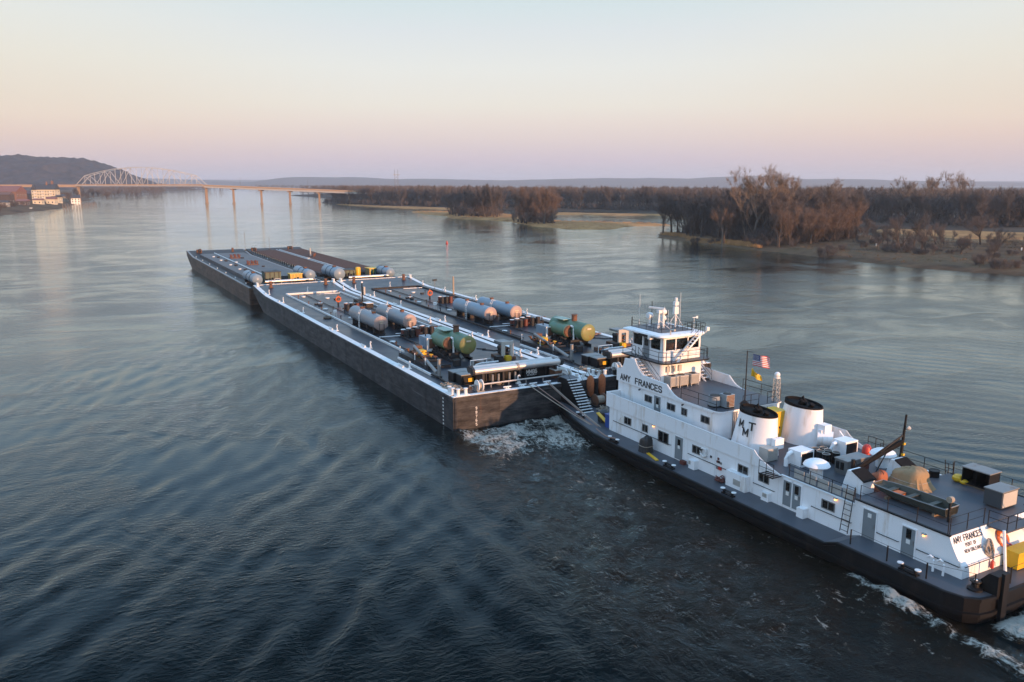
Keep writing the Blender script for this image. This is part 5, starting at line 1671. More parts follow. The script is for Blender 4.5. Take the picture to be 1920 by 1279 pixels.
W_N, W_R = 'near tank barge', 'right-hand tank barge'
tank_barge(0.0, 'long black tank barge with white edges, nearest to the camera', WORNW, True)
tank_barge(16.96, 'black tank barge with white edges lying right of the nearest one', DARKST, False)
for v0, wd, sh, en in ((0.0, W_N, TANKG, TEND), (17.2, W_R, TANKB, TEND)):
    tank(v0, 35.7, 5.4, 'left of two grey cylindrical tanks on the ' + wd, sh, en, 1)
    tank(v0, 35.2, 9.5, 'right of two grey cylindrical tanks on the ' + wd, sh, en, 1)
    heater(v0, 'twin green heater drums with olive end on the ' + wd)
    generator(v0, 'boxy pale blue generator with brown grille on the ' + wd)
    engine(v0, 'open pump engine in a pale frame on the ' + wd)
    drums(v0, 'cluster of red and black pump drums behind the grey tanks of the ' + wd, 32.3, 7.8, 6, 3)
    drums(v0, 'second cluster of pump drums to the right on the ' + wd, 32.6, 10.8, 4, 5)
    drums(v0, 'pump cluster ahead of the grey tanks on the ' + wd, 60.0, 8.2, 6, 9)
    manifold(v0, 'dark cargo manifold with yellow valves on the ' + wd)
    stern_gear(v0, wd, v0 == 0)
    lb = on_tow('life_ring_post', 'red post holding an orange life ring on the ' + wd, 'life ring', 66.3, v0 + 8.5, DZ)
    MB().b(-.12, .12, -.12, .12, 0, 1.9).build('post', RUSTM, lb)
    MB().torus((-.2, 0, 1.15), .42, .11, 'x', 16, 6).build('ring', ORANGE, lb, True)
    st = on_tow('sample_stand', 'small white box on thin legs on the ' + wd, 'stand', 54.4, v0 + 4.4, DZ)
    m = MB()
    for a in (-.18, .18):
        for b_ in (-.15, .15):
            m.bar((a * 1.4, b_ * 1.4, 0), (a, b_, .75), .025)
    m.build('legs', WORNW, st); MB().b(-.25, .25, -.22, .22, .75, 1.15).build('box', WORNW, st)
ms = on_tow('signal_mast', 'black signal mast with white lamp top on the near tank barge', 'mast', 66.6, 12.97, DZ)
MB().cyl((0, 0, 0), (0, 0, 3.7), .13, .11, 8).build('pole', SATIN, ms)
MB().cyl((0, 0, 3.7), (0, 0, 3.95), .2, .17, 10).build('lamp', WORNW, ms)
MB().b(-.3, .3, -.5, -.2, 1.6, 3.0).build('sign_panel', CANVAS, ms)
MB().b(-.6, .8, -.6, .9, 0, .5).b(.9, 2.6, -.4, .8, 0, .6).build('base_box', SATIN, ms)
cb = on_tow('cable_locker', 'low pale-topped locker behind the black signal mast', 'locker', 61.5, 12.2, DZ)
MB().b(0, 2.0, -1.0, .2, 0, .7).build('box', SATIN, cb); MB().b(-.05, 2.05, -1.05, .25, .7, .76).build('lid', WORNW, cb)
ty = on_tow('truck_tyre', 'worn brown tyre lying on the near tank barge deck', 'tyre', 53.6, 2.9, DZ)
MB().torus((0, 0, .18), .48, .19, 'z', 18, 8).build('tread', RUBBER, ty, True)
vp = on_tow('vent_post', 'tall tan vent pipe at the far edge of the right-hand tank barge', 'pipe', 69.6, 32.0, DZ)
MB().cyl((0, 0, 0), (0, 0, 3.5), .17, .15, 8).build('pipe', mat('tan_pipe', (.36, .27, .19), .6), vp, True)
MB().b(-.3, .3, -.3, .3, 0, .1).build('base', DARKST, vp)
fl_ = on_tow('flood_light', 'black flood light on a thin stand at the far bow of the right-hand barge', 'lamp', 79.5, 32.4, DZ + .1)
MB().bar((0, 0, 0), (0, 0, 1.6), .05).bar((0, 0, 0), (.4, 0, .0), .05).build('stand', STEEL, fl_)
MB().c(0, 0, 1.7, .3, .9, .3).build('lamp_head', SATIN, fl_)
yb = on_tow('marker_box', 'yellow box on the far edge strip beside the right-hand grey tank', 'box', 31.4, 32.4, DZ + .05)
MB().b(-.25, .25, -.25, .25, 0, .8).build('box', YELLOW, yb); MB().b(-.3, .3, -.3, .3, .8, .86).build('lid', DARKST, yb)
bp_ = on_tow('rope_pile', 'orange-brown rope heap on the far edge of the right-hand tank barge', 'rope', 22.0, 32.2, DZ + .05)
rope_pile(bp_, 'coils', 0, 0, .02, .55, 9, BROPE)
jx = on_tow('junction_post', 'short tan junction post between the two tank barges', 'post', 33.0, 13.1, DZ)
MB().b(-.1, .1, -.1, .1, 0, 1.0).build('post', RUSTM, jx); MB().b(-.2, .2, -.25, .1, .55, 1.05).build('box', CANVAS, jx)


# --- leading pair
def lead_barge_left():
    L = 92.5; u0 = 98.2
    root = on_tow('tank_barge', 'rusty-sided grey decked barge leading on the near side', 'barge', u0, -.3, 0)
    xb, rise = 80, 1.0
    barge_hull(root, L, 16.6, SIDEC, DARKST, xb, rise)
    strip(root, 'gunwale_strip', L, -.5, -.02, .3, L - .4, STEEL, xb, rise, .1)
    strip(root, 'gunwale_strip', L, -16.58, -16.1, .3, L - .4, STEEL, xb, rise, .1)
    MB().b(13, 82, -14.6, -2.2, DZ, DZ + .75).build('trunk_deck', DECKC, root)
    MB().cyl((13, -6.3, DZ + .9), (82, -6.3, DZ + .9), .14, .14, 8).build('deck_pipe', WORNW, root)
    MB().b(13, 82, -6.9, -6.6, DZ + .75, DZ + .85).build('pipe_trough', SATIN, root)
    for x in (20, 32, 44, 58, 70):
        place(HATCH, root, x, 4.2, DZ + .75); place(DHATCH, root, x + 4, 10.5, DZ + .75); place(DHATCH, root, x - 3, 5.0, DZ + .75); place(DHATCH, root, x - 1.6, 5.1, DZ + .75)
    for x in (8, 20, 32, 44, 56, 68, 80):
        place(KEVEL, root, x, .95, deck_h(x, L, xb, rise) + .02); place(KEVEL, root, x, 15.6, deck_h(x, L, xb, rise) + .02)
    for v in (3.2, 12.5):
        place(POSTB, root, 88, v, deck_h(88, L, xb, rise))
    place(HATCH, root, 48, 6.3, DZ + .95)
    return root


lead_barge_left()


def lead_barge_right():
    L = 92.5; u0 = 98.2
    root = on_tow('covered_barge', 'dark brown ribbed-deck barge leading on the far side', 'barge', u0, 17.0, 0)
    xb, rise = 80, 1.0
    barge_hull(root, L, 16.6, SIDEC, DARKST, xb, rise)
    MB().b(14, 88, -16.2, -1.1, DZ, DZ + .55).build('cover_base', DECKD, root)
    for side, (ya, yb_) in enumerate(((-8.0, -1.0), (-16.3, -9.4))):
        me = MB().prism([(-.42, 0), (-.22, .22), (.22, .22), (.42, 0)], 'y', ya, yb_).mesh('cover_rib', DECKD)
        for k in range(64):
            put('cover_rib', me, root, (15 + k * 1.14, 0, DZ + .55))
    for v in (8.2, 9.2):
        MB().cyl((14, -v, DZ + .72), (88, -v, DZ + .72), .1, .1, 6).build('deck_pipe', WORNW, root)
    me = MB().b(-.06, .06, -.06, .06, 0, .75).mesh('stanchion', CANVAS)
    for k in range(30):
        put('stanchion', me, root, (16 + k * 2.4, -.75, DZ))
    for x in (15, 40, 65):
        place(KEVEL, root, x, .5, DZ + .02); place(KEVEL, root, x, 16.1, DZ + .02)
    place(HATCH, root, 52, 8.7, DZ + .8)
    return root


lead_barge_right()
WF, WG = 'near leading barge', 'far leading barge'
C0 = DZ
for (u, v, r, L, lab, mt) in ((99.6, 1.75, 1.05, 10.5, 'blue-grey tank at the near stern corner of the near leading barge', TANKB),
                              (103.0, 13.6, 1.1, 11.0, 'blue-grey tank at the inner stern side of the near leading barge', TANKB),
                              (100.3, 19.2, 1.25, 10.0, 'fat pale blue tank at the inner stern corner of the far leading barge', TANKB),
                              (99.8, 30.6, 1.0, 7.5, 'pale blue tank at the far stern corner of the far leading barge', TANKB)):
    t = on_tow('storage_tank', lab, 'tank', u, v, C0)
    zc = r + .45
    MB().lathe([(.02, -.2), (r * .8, -.08), (r, .12), (r, L - .12), (r * .8, L + .1), (.02, L + .2)], (0, 0, zc), 20, 'x').build('shell', mt, t, True)
    for x in (1.4, L - 1.4):
        MB().b(x - .12, x + .12, -r * .8, r * .8, 0, zc - r * .55).build('saddle', DARKST, t)
    MB().b(L * .35, L * .45, -.3, .3, zc + r - .1, zc + r + .25).build('manhole', RUSTM, t)
    for x in (3.2, 6.5):
        MB().torus((x, 0, zc), r + .03, .05, 'x', 20, 5).build('strap', SATIN, t)


def machine_house(u, v, lab, body, frame, w=3.6, d=2.6, h=2.0):
    t = on_tow('machinery_house', lab, 'machinery', u, v, C0)
    MB().b(0, d, -w, 0, .2, h).build('housing', body, t)
    m = MB()
    for k in range(4):
        m.b(-.08, 0, -.2 - k * w / 3.6, -.05 - k * w / 3.6, 0, h + .1)
    m.build('frame_posts', frame, t)
    MB().b(-.15, d + .1, -w - .1, .1, h, h + .12).build('roof', frame, t)
    m = MB()
    for k in range(5):
        m.cyl((-.3, -.4 - k * .6, .1), (-.3, -.4 - k * .6, .8 + .15 * (k % 3)), .17, .17, 8)
    m.build('pipework', DARKST, t)
    return t


machine_house(106.0, 4.6, 'dark green machinery rack on the near leading barge', mat('dark_green_paint', (.035, .075, .055), .5), DARKST, 3.4, 3.0, 2.2)
machine_house(104.5, 9.6, 'yellow engine housing on the near leading barge', mat('ochre_paint', (.42, .27, .05), .5), YELLOW, 2.6, 2.2, 1.7)
machine_house(107.5, 21.8, 'green machinery block beside the fat tank of the far leading barge', mat('dark_green_paint', (.035, .075, .055), .5), DARKST, 3.2, 3.0, 1.6)
machine_house(106.5, 28.0, 'yellow fronted green engine house on the far leading barge', mat('moss_green_paint', (.06, .13, .09), .5), YELLOW, 3.0, 3.0, 1.8)
for u, v, w, lab in ((100.5, 3.4, 10, 'silver pipe across the stern of the near leading barge'), (99.8, 21.0, 9, 'silver pipe across the stern of the far leading barge')):
    t = on_tow('loading_header', lab, 'pipe', u, v, C0)
    MB().cyl((0, 0, .9), (0, -w, .9), .28, .28, 12).build('header_pipe', ALU, t, True)
    for k in range(4):
        MB().b(-.12, .12, -.5 - k * w / 4.2 - .1, -.5 - k * w / 4.2 + .1, 0, .65).build('stand', DARKST, t)
t = on_tow('yellow_drum', 'yellow tank standing on end on the far leading barge', 'drum', 110.5, 26.6, C0)
MB().lathe([(.6, 0), (.62, 1.7), (.5, 1.95), (.1, 2.0)], n=14).build('body', YELLOW, t, True)
t = on_tow('pipe_frame', 'tan pipe trestle at the stern of the near leading barge', 'frame', 101.6, 6.2, C0)
MB().tube([(0, .9, .1), (0, .5, 1.3), (0, -.5, 1.3), (0, -.9, .1)], .1, 6).bar((0, .7, .7), (0, -.7, .7), .08).build('frame_pipe', CANVAS, t)
for u, v, z, lab in ((161, 7.6, C0 + .75, 'cluster of red valves toward the bow of the near leading barge'), (140, 8.0, C0 + .75, 'second red valve cluster amidships on the near leading barge')):
    t = on_tow('valve_cluster', lab, 'valves', u, v, z)
    for k in range(6):
        x, y = (k % 2) * 2.2, -(k // 2) * 1.0
        MB().cyl((x, y, 0), (x, y, .8), .18, .18, 8).torus((x, y, .9), .3, .05, 'z', 10, 5).build('valve', REDBRN if k % 2 else RUSTM, t)
    MB().b(-.2, 2.4, -2.4, .4, 0, .15).build('tray', RUSTM, t)
t = on_tow('valve_cluster', 'red valve cluster and post on the dark ribbed deck', 'valves', 157.5, 28.6, C0 + .7)
for k in range(5):
    MB().cyl((k * 1.1 - 2, -k * .4, 0), (k * 1.1 - 2, -k * .4, .8), .18, .18, 8).build('valve', REDBRN if k % 2 else RUSTM, t)
MB().cyl((1.5, 0, 0), (1.5, 0, 2.3), .22, .18, 8).build('post', CANVAS, t)
for u, v, h, lab in ((187, 16.1, 5.5, 'thin jackstaff left of two on the bows of the leading barges'), (187.5, 23.5, 4.0, 'thin jackstaff right of two on the bows of the leading barges')):
    t = on_tow('jackstaff', lab, 'mast', u, v, C0 + .8)
    MB().bar((0, 0, 0), (0, 0, h), .06).build('pole', STEEL, t); MB().b(-.25, .25, -.25, .25, 0, .2).build('base', DARKST, t)
for k, (u, v) in enumerate(((186, 2.6), (185.5, 18.3), (186.5, 29.5))):
    t = on_tow('bow_winch', ['dark winch on the bow of the near leading barge', 'dark winch at the inner bow of the far leading barge', 'dark winch at the outer bow of the far leading barge'][k], 'winch', u, v, C0 + .65)
    MB().cyl((0, -.5, .6), (0, .5, .6), .45, .45, 12).build('rope_drum', DARKST, t)
    MB().b(-.6, .6, -.7, -.5, 0, 1.0).b(-.6, .6, .5, .7, 0, 1.0).build('frame', RUSTM, t)
# ------------------------------------------------------------------ towboat
TB = on_tow('towboat', 'white multi-deck towboat with black hull pushing the barges', 'towboat', 0, VC, 0)
HB = [(.3, 3.0), (.2, 4.3), (-1.2, 4.85), (-5.2, 5.95), (-8, 6.55), (-10.5, 6.95), (-13, 7.12), (-17, 7.2), (-24, 7.2), (-31, 7.2), (-37.3, 7.2), (-38.3, 7.2), (-42, 7.18), (-45.6, 7.1), (-46.6, 6.8), (-47.15, 6.2), (-47.3, 5.4), (-47.3, 2.5)]
OUT = HB + [(x, -y) for x, y in reversed(HB)]


def mz(x):
    if x > -37.3: return 1.2 + .25 * smooth1((x + 6) / 6)
    if x < -38.3: return 1.6
    return 1.2 + .4 * (-37.3 - x)


def smooth1(t):
    t = min(1, max(0, t)); return t * t * (3 - 2 * t)


def loft_hull():
    m = MB(); n = len(OUT)
    cx, cy = -24.0, 0.0
    rings = []
    def ring(zf, off):
        o = len(m.v)
        for i, (x, y) in enumerate(OUT):
            a = Vector(OUT[i - 1]); b_ = Vector(OUT[(i + 1) % n])
            d = (b_ - a).normalized(); nn = Vector((d.y, -d.x))
            if nn.dot(Vector((x - cx, y - cy))) < 0: nn = -nn
            m.v.append((x + nn.x * off, y + nn.y * off, zf(x)))
        rings.append(o)
    ring(lambda x: -1.2, -.9)
    ring(lambda x: 0.05, -.05)
    ring(lambda x: .42, 0)
    ring(lambda x: .46, .13)
    ring(lambda x: .66, .13)
    ring(lambda x: .70, 0)
    ring(lambda x: mz(x) - .26, 0)
    ring(lambda x: mz(x) - .22, .12)
    ring(lambda x: mz(x) - .02, .12)
    ring(lambda x: mz(x) + .02, .06)
    ring(lambda x: mz(x) + .02, -.06)
    ring(lambda x: mz(x) - .06, -.08)
    for a, b_ in zip(rings[:-1], rings[1:]):
        for i in range(n):
            j = (i + 1) % n
            m.f.append((a + i, a + j, b_ + j, b_ + i)); m.m.append(0)
    m.build('hull', BLACK, TB)
    d = MB()
    top = [(x, y, mz(x)) for x, y in HB]
    for a, b_ in zip(top[:-1], top[1:]):
        d.quad((a[0], -a[1], a[2]), (a[0], a[1], a[2]), (b_[0], b_[1], b_[2]), (b_[0], -b_[1], b_[2]))
    d.build('main_deck', BDECK, TB)


loft_hull()
LWAM = {}


def window(parent, cx, cz, w, h, wall, side, panes=2, axis='y', gl=None):
    """window set on a wall: axis 'y' on a side wall (wall = y), axis 'x' on an end wall (wall = x, cx = y)"""
    gl = gl or GLASS
    fr = MB(); t = .055
    def B(a0, a1, z0, z1, d0, d1):
        lo, hi = sorted((wall + side * d0, wall + side * d1))
        return (a0, a1, lo, hi, z0, z1) if axis == 'y' else (lo, hi, a0, a1, z0, z1)
    fr.b(*B(cx - w / 2 - t, cx + w / 2 + t, cz - h / 2 - t, cz - h / 2, -.01, .05))
    fr.b(*B(cx - w / 2 - t, cx + w / 2 + t, cz + h / 2, cz + h / 2 + t, -.01, .05))
    fr.b(*B(cx - w / 2 - t, cx - w / 2, cz - h / 2, cz + h / 2, -.01, .05))
    fr.b(*B(cx + w / 2, cx + w / 2 + t, cz - h / 2, cz + h / 2, -.01, .05))
    for k in range(1, panes):
        x = cx - w / 2 + w * k / panes
        fr.b(*B(x - t * .55, x + t * .55, cz - h / 2, cz + h / 2, -.01, .045))
    fr.build('window_frame', STEEL if gl is GLASS else WHITE, parent)
    for k in range(panes):
        x0 = cx - w / 2 + w * k / panes + t * .5; x1 = cx - w / 2 + w * (k + 1) / panes - t * .5
        MB().b(*B(x0, x1, cz - h / 2, cz + h / 2, .005, .02)).build('pane', gl, parent)


def door(parent, x0, x1, z0, z1, wall, side, win=True, sign=None, m_=None):
    lo, hi = sorted((wall - side * .01, wall + side * .045))
    d = MB().b(x0, x1, lo, hi, z0, z1).build('door', m_ or DOORG, parent)
    f = MB(); t = .07
    lo2, hi2 = sorted((wall - side * .01, wall + side * .07))
    f.b(x0 - t, x0, lo2, hi2, z0, z1 + t).b(x1, x1 + t, lo2, hi2, z0, z1 + t).b(x0, x1, lo2, hi2, z1, z1 + t)
    f.build('door_frame', m_ or WHITE, parent)
    a, b_ = sorted((wall + side * .045, wall + side * .06))
    xc = (x0 + x1) / 2
    if win:
        MB().b(xc - .17, xc + .17, a, b_, z0 + 1.15, z0 + 1.75).build('door_pane', GLASS, parent)
    MB().b(x0 + .08, x0 + .13, a, b_ + .03, z0 + .85, z0 + 1.1).build('door_handle', STEEL, parent)
    if sign:
        MB().b(xc - .13, xc + .13, a, b_ + .008, z0 + sign, z0 + sign + .28).build('notice', PRINTW, parent)


# ---- main-deck house
prof = [(-10.07, 1.1), (-10.07, 3.5), (-37.7, 3.5), (-37.7, 3.88), (-44.3, 3.88), (-44.42, 3.6), (-44.6, 3.25), (-44.82, 2.9), (-45.02, 2.6), (-45.18, 2.38), (-45.26, 2.2), (-45.28, 1.4), (-45.28, 1.1)]
LH = MB().prism(prof, 'y', -5.03, 5.03).build('lower_house', WHITE, TB)
for side in (1, -1):
    wy = 5.03 * side
    for u0, u1, z0, z1 in ((-12.5, -13.45, 2.5, 3.08), (-15.2, -15.9, 2.5, 3.08), (-17.45, -18.75, 2.2, 3.1), (-21.9, -22.9, 2.48, 3.06), (-27.15, -28.12, 2.48, 3.02), (-29.3, -30.25, 2.46, 3.0), (-35.15, -36.15, 2.45, 2.98)):
        window(LH, (u0 + u1) / 2, (z0 + z1) / 2, u0 - u1, z1 - z0, wy, side)
    door(LH, -20.72, -19.7, 1.3, 3.27, wy, side, sign=.95)
    door(LH, -32.5, -31.7, 1.42, 3.28, wy, side, sign=.8)
    door(LH, -33.32, -32.53, 1.42, 3.28, wy, side, sign=.75)
    door(LH, -39.42, -38.45, 1.62, 3.55, wy, side, win=False, sign=1.45)
    door(LH, -42.2, -41.3, 1.62, 3.45, wy, side, win=True, sign=.8)
    # grab rails and low pipe rail lines
    for a, b_, z in ((-10.8, -19.2, 2.28), (-21.4, -26.6, 2.2), (-28.8, -30.9, 2.1), (-34.3, -37.6, 2.2), (-39.55, -41.1, 2.3), (-42.35, -45.1, 2.32)):
        m = MB().bar((a, wy + side * .09, z), (b_, wy + side * .09, z), .028)
        for k in range(max(2, int((a - b_) / 1.2) + 1)):
            x = a + (b_ - a) * k / max(1, int((a - b_) / 1.2))
            m.bar((x, wy, z), (x, wy + side * .09, z), .018)
        m.build('grab_rail', SATIN, LH)
    # panel seams, eave lip
    for x in (-11.3, -14.6, -16.2, -19.2, -21.25, -24.8, -28.4, -31.2, -34.6, -37.3):
        lo, hi = sorted((wy, wy + side * .015))
        MB().b(x - .02, x + .02, lo, hi, 1.2, 3.45).build('panel_seam', TRIMW, LH)
    lo, hi = sorted((wy, wy + side * .05))
    MB().b(-31, -10.1, lo, hi, 3.42, 3.5).build('eave_lip', TRIMW, LH)
    lo, hi = sorted((wy - side * .1, wy + side * .06))
    MB().b(-37.7, -31.4, lo, hi, 3.5, 3.58).build('roof_edge', TRIMW, LH)
    MB().b(-44.35, -37.75, lo, hi, 3.88, 3.97).build('roof_edge', SATIN, LH)
    # vent boxes at the foot of the wall
    for x0, x1, d_, z1 in ((-22.7, -22.0, .5, 1.95), (-28.4, -26.35, .5, 2.42), (-30.6, -29.9, .35, 1.85), (-34.0, -33.4, .5, 1.9)):
        lo, hi = sorted((wy, wy + side * d_))
        vb = MB().b(x0, x1, lo, hi, 1.2, z1).build('vent_box', WHITE, LH)
    for x0, x1, z0, z1, d_ in ((-27.9, -27.15, 1.5, 1.95, .5), (-22.25, -22.02, 1.55, 1.85, .5), (-30.45, -30.05, 1.5, 1.78, .35)):
        y = wy + side * d_
        m = MB()
        for k in range(6):
            zz = z0 + (z1 - z0) * k / 6
            lo, hi = sorted((y, y + side * .025))
            m.b(x0, x1, lo, hi, zz, zz + (z1 - z0) / 9)
        lo, hi = sorted((y, y + side * .012)); m.b(x0, x1, lo, hi, z0, z1)
        m.build('vent_grille', GALV, LH)
    # wall lamps that are lit
    for x, z in ((-16.75, 3.36), (-36.25, 3.42), (-42.75, 3.42)):
        lo, hi = sorted((wy, wy + side * .16))
        MB().b(x - .12, x + .12, lo, hi, z, z + .1).build('lamp_hood', CANVAS, LH)
        MB().cyl((x, wy + side * .09, z), (x, wy + side * .09, z - .1), .08, .06, 8).build('lamp_glass', LAMP, LH)
    for x in (-24.5, -24.2, -24.35):
        lo, hi = sorted((wy, wy + side * .06))
    for x, z, mt in ((-24.1, 2.62, DARKST), (-24.95, 2.7, REDBRN), (-25.05, 2.45, DARKST), (-24.85, 2.45, REDBRN), (-25.25, 2.42, STEEL)):
        lo, hi = sorted((wy, wy + side * .06)); MB().b(x - .08, x + .08, lo, hi, z, z + .18).build('alarm_box', mt, LH)
    lo, hi = sorted((wy, wy + side * .12)); MB().b(-25.35, -25.05, lo, hi, 1.95, 2.2).build('fire_station', RED, LH)
    lo, hi = sorted((wy, wy + side * .1)); MB().b(-25.0, -24.8, lo, hi, 1.95, 2.18).build('hose_station', STEEL, LH)
    # conduit pipes down the wall
    m = MB()
    for x in (-11.3, -15.1, -24.6, -28.75):
        m.bar((x, wy + side * .05, 1.25), (x, wy + side * .05, 3.4), .022)
    m.build('conduit', TRIMW, LH)
    # sailing boat outline on the wall near the front
    m = MB(); y = wy + side * .012
    m.tube([(-12.1, y, 2.25), (-12.2, y, 2.75), (-12.15, y, 3.1), (-11.9, y, 3.15)], .014, 4)
    m.tube([(-12.15, y, 3.1), (-12.35, y, 2.8), (-12.4, y, 2.4)], .014, 4)
    m.tube([(-11.5, y, 2.3), (-11.7, y, 2.18), (-12.2, y, 2.18), (-12.45, y, 2.35)], .014, 4)
    m.tube([(-11.55, y, 2.35), (-11.95, y, 2.9), (-12.0, y, 2.3)], .014, 4)
    m.build('boat_emblem', PRINTY, LH)
    # ladder up to the upper deck
    m = MB(); y = wy + side * .3
    for x in (-37.15, -37.75):
        m.bar((x, wy + side * .55, 1.6), (x, wy + side * .12, 4.75), .03)
    for k in range(9):
        t = k / 9 + .04
        m.bar((-37.15, wy + side * (.55 - .43 * t), 1.6 + 3.15 * t), (-37.75, wy + side * (.55 - .43 * t), 1.6 + 3.15 * t), .022)
    m.build('wall_ladder', SATIN, LH)
    # bent vent pipes near the stern
    for x in (-43.8, -44.45):
        MB().tube([(x, wy + side * .5, 1.6), (x, wy + side * .5, 2.3), (x + .08, wy + side * .5, 2.45), (x + .25, wy + side * .5, 2.5), (x + .4, wy + side * .5, 2.36)], .07, 7).build('vent_pipe', WHITE, LH)
# front wall door
window(LH, 2.6, 2.7, 1.0, .6, -10.07, 1, axis='x'); window(LH, -2.6, 2.7, 1.0, .6, -10.07, 1, axis='x')
# stern wall: recess with stairs, rails, lettering
M1 = MB().bar((-45.36, 4.95, 2.36), (-45.36, -1.0, 2.36), .028).bar((-45.36, -1.6, 2.36), (-45.36, -4.95, 2.36), .028)
M1.build('stern_grab_rail', SATIN, LH)
aft = Vector((.52, 0, .854)).normalized()


def stern_pt(z):
    pz = [(3.88, -44.3), (3.6, -44.42), (3.25, -44.6), (2.9, -44.82), (2.6, -45.02), (2.38, -45.18), (2.2, -45.26)]
    for (a, xa), (b_, xb) in zip(pz[:-1], pz[1:]):
        if b_ <= z <= a:
            return xa + (xb - xa) * (a - z) / (a - b_)
    return -45.28


def stern_text(name, s, y0, z, size, width):
    up = Vector((stern_pt(z + size * .72) - stern_pt(z), 0, size * .72)).normalized()
    o = Vector((stern_pt(z), y0, z)) + Vector((-up.z, 0, up.x)) * .02
    return text_on(name, s, size, PRINTK, LH, frame_M(o, (0, -1, 0), up), width, .75)


stern_text('name_lettering', 'AMY FRANCES', 4.85, 3.46, .33, 2.75)
stern_text('port_lettering', 'PORT OF', 3.9, 3.16, .18, 1.05)
stern_text('port_lettering', 'NEW ORLEANS', 4.2, 2.88, .18, 1.65)
MB().b(-45.55, -44.28, -1.5, 1.4, 3.78, 3.88).build('stair_head', BDECK, LH)
m = MB()
for k in range(7):
    t = k / 7
    m.b(-45.5, -44.75, -1.55 - t * 1.5 - .26, -1.55 - t * 1.5, 3.6 - t * 2.0 - .04, 3.6 - t * 2.0)
m.bar((-44.75, -1.5, 3.75), (-44.75, -3.2, 1.6), .05).bar((-45.5, -1.5, 3.75), (-45.5, -3.2, 1.6), .05)
m.build('stern_stair', WHITE, LH)
m = rail_path(MB(), [(-44.35, 1.38, 3.88), (-45.5, 1.38, 3.88), (-45.5, -1.45, 3.88)], .95, post_every=1.1)
m.bar((-45.5, -1.5, 4.8), (-45.5, -3.2, 2.6), .025).bar((-44.75, -1.5, 4.8), (-44.75, -3.2, 2.6), .025)
m.build('stern_railing', SATIN, LH)
MB().cyl((-45.95, 1.85, 1.6), (-45.6, 1.85, 4.1), .09, .09, 8).build('awning_post', WHITE, TB)

# ---- upper deck sheets
MB().b(-37.65, -9.75, -4.98, 4.98, 3.505, 3.545).build('upper_deck', BDECK, TB)
MB().b(-44.28, -37.65, -4.98, 4.98, 3.885, 3.93).build('upper_deck', BDECK, TB)
for side in (1, -1):
    lo, hi = sorted((5.03 * side, 5.10 * side))
    pb = [(-9.6, 3.46), (-9.6, 4.86), (-9.9, 4.8), (-28.7, 4.62)]
    for k in range(1, 8):
        t = k / 7
        pb.append((-28.7 - 2.6 * t, 4.62 - 1.1 * (t ** .62)))
    pb += [(-31.4, 3.46)]
    BU = MB().prism(pb, 'y', lo, hi).build('bulwark', WHITE, TB)
    lo2, hi2 = sorted((5.0 * side, 5.14 * side))
    m = MB()
    for a, b_ in zip(pb[2:-2], pb[3:-1]):
        m.bar((a[0], 5.065 * side, a[1]), (b_[0], 5.065 * side, b_[1]), .045)
    m.build('cap_rail', TRIMW, BU)
MB().b(-9.75, -9.6, -5.03, 5.03, 3.46, 4.84).build('front_bulwark', WHITE, TB)
# port-side landing by the bulwark's end
for side in (1, -1):
    lo, hi = sorted((5.1 * side, 6.0 * side))
    m = MB()
    for k in range(5):
        m.b(-31.5 + k * .3, -31.38 + k * .3, lo, hi, 3.42, 3.47)
    m.b(-31.5, -30.1, hi - .05 if side > 0 else lo, hi if side > 0 else lo + .05, 3.4, 3.48)
    m.build('landing_grate', SATIN, TB)
    rail_path(MB(), [(-30.1, 5.95 * side, 3.45), (-31.5, 5.95 * side, 3.45)], 1.0, post_every=.7).build('landing_rail', SATIN, TB)

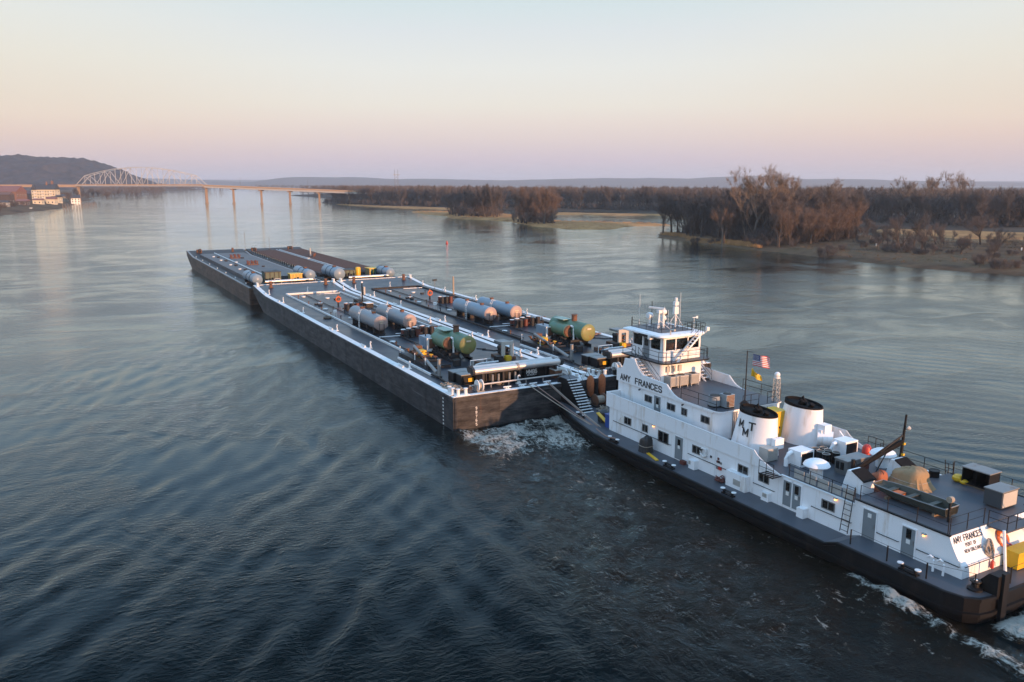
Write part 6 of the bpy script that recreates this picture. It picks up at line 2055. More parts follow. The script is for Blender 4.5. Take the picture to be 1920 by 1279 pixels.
# ---- middle house
r = .55
poly = [(-9.4, -3.58), (-9.4, 3.58)]
for k in range(7):
    t = k / 6 * PI / 2
    poly.append((-23.2 + r - r * math.sin(t), 3.58 - r + r * math.cos(t)))
for k in range(7):
    t = k / 6 * PI / 2
    poly.append((-23.2 + r - r * math.cos(t), -3.58 + r - r * math.sin(t)))
MH = MB().prism(poly, 'z', 3.5, 5.88).build('middle_house', WHITE, TB, True)
for side in (1, -1):
    wy = 3.58 * side
    for u0, u1, z0, z1 in ((-13.58, -14.53, 4.72, 5.25), (-16.75, -17.75, 4.72, 5.24), (-18.68, -19.32, 4.7, 5.24), (-21.15, -22.12, 4.7, 5.22)):
        window(MH, (u0 + u1) / 2, (z0 + z1) / 2, u0 - u1, z1 - z0, wy, side)
    door(MH, -15.87, -14.92, 3.62, 5.52, wy, side, sign=.85)
    # sign wall with the boat's name and the swept wing
    pts = [(-9.25, 5.76), (-9.25, 6.94), (-9.7, 6.98), (-10.0, 7.1), (-10.25, 7.4), (-10.4, 7.75), (-10.5, 8.12), (-11.95, 8.24), (-12.2, 7.9), (-12.5, 7.55), (-12.9, 7.2), (-13.4, 6.98), (-16.7, 6.86), (-16.95, 6.66), (-17.2, 6.45), (-17.6, 6.2), (-18.1, 6.03), (-18.8, 5.95), (-22.6, 5.95), (-22.6, 5.76)]
    lo, hi = sorted((3.58 * side, 3.70 * side))
    SG = MB().prism(pts, 'y', lo, hi).build('sign_wall', WHITE, TB)
    m = MB()
    for a, b_ in zip(pts[7:-3], pts[8:-2]):
        m.bar((a[0], 3.64 * side, a[1]), (b_[0], 3.64 * side, b_[1]), .07)
    m.build('cap_rail', TRIMW, SG)
    if side > 0:
        text_on('name_lettering', 'AMY', .52, PRINTK, SG, frame_M((-9.85, 3.712, 5.99), (-1, 0, 0), (0, 0, 1)), 1.6, 1.15)
        text_on('name_lettering', 'FRANCES', .52, PRINTK, SG, frame_M((-12.15, 3.712, 6.0), (-1, 0, 0), (0, 0, 1)), 3.95, 1.15)
    else:
        text_on('name_lettering', 'AMY', .52, PRINTK, SG, frame_M((-16.0, -3.712, 5.99), (1, 0, 0), (0, 0, 1)), 1.6, 1.15)
        text_on('name_lettering', 'FRANCES', .52, PRINTK, SG, frame_M((-13.8, -3.712, 6.0), (1, 0, 0), (0, 0, 1)), 3.95, 1.15)
    for x in (-13.0, -19.0):
        MB().cyl((x, 3.72 * side, 5.66), (x, 3.9 * side, 5.6), .06, .08, 8).build('spot_lamp', SATIN, MH)
    for x in (-10.2, -13.2, -16.3, -20.2, -22.5):
        lo, hi = sorted((wy, wy + side * .014)); MB().b(x - .018, x + .018, lo, hi, 3.6, 5.75).build('panel_seam', TRIMW, MH)
m = MB()
for y in (2.05, 1.85, 1.65):
    m.bar((-23.26, y, 3.6), (-23.26, y, 5.8), .05)
m.build('downpipe', STEEL, MH)
MB().cyl((-23.3, 1.0, 5.5), (-23.3, 1.0, 5.3), .08, .08, 8).cyl((-23.3, -2.6, 5.5), (-23.3, -2.6, 5.3), .08, .08, 8).build('spot_lamp', SATIN, MH)
for side in (1, -1):
    m = MB()
    for k in range(8):
        t = k / 8
        m.b(-23.35 - t * 1.7 - .2, -23.35 - t * 1.7, -side * .2 + 1.0 if side > 0 else -1.6, -side * .2 + 1.7 if side > 0 else -.9, 5.5 - t * 1.9, 5.54 - t * 1.9)
    y0 = .8 if side > 0 else -1.6
    m.bar((-23.4, y0, 5.8), (-25.2, y0, 3.7), .05).bar((-23.4, y0 + .7, 5.8), (-25.2, y0 + .7, 3.7), .05)
    m.build('inner_stair', CANVAS if side > 0 else DARKST, TB)
# ---- bridge deck
p3 = [(x * 1.004 - (-.1 if x < -20 else 0) * 0, y * 1.03) for x, y in poly]
D3 = MB().prism(p3, 'z', 5.88, 5.98).build('bridge_deck_slab', WHITE, TB, True)
MB().prism([(x, y * .99) for x, y in p3], 'z', 5.984, 6.0).build('bridge_deck', BDECK, TB)
rail_path(MB(), [(-18.4, 3.5, 6.0), (-22.8, 3.5, 6.0)], 1.0, levels=(1, .5)).build('railing', SATIN, TB)
rail_path(MB(), [(-18.6, -3.5, 6.0), (-23.0, -3.5, 6.0)], 1.0, levels=(1, .5)).build('railing', SATIN, TB)
rail_path(MB(), [(-23.1, .9, 6.0), (-23.1, -.9, 6.0)], 1.0, levels=(1, .5), post_every=.9).build('railing', SATIN, TB)
rail_path(MB(), [(-23.1, -1.9, 6.0), (-23.1, -3.4, 6.0)], 1.0, levels=(1, .5), post_every=.8).build('railing', SATIN, TB)

# ---- wheelhouse base
def rrect(x0, x1, hy, rr, n=5):
    out = [(x1, -hy), (x1, hy)]
    for k in range(n + 1):
        t = k / n * PI / 2
        out.append((x0 + rr - rr * math.sin(t), hy - rr + rr * math.cos(t)))
    for k in range(n + 1):
        t = k / n * PI / 2
        out.append((x0 + rr - rr * math.cos(t), -hy + rr - rr * math.sin(t)))
    return out


WB_ = MB().prism(rrect(-14.45, -9.7, 2.45, .5), 'z', 6.0, 8.2).build('wheelhouse_base', WHITE, TB, True)
MB().prism(rrect(-15.2, -8.9, 2.95, .8), 'z', 8.2, 8.3).build('bridge_wing', SATIN, TB)
MB().prism([(x, y * .985) for x, y in rrect(-15.15, -8.95, 2.95, .8)], 'z', 8.302, 8.32).build('bridge_wing_deck', BDECK, TB)
for y in (1.85, 1.15, .45):
    e_ = MB().b(-14.62, -14.46, y - .17, y + .17, 7.35, 7.9).build('breaker_box', CANVAS, WB_)
    MB().bar((-14.5, y, 7.35), (-14.5, y, 6.9), .03).build('conduit', TRIMW, e_)
for side in (1, -1):
    m = MB()
    for k in range(9):
        t = k / 9
        m.b(-11.4 - t * 3.0 - .28, -11.4 - t * 3.0, min(2.72 * side, 3.42 * side), max(2.72 * side, 3.42 * side), 8.2 - t * 2.2, 8.24 - t * 2.2)
    for y in (2.7, 3.44):
        m.add([(-11.3, y * side - .03, 8.28), (-14.7, y * side - .03, 5.98), (-14.4, y * side - .03, 5.98), (-11.0, y * side - .03, 8.28),
               (-11.3, y * side + .03, 8.28), (-14.7, y * side + .03, 5.98), (-14.4, y * side + .03, 5.98), (-11.0, y * side + .03, 8.28)],
              [(0, 1, 2, 3), (7, 6, 5, 4), (0, 4, 5, 1), (1, 5, 6, 2), (2, 6, 7, 3), (3, 7, 4, 0)])
    st_ = m.build('bridge_stair', WHITE, TB)
    m = MB()
    for y in (2.7, 3.44):
        m.tube([(-11.2, y * side, 8.3), (-11.2, y * side, 9.2), (-14.55, y * side, 6.95), (-14.55, y * side, 6.0)], .025, 5)
        m.bar((-11.2, y * side, 8.75), (-14.55, y * side, 6.5), .018)
    m.build('stair_rail', SATIN, st_)
rp_ = [(-12.0, 2.85, 8.32), (-14.4, 2.85, 8.32), (-14.95, 2.45, 8.32), (-15.08, 1.9, 8.32), (-15.08, -1.9, 8.32), (-14.95, -2.45, 8.32), (-14.4, -2.85, 8.32), (-12.0, -2.85, 8.32)]
rail_path(MB(), rp_, .95, levels=(1, .55)).build('wing_railing', SATIN, TB)
rail_path(MB(), [(-9.0, 2.85, 8.32), (-11.0, 2.85, 8.32)], .95, levels=(1, .55)).build('wing_railing', SATIN, TB)

# ---- wheelhouse: real openings with clear panes, console inside
hy, xa, xf = 2.2, -14.2, -9.6
WH = MB().b(xa, xf, hy - .08, hy, 8.3, 9.28).b(xa, xf, -hy, -hy + .08, 8.3, 9.28).b(xa, xa + .08, -hy, hy, 8.3, 9.28).b(xf - .08, xf, -hy, hy, 8.3, 9.28) \
    .b(xa, xf, hy - .08, hy, 10.32, 10.5).b(xa, xf, -hy, -hy + .08, 10.32, 10.5).b(xa, xa + .08, -hy, hy, 10.32, 10.5).b(xf - .08, xf, -hy, hy, 10.32, 10.5)
for s_ in (1, -1):
    y0, y1 = sorted((s_ * hy, s_ * (hy - .16)))
    for x0_, x1_ in ((xa, xa + .42), (-12.38, -12.22), (-11.32, -11.12), (xf - .16, xf)):
        WH.b(x0_, x1_, y0, y1, 9.28, 10.32)
for x0_, x1_ in ((xa, xa + .14), (xf - .14, xf)):
    for y in (2.2, .73, -.7, -2.06):
        WH.b(x0_, x1_, y - (.3 if y > 2 else .06), y + (0 if y > 2 else .06), 9.28, 10.32)
WHO = WH.build('wheelhouse', WHITE, TB)
for s_ in (1, -1):
    y = s_ * (hy - .06)
    for x0_, x1_ in ((-13.78, -12.38), (-11.12, -9.76)):
        MB().b(x0_, x1_, y - .01, y + .01, 9.28, 10.32).build('pane', CLEAR, WHO)
    lo, hi = sorted((s_ * (hy - .05), s_ * (hy + .03)))
    MB().b(-12.22, -11.32, lo, hi, 8.32, 10.3).build('wheelhouse_door', DOORG, WHO)
    lo, hi = sorted((s_ * (hy + .03), s_ * (hy + .04)))
    MB().b(-12.05, -11.5, lo, hi, 9.4, 10.1).build('door_pane', GLASS, WHO)
for x in (xa + .05, xf - .05):
    for y0, y1 in ((.79, 1.9), (-.64, .67), (-2.0, -.76)):
        MB().b(x - .01, x + .01, y0, y1, 9.28, 10.32).build('pane', CLEAR, WHO)
MB().b(xa + .08, xf - .08, -hy + .08, hy - .08, 8.3, 8.36).build('floor', CONS, WHO)
MB().b(-11.0, -9.9, -1.7, 1.7, 8.36, 9.25).b(-13.3, -12.8, -1.9, 1.6, 8.36, 9.72).build('console', CONS, WHO)
MB().b(-12.6, -12.1, -.3, .3, 8.6, 9.6).build('chair', SATIN, WHO)
MB().b(xa + .1, xf - .1, -hy + .1, hy - .1, 10.34, 10.4).build('ceiling', CONS, WHO)
# roof with rounded, overhanging rim
def roof_ring(off, rr=.7):
    return rrect(-14.6 + off, -8.7 - off, 2.72 - off, rr, 5)


m = MB()
secs = [(.30, 10.44), (.05, 10.5), (0, 10.58), (.05, 10.7), (.35, 10.8)]
rings = []
for off, z in secs:
    pg = roof_ring(off, .7); o_ = len(m.v)
    m.v += [(x, y, z) for x, y in pg]; rings.append((o_, len(pg)))
for (a, n), (b_, _) in zip(rings[:-1], rings[1:]):
    for i in range(n):
        m.f.append((a + i, a + (i + 1) % n, b_ + (i + 1) % n, b_ + i)); m.m.append(0)
m.f.append(tuple(rings[0][0] + k for k in reversed(range(rings[0][1])))); m.m.append(0)
m.f.append(tuple(rings[-1][0] + k for k in range(rings[-1][1]))); m.m.append(0)
RF = m.build('wheelhouse_roof', WHITE, TB, True)
MB().prism(rrect(-13.5, -8.95, 1.95, .3), 'z', 10.78, 10.84).build('roof_deck', BDECK, TB)
rail_path(MB(), [(-9.0, 1.9, 10.82), (-13.4, 1.8, 10.82), (-13.4, -1.9, 10.82), (-9.0, -1.9, 10.82)], .62, r=.018, post_r=.022, levels=(1, .5), post_every=1.1).build('roof_railing', SATIN, TB)
MB().b(-12.6, -11.2, 2.3, 2.75, 10.35, 10.55).build('door_sign', SATIN, RF)
MB().b(-12.95, -12.62, 2.3, 2.78, 10.2, 10.55).build('light_box', TRIMW, RF)
# stair from the bridge wing to the roof across the aft windows
m = MB()
for k in range(10):
    t = k / 10 + .05
    y = .9 - 2.6 * t; z = 8.35 + 2.3 * t
    m.b(-14.95, -14.4, y - .12, y + .12, z, z + .03)
for x in (-14.95, -14.4):
    m.add([(x - .03, .95, 8.32), (x - .03, -1.75, 10.72), (x - .03, -1.55, 10.72), (x - .03, 1.2, 8.32), (x + .03, .95, 8.32), (x + .03, -1.75, 10.72), (x + .03, -1.55, 10.72), (x + .03, 1.2, 8.32)],
          [(0, 1, 2, 3), (7, 6, 5, 4), (0, 4, 5, 1), (1, 5, 6, 2), (2, 6, 7, 3), (3, 7, 4, 0)])
RS = m.build('roof_stair', WHITE, TB)
m = MB()
for x in (-14.98, -14.37):
    m.tube([(x, .9, 9.2), (x, -1.7, 11.5), (x, -1.7, 10.7)], .022, 5)
m.build('stair_rail', SATIN, RS)
rail_path(MB(), [(-13.2, -1.4, 10.8), (-14.4, -1.4, 10.8), (-14.4, -2.5, 10.8), (-13.2, -2.5, 10.8), (-13.2, -1.4, 10.8)], .75, levels=(1, .5), post_every=.6).build('landing_cage', SATIN, TB)
# roof gear
def part(name, mb, mt, sm=True):
    return mb.build(name, mt, TB, sm)


for x, y, h in ((-8.9, .9, 3.0), (-10.4, -.9, 1.9), (-12.0, -1.5, 3.4), (-9.8, -1.9, 1.4), (-13.0, .4, 1.2)):
    part('whip_antenna', MB().cyl((x, y, 10.8), (x, y, 10.8 + h), .022, .012, 5), TRIMW)
def searchlight(x, y, h, rr=.26):
    m = MB().cyl((x, y, 10.8), (x, y, 10.8 + h - .3), .12, .10, 10)
    part('searchlight_post', m, TRIMW)
    part('searchlight', MB().lathe([(.05, -.28), (rr * .8, -.22), (rr, 0), (rr, .25), (rr * .6, .27)], (x, y, 10.8 + h), 14, 'y').cyl((x, y, 10.8 + h - .4), (x, y, 10.8 + h - .15), .16, .1, 8), TRIMW)


searchlight(-9.8, .35, 1.05, .3)
searchlight(-11.4, .0, 1.55, .28)
searchlight(-9.9, -1.2, .65, .28)
m = MB()
for x, y in ((-11.6, .8), (-11.1, .2)):
    m.bar((x, y, 10.8), (-11.35, .45, 12.3), .06)
m.bar((-12.2, -.2, 10.8), (-11.35, .45, 11.6), .03)
part('radar_tripod', m, TRIMW)
part('radar_gearbox', MB().c(-11.35, .45, 12.42, .4, .4, .28), TRIMW)
part('radar_scanner', MB().c(-11.0, .5, 12.72, 1.7, .16, .16, .35), TRIMW)
m = MB().cyl((-11.6, -1.3, 10.8), (-11.6, -1.3, 13.0), .08, .06, 8).bar((-11.0, -.8, 10.8), (-11.6, -1.3, 12.1), .03).bar((-12.3, -1.8, 10.8), (-11.6, -1.3, 12.1), .03).bar((-11.3, -1.9, 10.8), (-11.6, -1.3, 11.9), .03)
part('signal_mast', m, TRIMW)
part('mast_head', MB().c(-11.6, -1.3, 13.1, .35, .45, .35).cyl((-11.6, -1.3, 13.3), (-11.6, -1.3, 13.65), .13, .13, 10).b(-11.75, -11.45, -1.55, -1.05, 12.1, 12.8), TRIMW, False)
part('black_antenna_post', MB().cyl((-9.2, -.35, 10.8), (-9.2, -.35, 13.1), .04, .03, 6), SATIN)
part('panel_antenna', MB().bar((-9.6, -1.75, 10.8), (-9.6, -1.75, 11.7), .025).c(-9.6, -1.75, 11.85, .08, .42, .4), SATIN, False)
part('wind_gauge', MB().bar((-13.2, -2.2, 10.8), (-13.2, -2.2, 11.9), .02).cyl((-13.2, -2.5, 11.92), (-13.2, -2.0, 11.92), .05, .03, 6).c(-13.2, -2.55, 11.92, .03, .18, .22), TRIMW, False)
part('air_horn', MB().cyl((-14.3, 1.5, 10.7), (-14.3, 1.5, 11.25), .06, .06, 6).cyl((-14.2, 1.5, 11.25), (-14.9, 1.5, 11.28), .05, .1, 8), CANVAS)
part('flood_lamp', MB().c(-14.3, -2.85, 10.95, .35, .3, .35).bar((-14.3, -2.7, 10.6), (-14.3, -2.85, 10.95), .04), TRIMW, False)
part('black_pole', MB().bar((-9.0, 1.85, 10.8), (-9.0, 1.85, 11.7), .05), SATIN, False)

# ---- funnels
def XMN(a): return min(a)


def XSP(a): return max(a) - min(a)


for side in (1, -1):
    m = MB(); n = 28; rows = [(3.52, -26.15, 2.25, 1.38), (4.2, -26.2, 2.1, 1.3), (5.2, -26.3, 1.93, 1.2), (6.2, -26.4, 1.78, 1.12), (6.58, -26.43, 1.73, 1.09)]
    def ell(z, cx, a, b_, tilt=0.0):
        return [(cx + a * math.cos(2 * PI * i / n), 2.5 * side + b_ * math.sin(2 * PI * i / n), z + tilt * math.cos(2 * PI * i / n)) for i in range(n)]
    for z, cx, a, b_ in rows:
        m.v += ell(z, cx, a, b_)
    for j in range(len(rows) - 1):
        for i in range(n):
            m.f.append((j * n + i, j * n + (i + 1) % n, (j + 1) * n + (i + 1) % n, (j + 1) * n + i)); m.m.append(0)
    FU = m.build('funnel', WHITE, TB, True)
    m = MB()
    caps = [(6.58, 1.75, 1.105), (6.80, 1.74, 1.10), (6.82, 1.66, 1.02), (6.62, 1.6, .98)]
    for z, a, b_ in caps:
        m.v += ell(z, -26.43, a, b_, .12 if z > 6.6 else 0)
    for j in range(3):
        for i in range(n):
            m.f.append((j * n + i, j * n + (i + 1) % n, (j + 1) * n + (i + 1) % n, (j + 1) * n + i)); m.m.append(0)
    m.f.append(tuple(range(3 * n, 4 * n))); m.m.append(0)
    cp = m.build('funnel_cap', SOOT, TB, True)
    MB().cyl((-26.2, 2.5 * side, 6.5), (-26.45, 2.5 * side, 6.98), .34, .3, 12).cyl((-27.1, 2.5 * side, 6.5), (-27.3, 2.5 * side, 6.85), .22, .2, 10).add(
        [(-25.9, 2.5 * side - .05, 6.9), (-26.5, 2.5 * side - .05, 6.9), (-26.35, 2.5 * side - .05, 7.35), (-25.9, 2.5 * side + .05, 6.9), (-26.5, 2.5 * side + .05, 6.9), (-26.35, 2.5 * side + .05, 7.35)],
        [(0, 1, 2), (5, 4, 3), (0, 3, 4, 1), (1, 4, 5, 2), (2, 5, 3, 0)]).build('exhaust_pipe', SOOT, cp)
    if side > 0:
        for ch, x, z, hgt, w in (('M', -25.45, 5.42, .66, .62), ('M', -26.05, 4.86, .66, .62), ('T', -26.6, 5.42, .66, .62)):
            me = text_mesh(ch, 1.0, PRINTK, 1.15)
            xs_t = [v.co.x for v in me.vertices]; ys_t = [v.co.y for v in me.vertices]
            for v in me.vertices:
                tx = (v.co.x - XMN(xs_t)) / XSP(xs_t) * w
                tz = (v.co.y - XMN(ys_t)) / XSP(ys_t) * hgt
                uu, zz = x - tx, z + tz
                k_ = (zz - 3.52) / 2.9
                cxx = -26.15 - .27 * k_; aa = 2.25 - .5 * k_; bb = 1.38 - .28 * k_
                v.co = (uu, 2.5 + bb * math.sqrt(max(0, 1 - ((uu - cxx) / aa) ** 2)) + .02 + v.co.z * .6, zz)
            put('funnel_letter', me, FU)
    m = MB().b(-28.75, -28.35, 2.5 * side - .45, 2.5 * side + .45, 4.3, 5.1).build('vent_hood', WHITE, FU)
    if side > 0:
        lv = MB().b(-29.0, -28.95, 2.9, 3.95, 3.6, 4.55)
        for k in range(8):
            lv.b(-29.05, -29.0, 2.95, 3.9, 3.66 + k * .11, 3.73 + k * .11)
        lv.build('louvre_panel', GALV, TB)
        MB().b(-28.95, -28.1, 2.9, 3.95, 3.55, 4.55).build('louvre_box', CANVAS, TB)
    else:
        MB().cyl((-28.3, -2.2, 4.35), (-29.2, -2.9, 4.35), .62, .62, 16).build('blower_drum', WHITE, TB, True)
        MB().b(-28.95, -28.2, -2.95, -2.2, 4.7, 5.5).build('blower_duct', WHITE, TB)
        MB().prism([(-29.2, 3.56), (-29.2, 5.0), (-30.9, 3.56)], 'y', -3.65, -3.55).build('blower_fin', WHITE, TB)
    # air box with elbow pipe
    y0, y1 = (1.35, 2.75) if side > 0 else (-3.5, -2.1)
    ab = MB().b(-31.05, -29.85, y0, y1, 3.55, 4.75).build('air_box', WHITE, TB)
    MB().b(-31.08, -31.05, y0 + .12, y1 - .12, 3.75, 4.6).build('intake_opening', SATIN, ab)
    MB().tube([(-30.2, y1 + .55, 3.5), (-30.2, y1 + .55, 4.1), (-30.2, y1 + .35, 4.45), (-30.2, y1, 4.55)], .16, 10).build('elbow_pipe', WHITE, ab, True)
    # mushroom vents
    xm, ym = (-33.0, 3.3) if side > 0 else (-33.7, -2.95)
    mv = MB().cyl((xm, ym, 3.5), (xm, ym, 4.45), .48, .45, 16).build('vent_trunk', WHITE, TB, True)
    MB().lathe([(.85, 0), (.95, .1), (.85, .28), (.55, .45), (.1, .5)], (xm, ym, 4.4), 18).build('vent_cap', WHITE, mv, True)
    # engine-room trunks aft
    yt0, yt1 = (2.1, 3.3) if side > 0 else (-2.4, -1.2)
    et = MB().prism([(-35.2, 3.5), (-36.9, 3.5), (-36.9, 4.5), (-36.0, 4.95), (-35.6, 4.95)], 'y', yt0, yt1).build('engine_trunk', WHITE, TB)
    MB().prism([(-35.95, 4.98), (-37.0, 4.46), (-37.0, 4.54), (-35.95, 5.06)], 'y', yt0 - .05, yt1 + .05).build('trunk_grating', SOOT, et)
# cargo rails along the roof edge
for side in (1, -1):
    rail_path(MB(), [(-32.0, 4.9 * side, 3.56), (-37.6, 4.9 * side, 3.56)], 1.0, levels=(1, .5)).build('upper_railing', SATIN, TB)
    rail_path(MB(), [(-38.0, 4.9 * side, 3.94), (-44.1, 4.9 * side, 3.94)], 1.0, r=.014, levels=(1, .5), post_every=2.0).build('upper_railing', SATIN, TB)
    rail_path(MB(), [(-38.9, 6.7 * side, 1.6), (-41.6, 6.75 * side, 1.6), (-44.2, 6.72 * side, 1.6), (-46.4, 5.6 * side, 1.6)], 1.0, r=.012, levels=(1,), post_every=4, post_r=.045).build('guard_chain', SATIN, TB)
rail_path(MB(), [(-44.15, 4.8, 3.94), (-44.15, 1.5, 3.94)], 1.0, r=.014, levels=(1, .5), post_every=1.6).build('upper_railing', SATIN, TB)
rail_path(MB(), [(-46.9, 3.0, 1.6), (-46.9, -3.0, 1.6)], 1.0, r=.012, levels=(1,), post_every=2.5, post_r=.045).build('guard_chain', SATIN, TB)
gl_ = MB()
for k in range(5):
    gl_.b(-32.3 - k * 1.05, -33.2 - k * 1.05 + .02, 4.7, 4.74, 3.6, 4.25)
part('wire_screen', gl_, GALV, False)
# stern push knees / rudder posts
for side in (1, -1):
    lo, hi = sorted((4.1 * side, 5.2 * side))
    m = MB().prism([(-45.9, 1.55), (-46.9, 2.75), (-47.45, 2.75), (-47.45, 1.55)], 'y', lo, hi)
    m.b(-47.62, -47.42, lo + .3, hi - .3, -.4, 2.9)
    m.build('stern_bollard_housing', BLACK, TB)
CLEAT = MB().b(-.6, .6, -.16, .16, 0, .1).cyl((-.42, 0, .1), (-.42, 0, .34), .11, .11, 8).cyl((.42, 0, .1), (.42, 0, .34), .11, .11, 8).add([(-.62, -.08, .25), (.62, -.08, .25), (.62, .08, .25), (-.62, .08, .25), (-.62, -.08, .33), (.62, -.08, .33), (.62, .08, .33), (-.62, .08, .33)], [(0, 3, 2, 1), (4, 5, 6, 7), (0, 1, 5, 4), (1, 2, 6, 5), (2, 3, 7, 6), (3, 0, 4, 7)]).mesh('deck_cleat', SATIN)
CTOP = MB().cyl((0, 0, .345), (0, 0, .40), .19, .19, 10).mesh('cleat_top', TRIMW)
for x, side, z in ((-13.4, 1, 1.2), (-21.2, 1, 1.2), (-28.1, 1, 1.2), (-43.2, 1, 1.6), (-13.4, -1, 1.2), (-21.2, -1, 1.2), (-28.1, -1, 1.2), (-43.2, -1, 1.6), (-5.6, 1, 1.3)):
    c = put('deck_cleat', CLEAT, TB, (x, (6.9 if x < -8 else 5.3) * side, z + .01))
    put('cleat_top', CTOP, c, (-.58, 0, 0)); put('cleat_top', CTOP, c, (.58, 0, 0))
# head deck: push knees with stairs, towing winches
for side in (1, -1):
    lo, hi = sorted((2.9 * side, 4.3 * side))
    MB().prism([(.35, -.5), (.35, 4.15), (-1.3, 4.15), (-4.2, 1.2), (-4.2, -.5)], 'y', lo + .18, hi - .18).build('push_knee', SATIN, TB)
    MB().b(.35, .55, lo, hi, -.3, 4.0).build('knee_fender', DARKST, TB)
    st_ = MB()
    for k in range(13):
        t = k / 12.0
        x = -1.35 - 2.85 * t; z = 4.12 - 2.85 * t
        st_.b(x - .2, x, lo, hi, z - .02, z + .03)
    st_.build('knee_stair_treads', TRIMW, TB)
    MB().b(-1.4, .3, lo, hi, 4.15, 4.2).build('knee_platform', BDECK, TB)
    m = MB()
    for y in (lo, hi):
        m.tube([(.2, y, 4.2), (.2, y, 5.0), (-1.3, y, 5.0), (-4.2, y, 2.15), (-4.2, y, 1.25)], .02, 5)
    m.build('knee_rail', SATIN, TB)
MB().b(.1, .5, -2.6, 2.6, -.4, 2.2).build('bow_bulkhead', RUSTM, TB)
# ------------------------------------------------------------------ loose things aboard the towboat
def aboard(name, label, cat, x, y, z, rz=0.0, group=None):
    return on_tow(name, label, cat, x, VC - y, z, rz, group)


# square condensers behind the wheelhouse
for k, (y, lab) in enumerate(((1.65, 'left of three square air conditioners behind the wheelhouse'), (.55, 'middle of three square air conditioners behind the wheelhouse'), (-.75, 'right of three square air conditioners behind the wheelhouse'))):
    o = aboard('air_conditioner', lab, 'air conditioner', -15.35, y, 6.0)
    MB().b(0, .95, -.48, .48, .18, 1.02).build('case', CANVAS, o)
    MB().b(-.02, .97, -.5, .5, 1.02, 1.08).build('top_plate', CANVAS, o)
    MB().cyl((.47, 0, 1.085), (.47, 0, 1.1), .34, .34, 16).build('fan_grille', SATIN, o)
    m = MB()
    for j in range(9):
        m.b(-.035, 0, -.44 + j * .105, -.38 + j * .105, .22, .98)
    for j in range(9):
        m.b(.04 + j * .105, .10 + j * .105, .48, .51, .22, .98)
    m.build('louvres', GALV, o)
    m = MB()
    for a in (.05, .9):
        for b_ in (-.42, .42):
            m.b(a - .04, a + .04, b_ - .04, b_ + .04, 0, .2)
    m.build('feet', CANVAS, o)
o = aboard('air_conditioner', 'round grey air conditioner at the aft edge of the bridge deck', 'air conditioner', -21.7, 2.7, 6.0)
MB().cyl((0, 0, .12), (0, 0, .95), .5, .5, 20).build('case', mat('blue_grey_case', (.24, .27, .29), .5), o, True)
MB().cyl((0, 0, .95), (0, 0, .99), .46, .4, 20).build('fan_grille', SATIN, o)
MB().b(-.4, .4, -.4, .4, 0, .12).build('base', SATIN, o)
o = aboard('air_conditioner', 'tall square air conditioner with brown front beside the round one', 'air conditioner', -22.8, 2.0, 6.0)
MB().b(0, .85, -.45, .45, .1, 1.15).build('case', mat('blue_grey_case', (.24, .27, .29), .5), o)
m = MB()
for j in range(8):
    m.b(-.03, 0, -.4, .4, .18 + j * .12, .25 + j * .12)
m.build('louvres', RUSTM, o)
MB().cyl((.42, 0, 1.15), (.42, 0, 1.19), .36, .33, 16).build('fan_grille', SATIN, o)
MB().b(0, .85, -.45, .45, 0, .1).build('base', SATIN, o)
# flag staff and flags
o = aboard('flag_staff', 'black flag staff on the aft edge of the bridge deck', 'flagpole', -22.4, 0, 6.0)
MB().cyl((0, 0, 0), (0, 0, 4.6), .055, .04, 8).build('pole', SATIN, o)
MB().lathe([(.42, 0), (.3, .2), (.08, .35)], n=10).build('base', SATIN, o)
MB().bar((0, 0, 4.55), (-.25, -.35, 4.5), .02).build('yard', SATIN, o)
FR_ = mat('flag_red', (.52, .04, .05), .8); FW_ = mat('flag_white', (.75, .74, .72), .8); FB_ = mat('flag_blue', (.03, .045, .16), .8)
fl = aboard('national_flag', 'striped red and white flag with blue corner flying from the staff', 'flag', -22.55, -.5, 9.35, R(200))
m = MB(); NX = 18
def wave(i, z):
    t = i / NX
    return (1.45 * t - .05 * math.sin(t * 9), .16 * math.sin(t * 8 + z) * (0.3 + t), z - .14 * t * t - .03 * math.sin(t * 7))
for st in range(13):
    for i in range(NX):
        z0, z1 = .95 * st / 13, .95 * (st + 1) / 13
        m.mi = 2 if (st >= 6 and i < NX * .42) else (0 if st % 2 == 0 else 1)
        m.add([wave(i, z0), wave(i + 1, z0), wave(i + 1, z1), wave(i, z1)], [(0, 1, 2, 3)])
cl = m.build('cloth', [FR_, FW_, FB_], fl)
m = MB()
for r_ in range(5):
    for c_ in range(6):
        i = .6 + c_ * 1.15 + (r_ % 2) * .4; z = .49 + r_ * .09
        p = Vector(wave(i, z))
        for s_ in (-.012, .012):
            m.add([(p.x - .02, p.y + s_, p.z - .02), (p.x + .02, p.y + s_, p.z - .02), (p.x + .02, p.y + s_, p.z + .02), (p.x - .02, p.y + s_, p.z + .02)], [(0, 1, 2, 3)])
m.build('stars', FW_, cl)
f2 = aboard('yellow_flag', 'small yellow flag with dark mark below the striped flag', 'flag', -22.55, -.4, 8.45, R(200))
m = MB()
for i in range(10):
    t0, t1 = i / 10, (i + 1) / 10
    def w2(t, z): return (.95 * t, .12 * math.sin(t * 8 + z * 2), z * (1 - .45 * t) - .35 * t)
    m.add([w2(t0, 0), w2(t1, 0), w2(t1, .65), w2(t0, .65)], [(0, 1, 2, 3)])
c2 = m.build('cloth', YELLOW, f2)
MB().tube([(.3, .10, .18), (.42, -.05, .3), (.5, -.05, .16), (.58, -.09, .28)], .035, 5).build('emblem', PRINTK, c2)
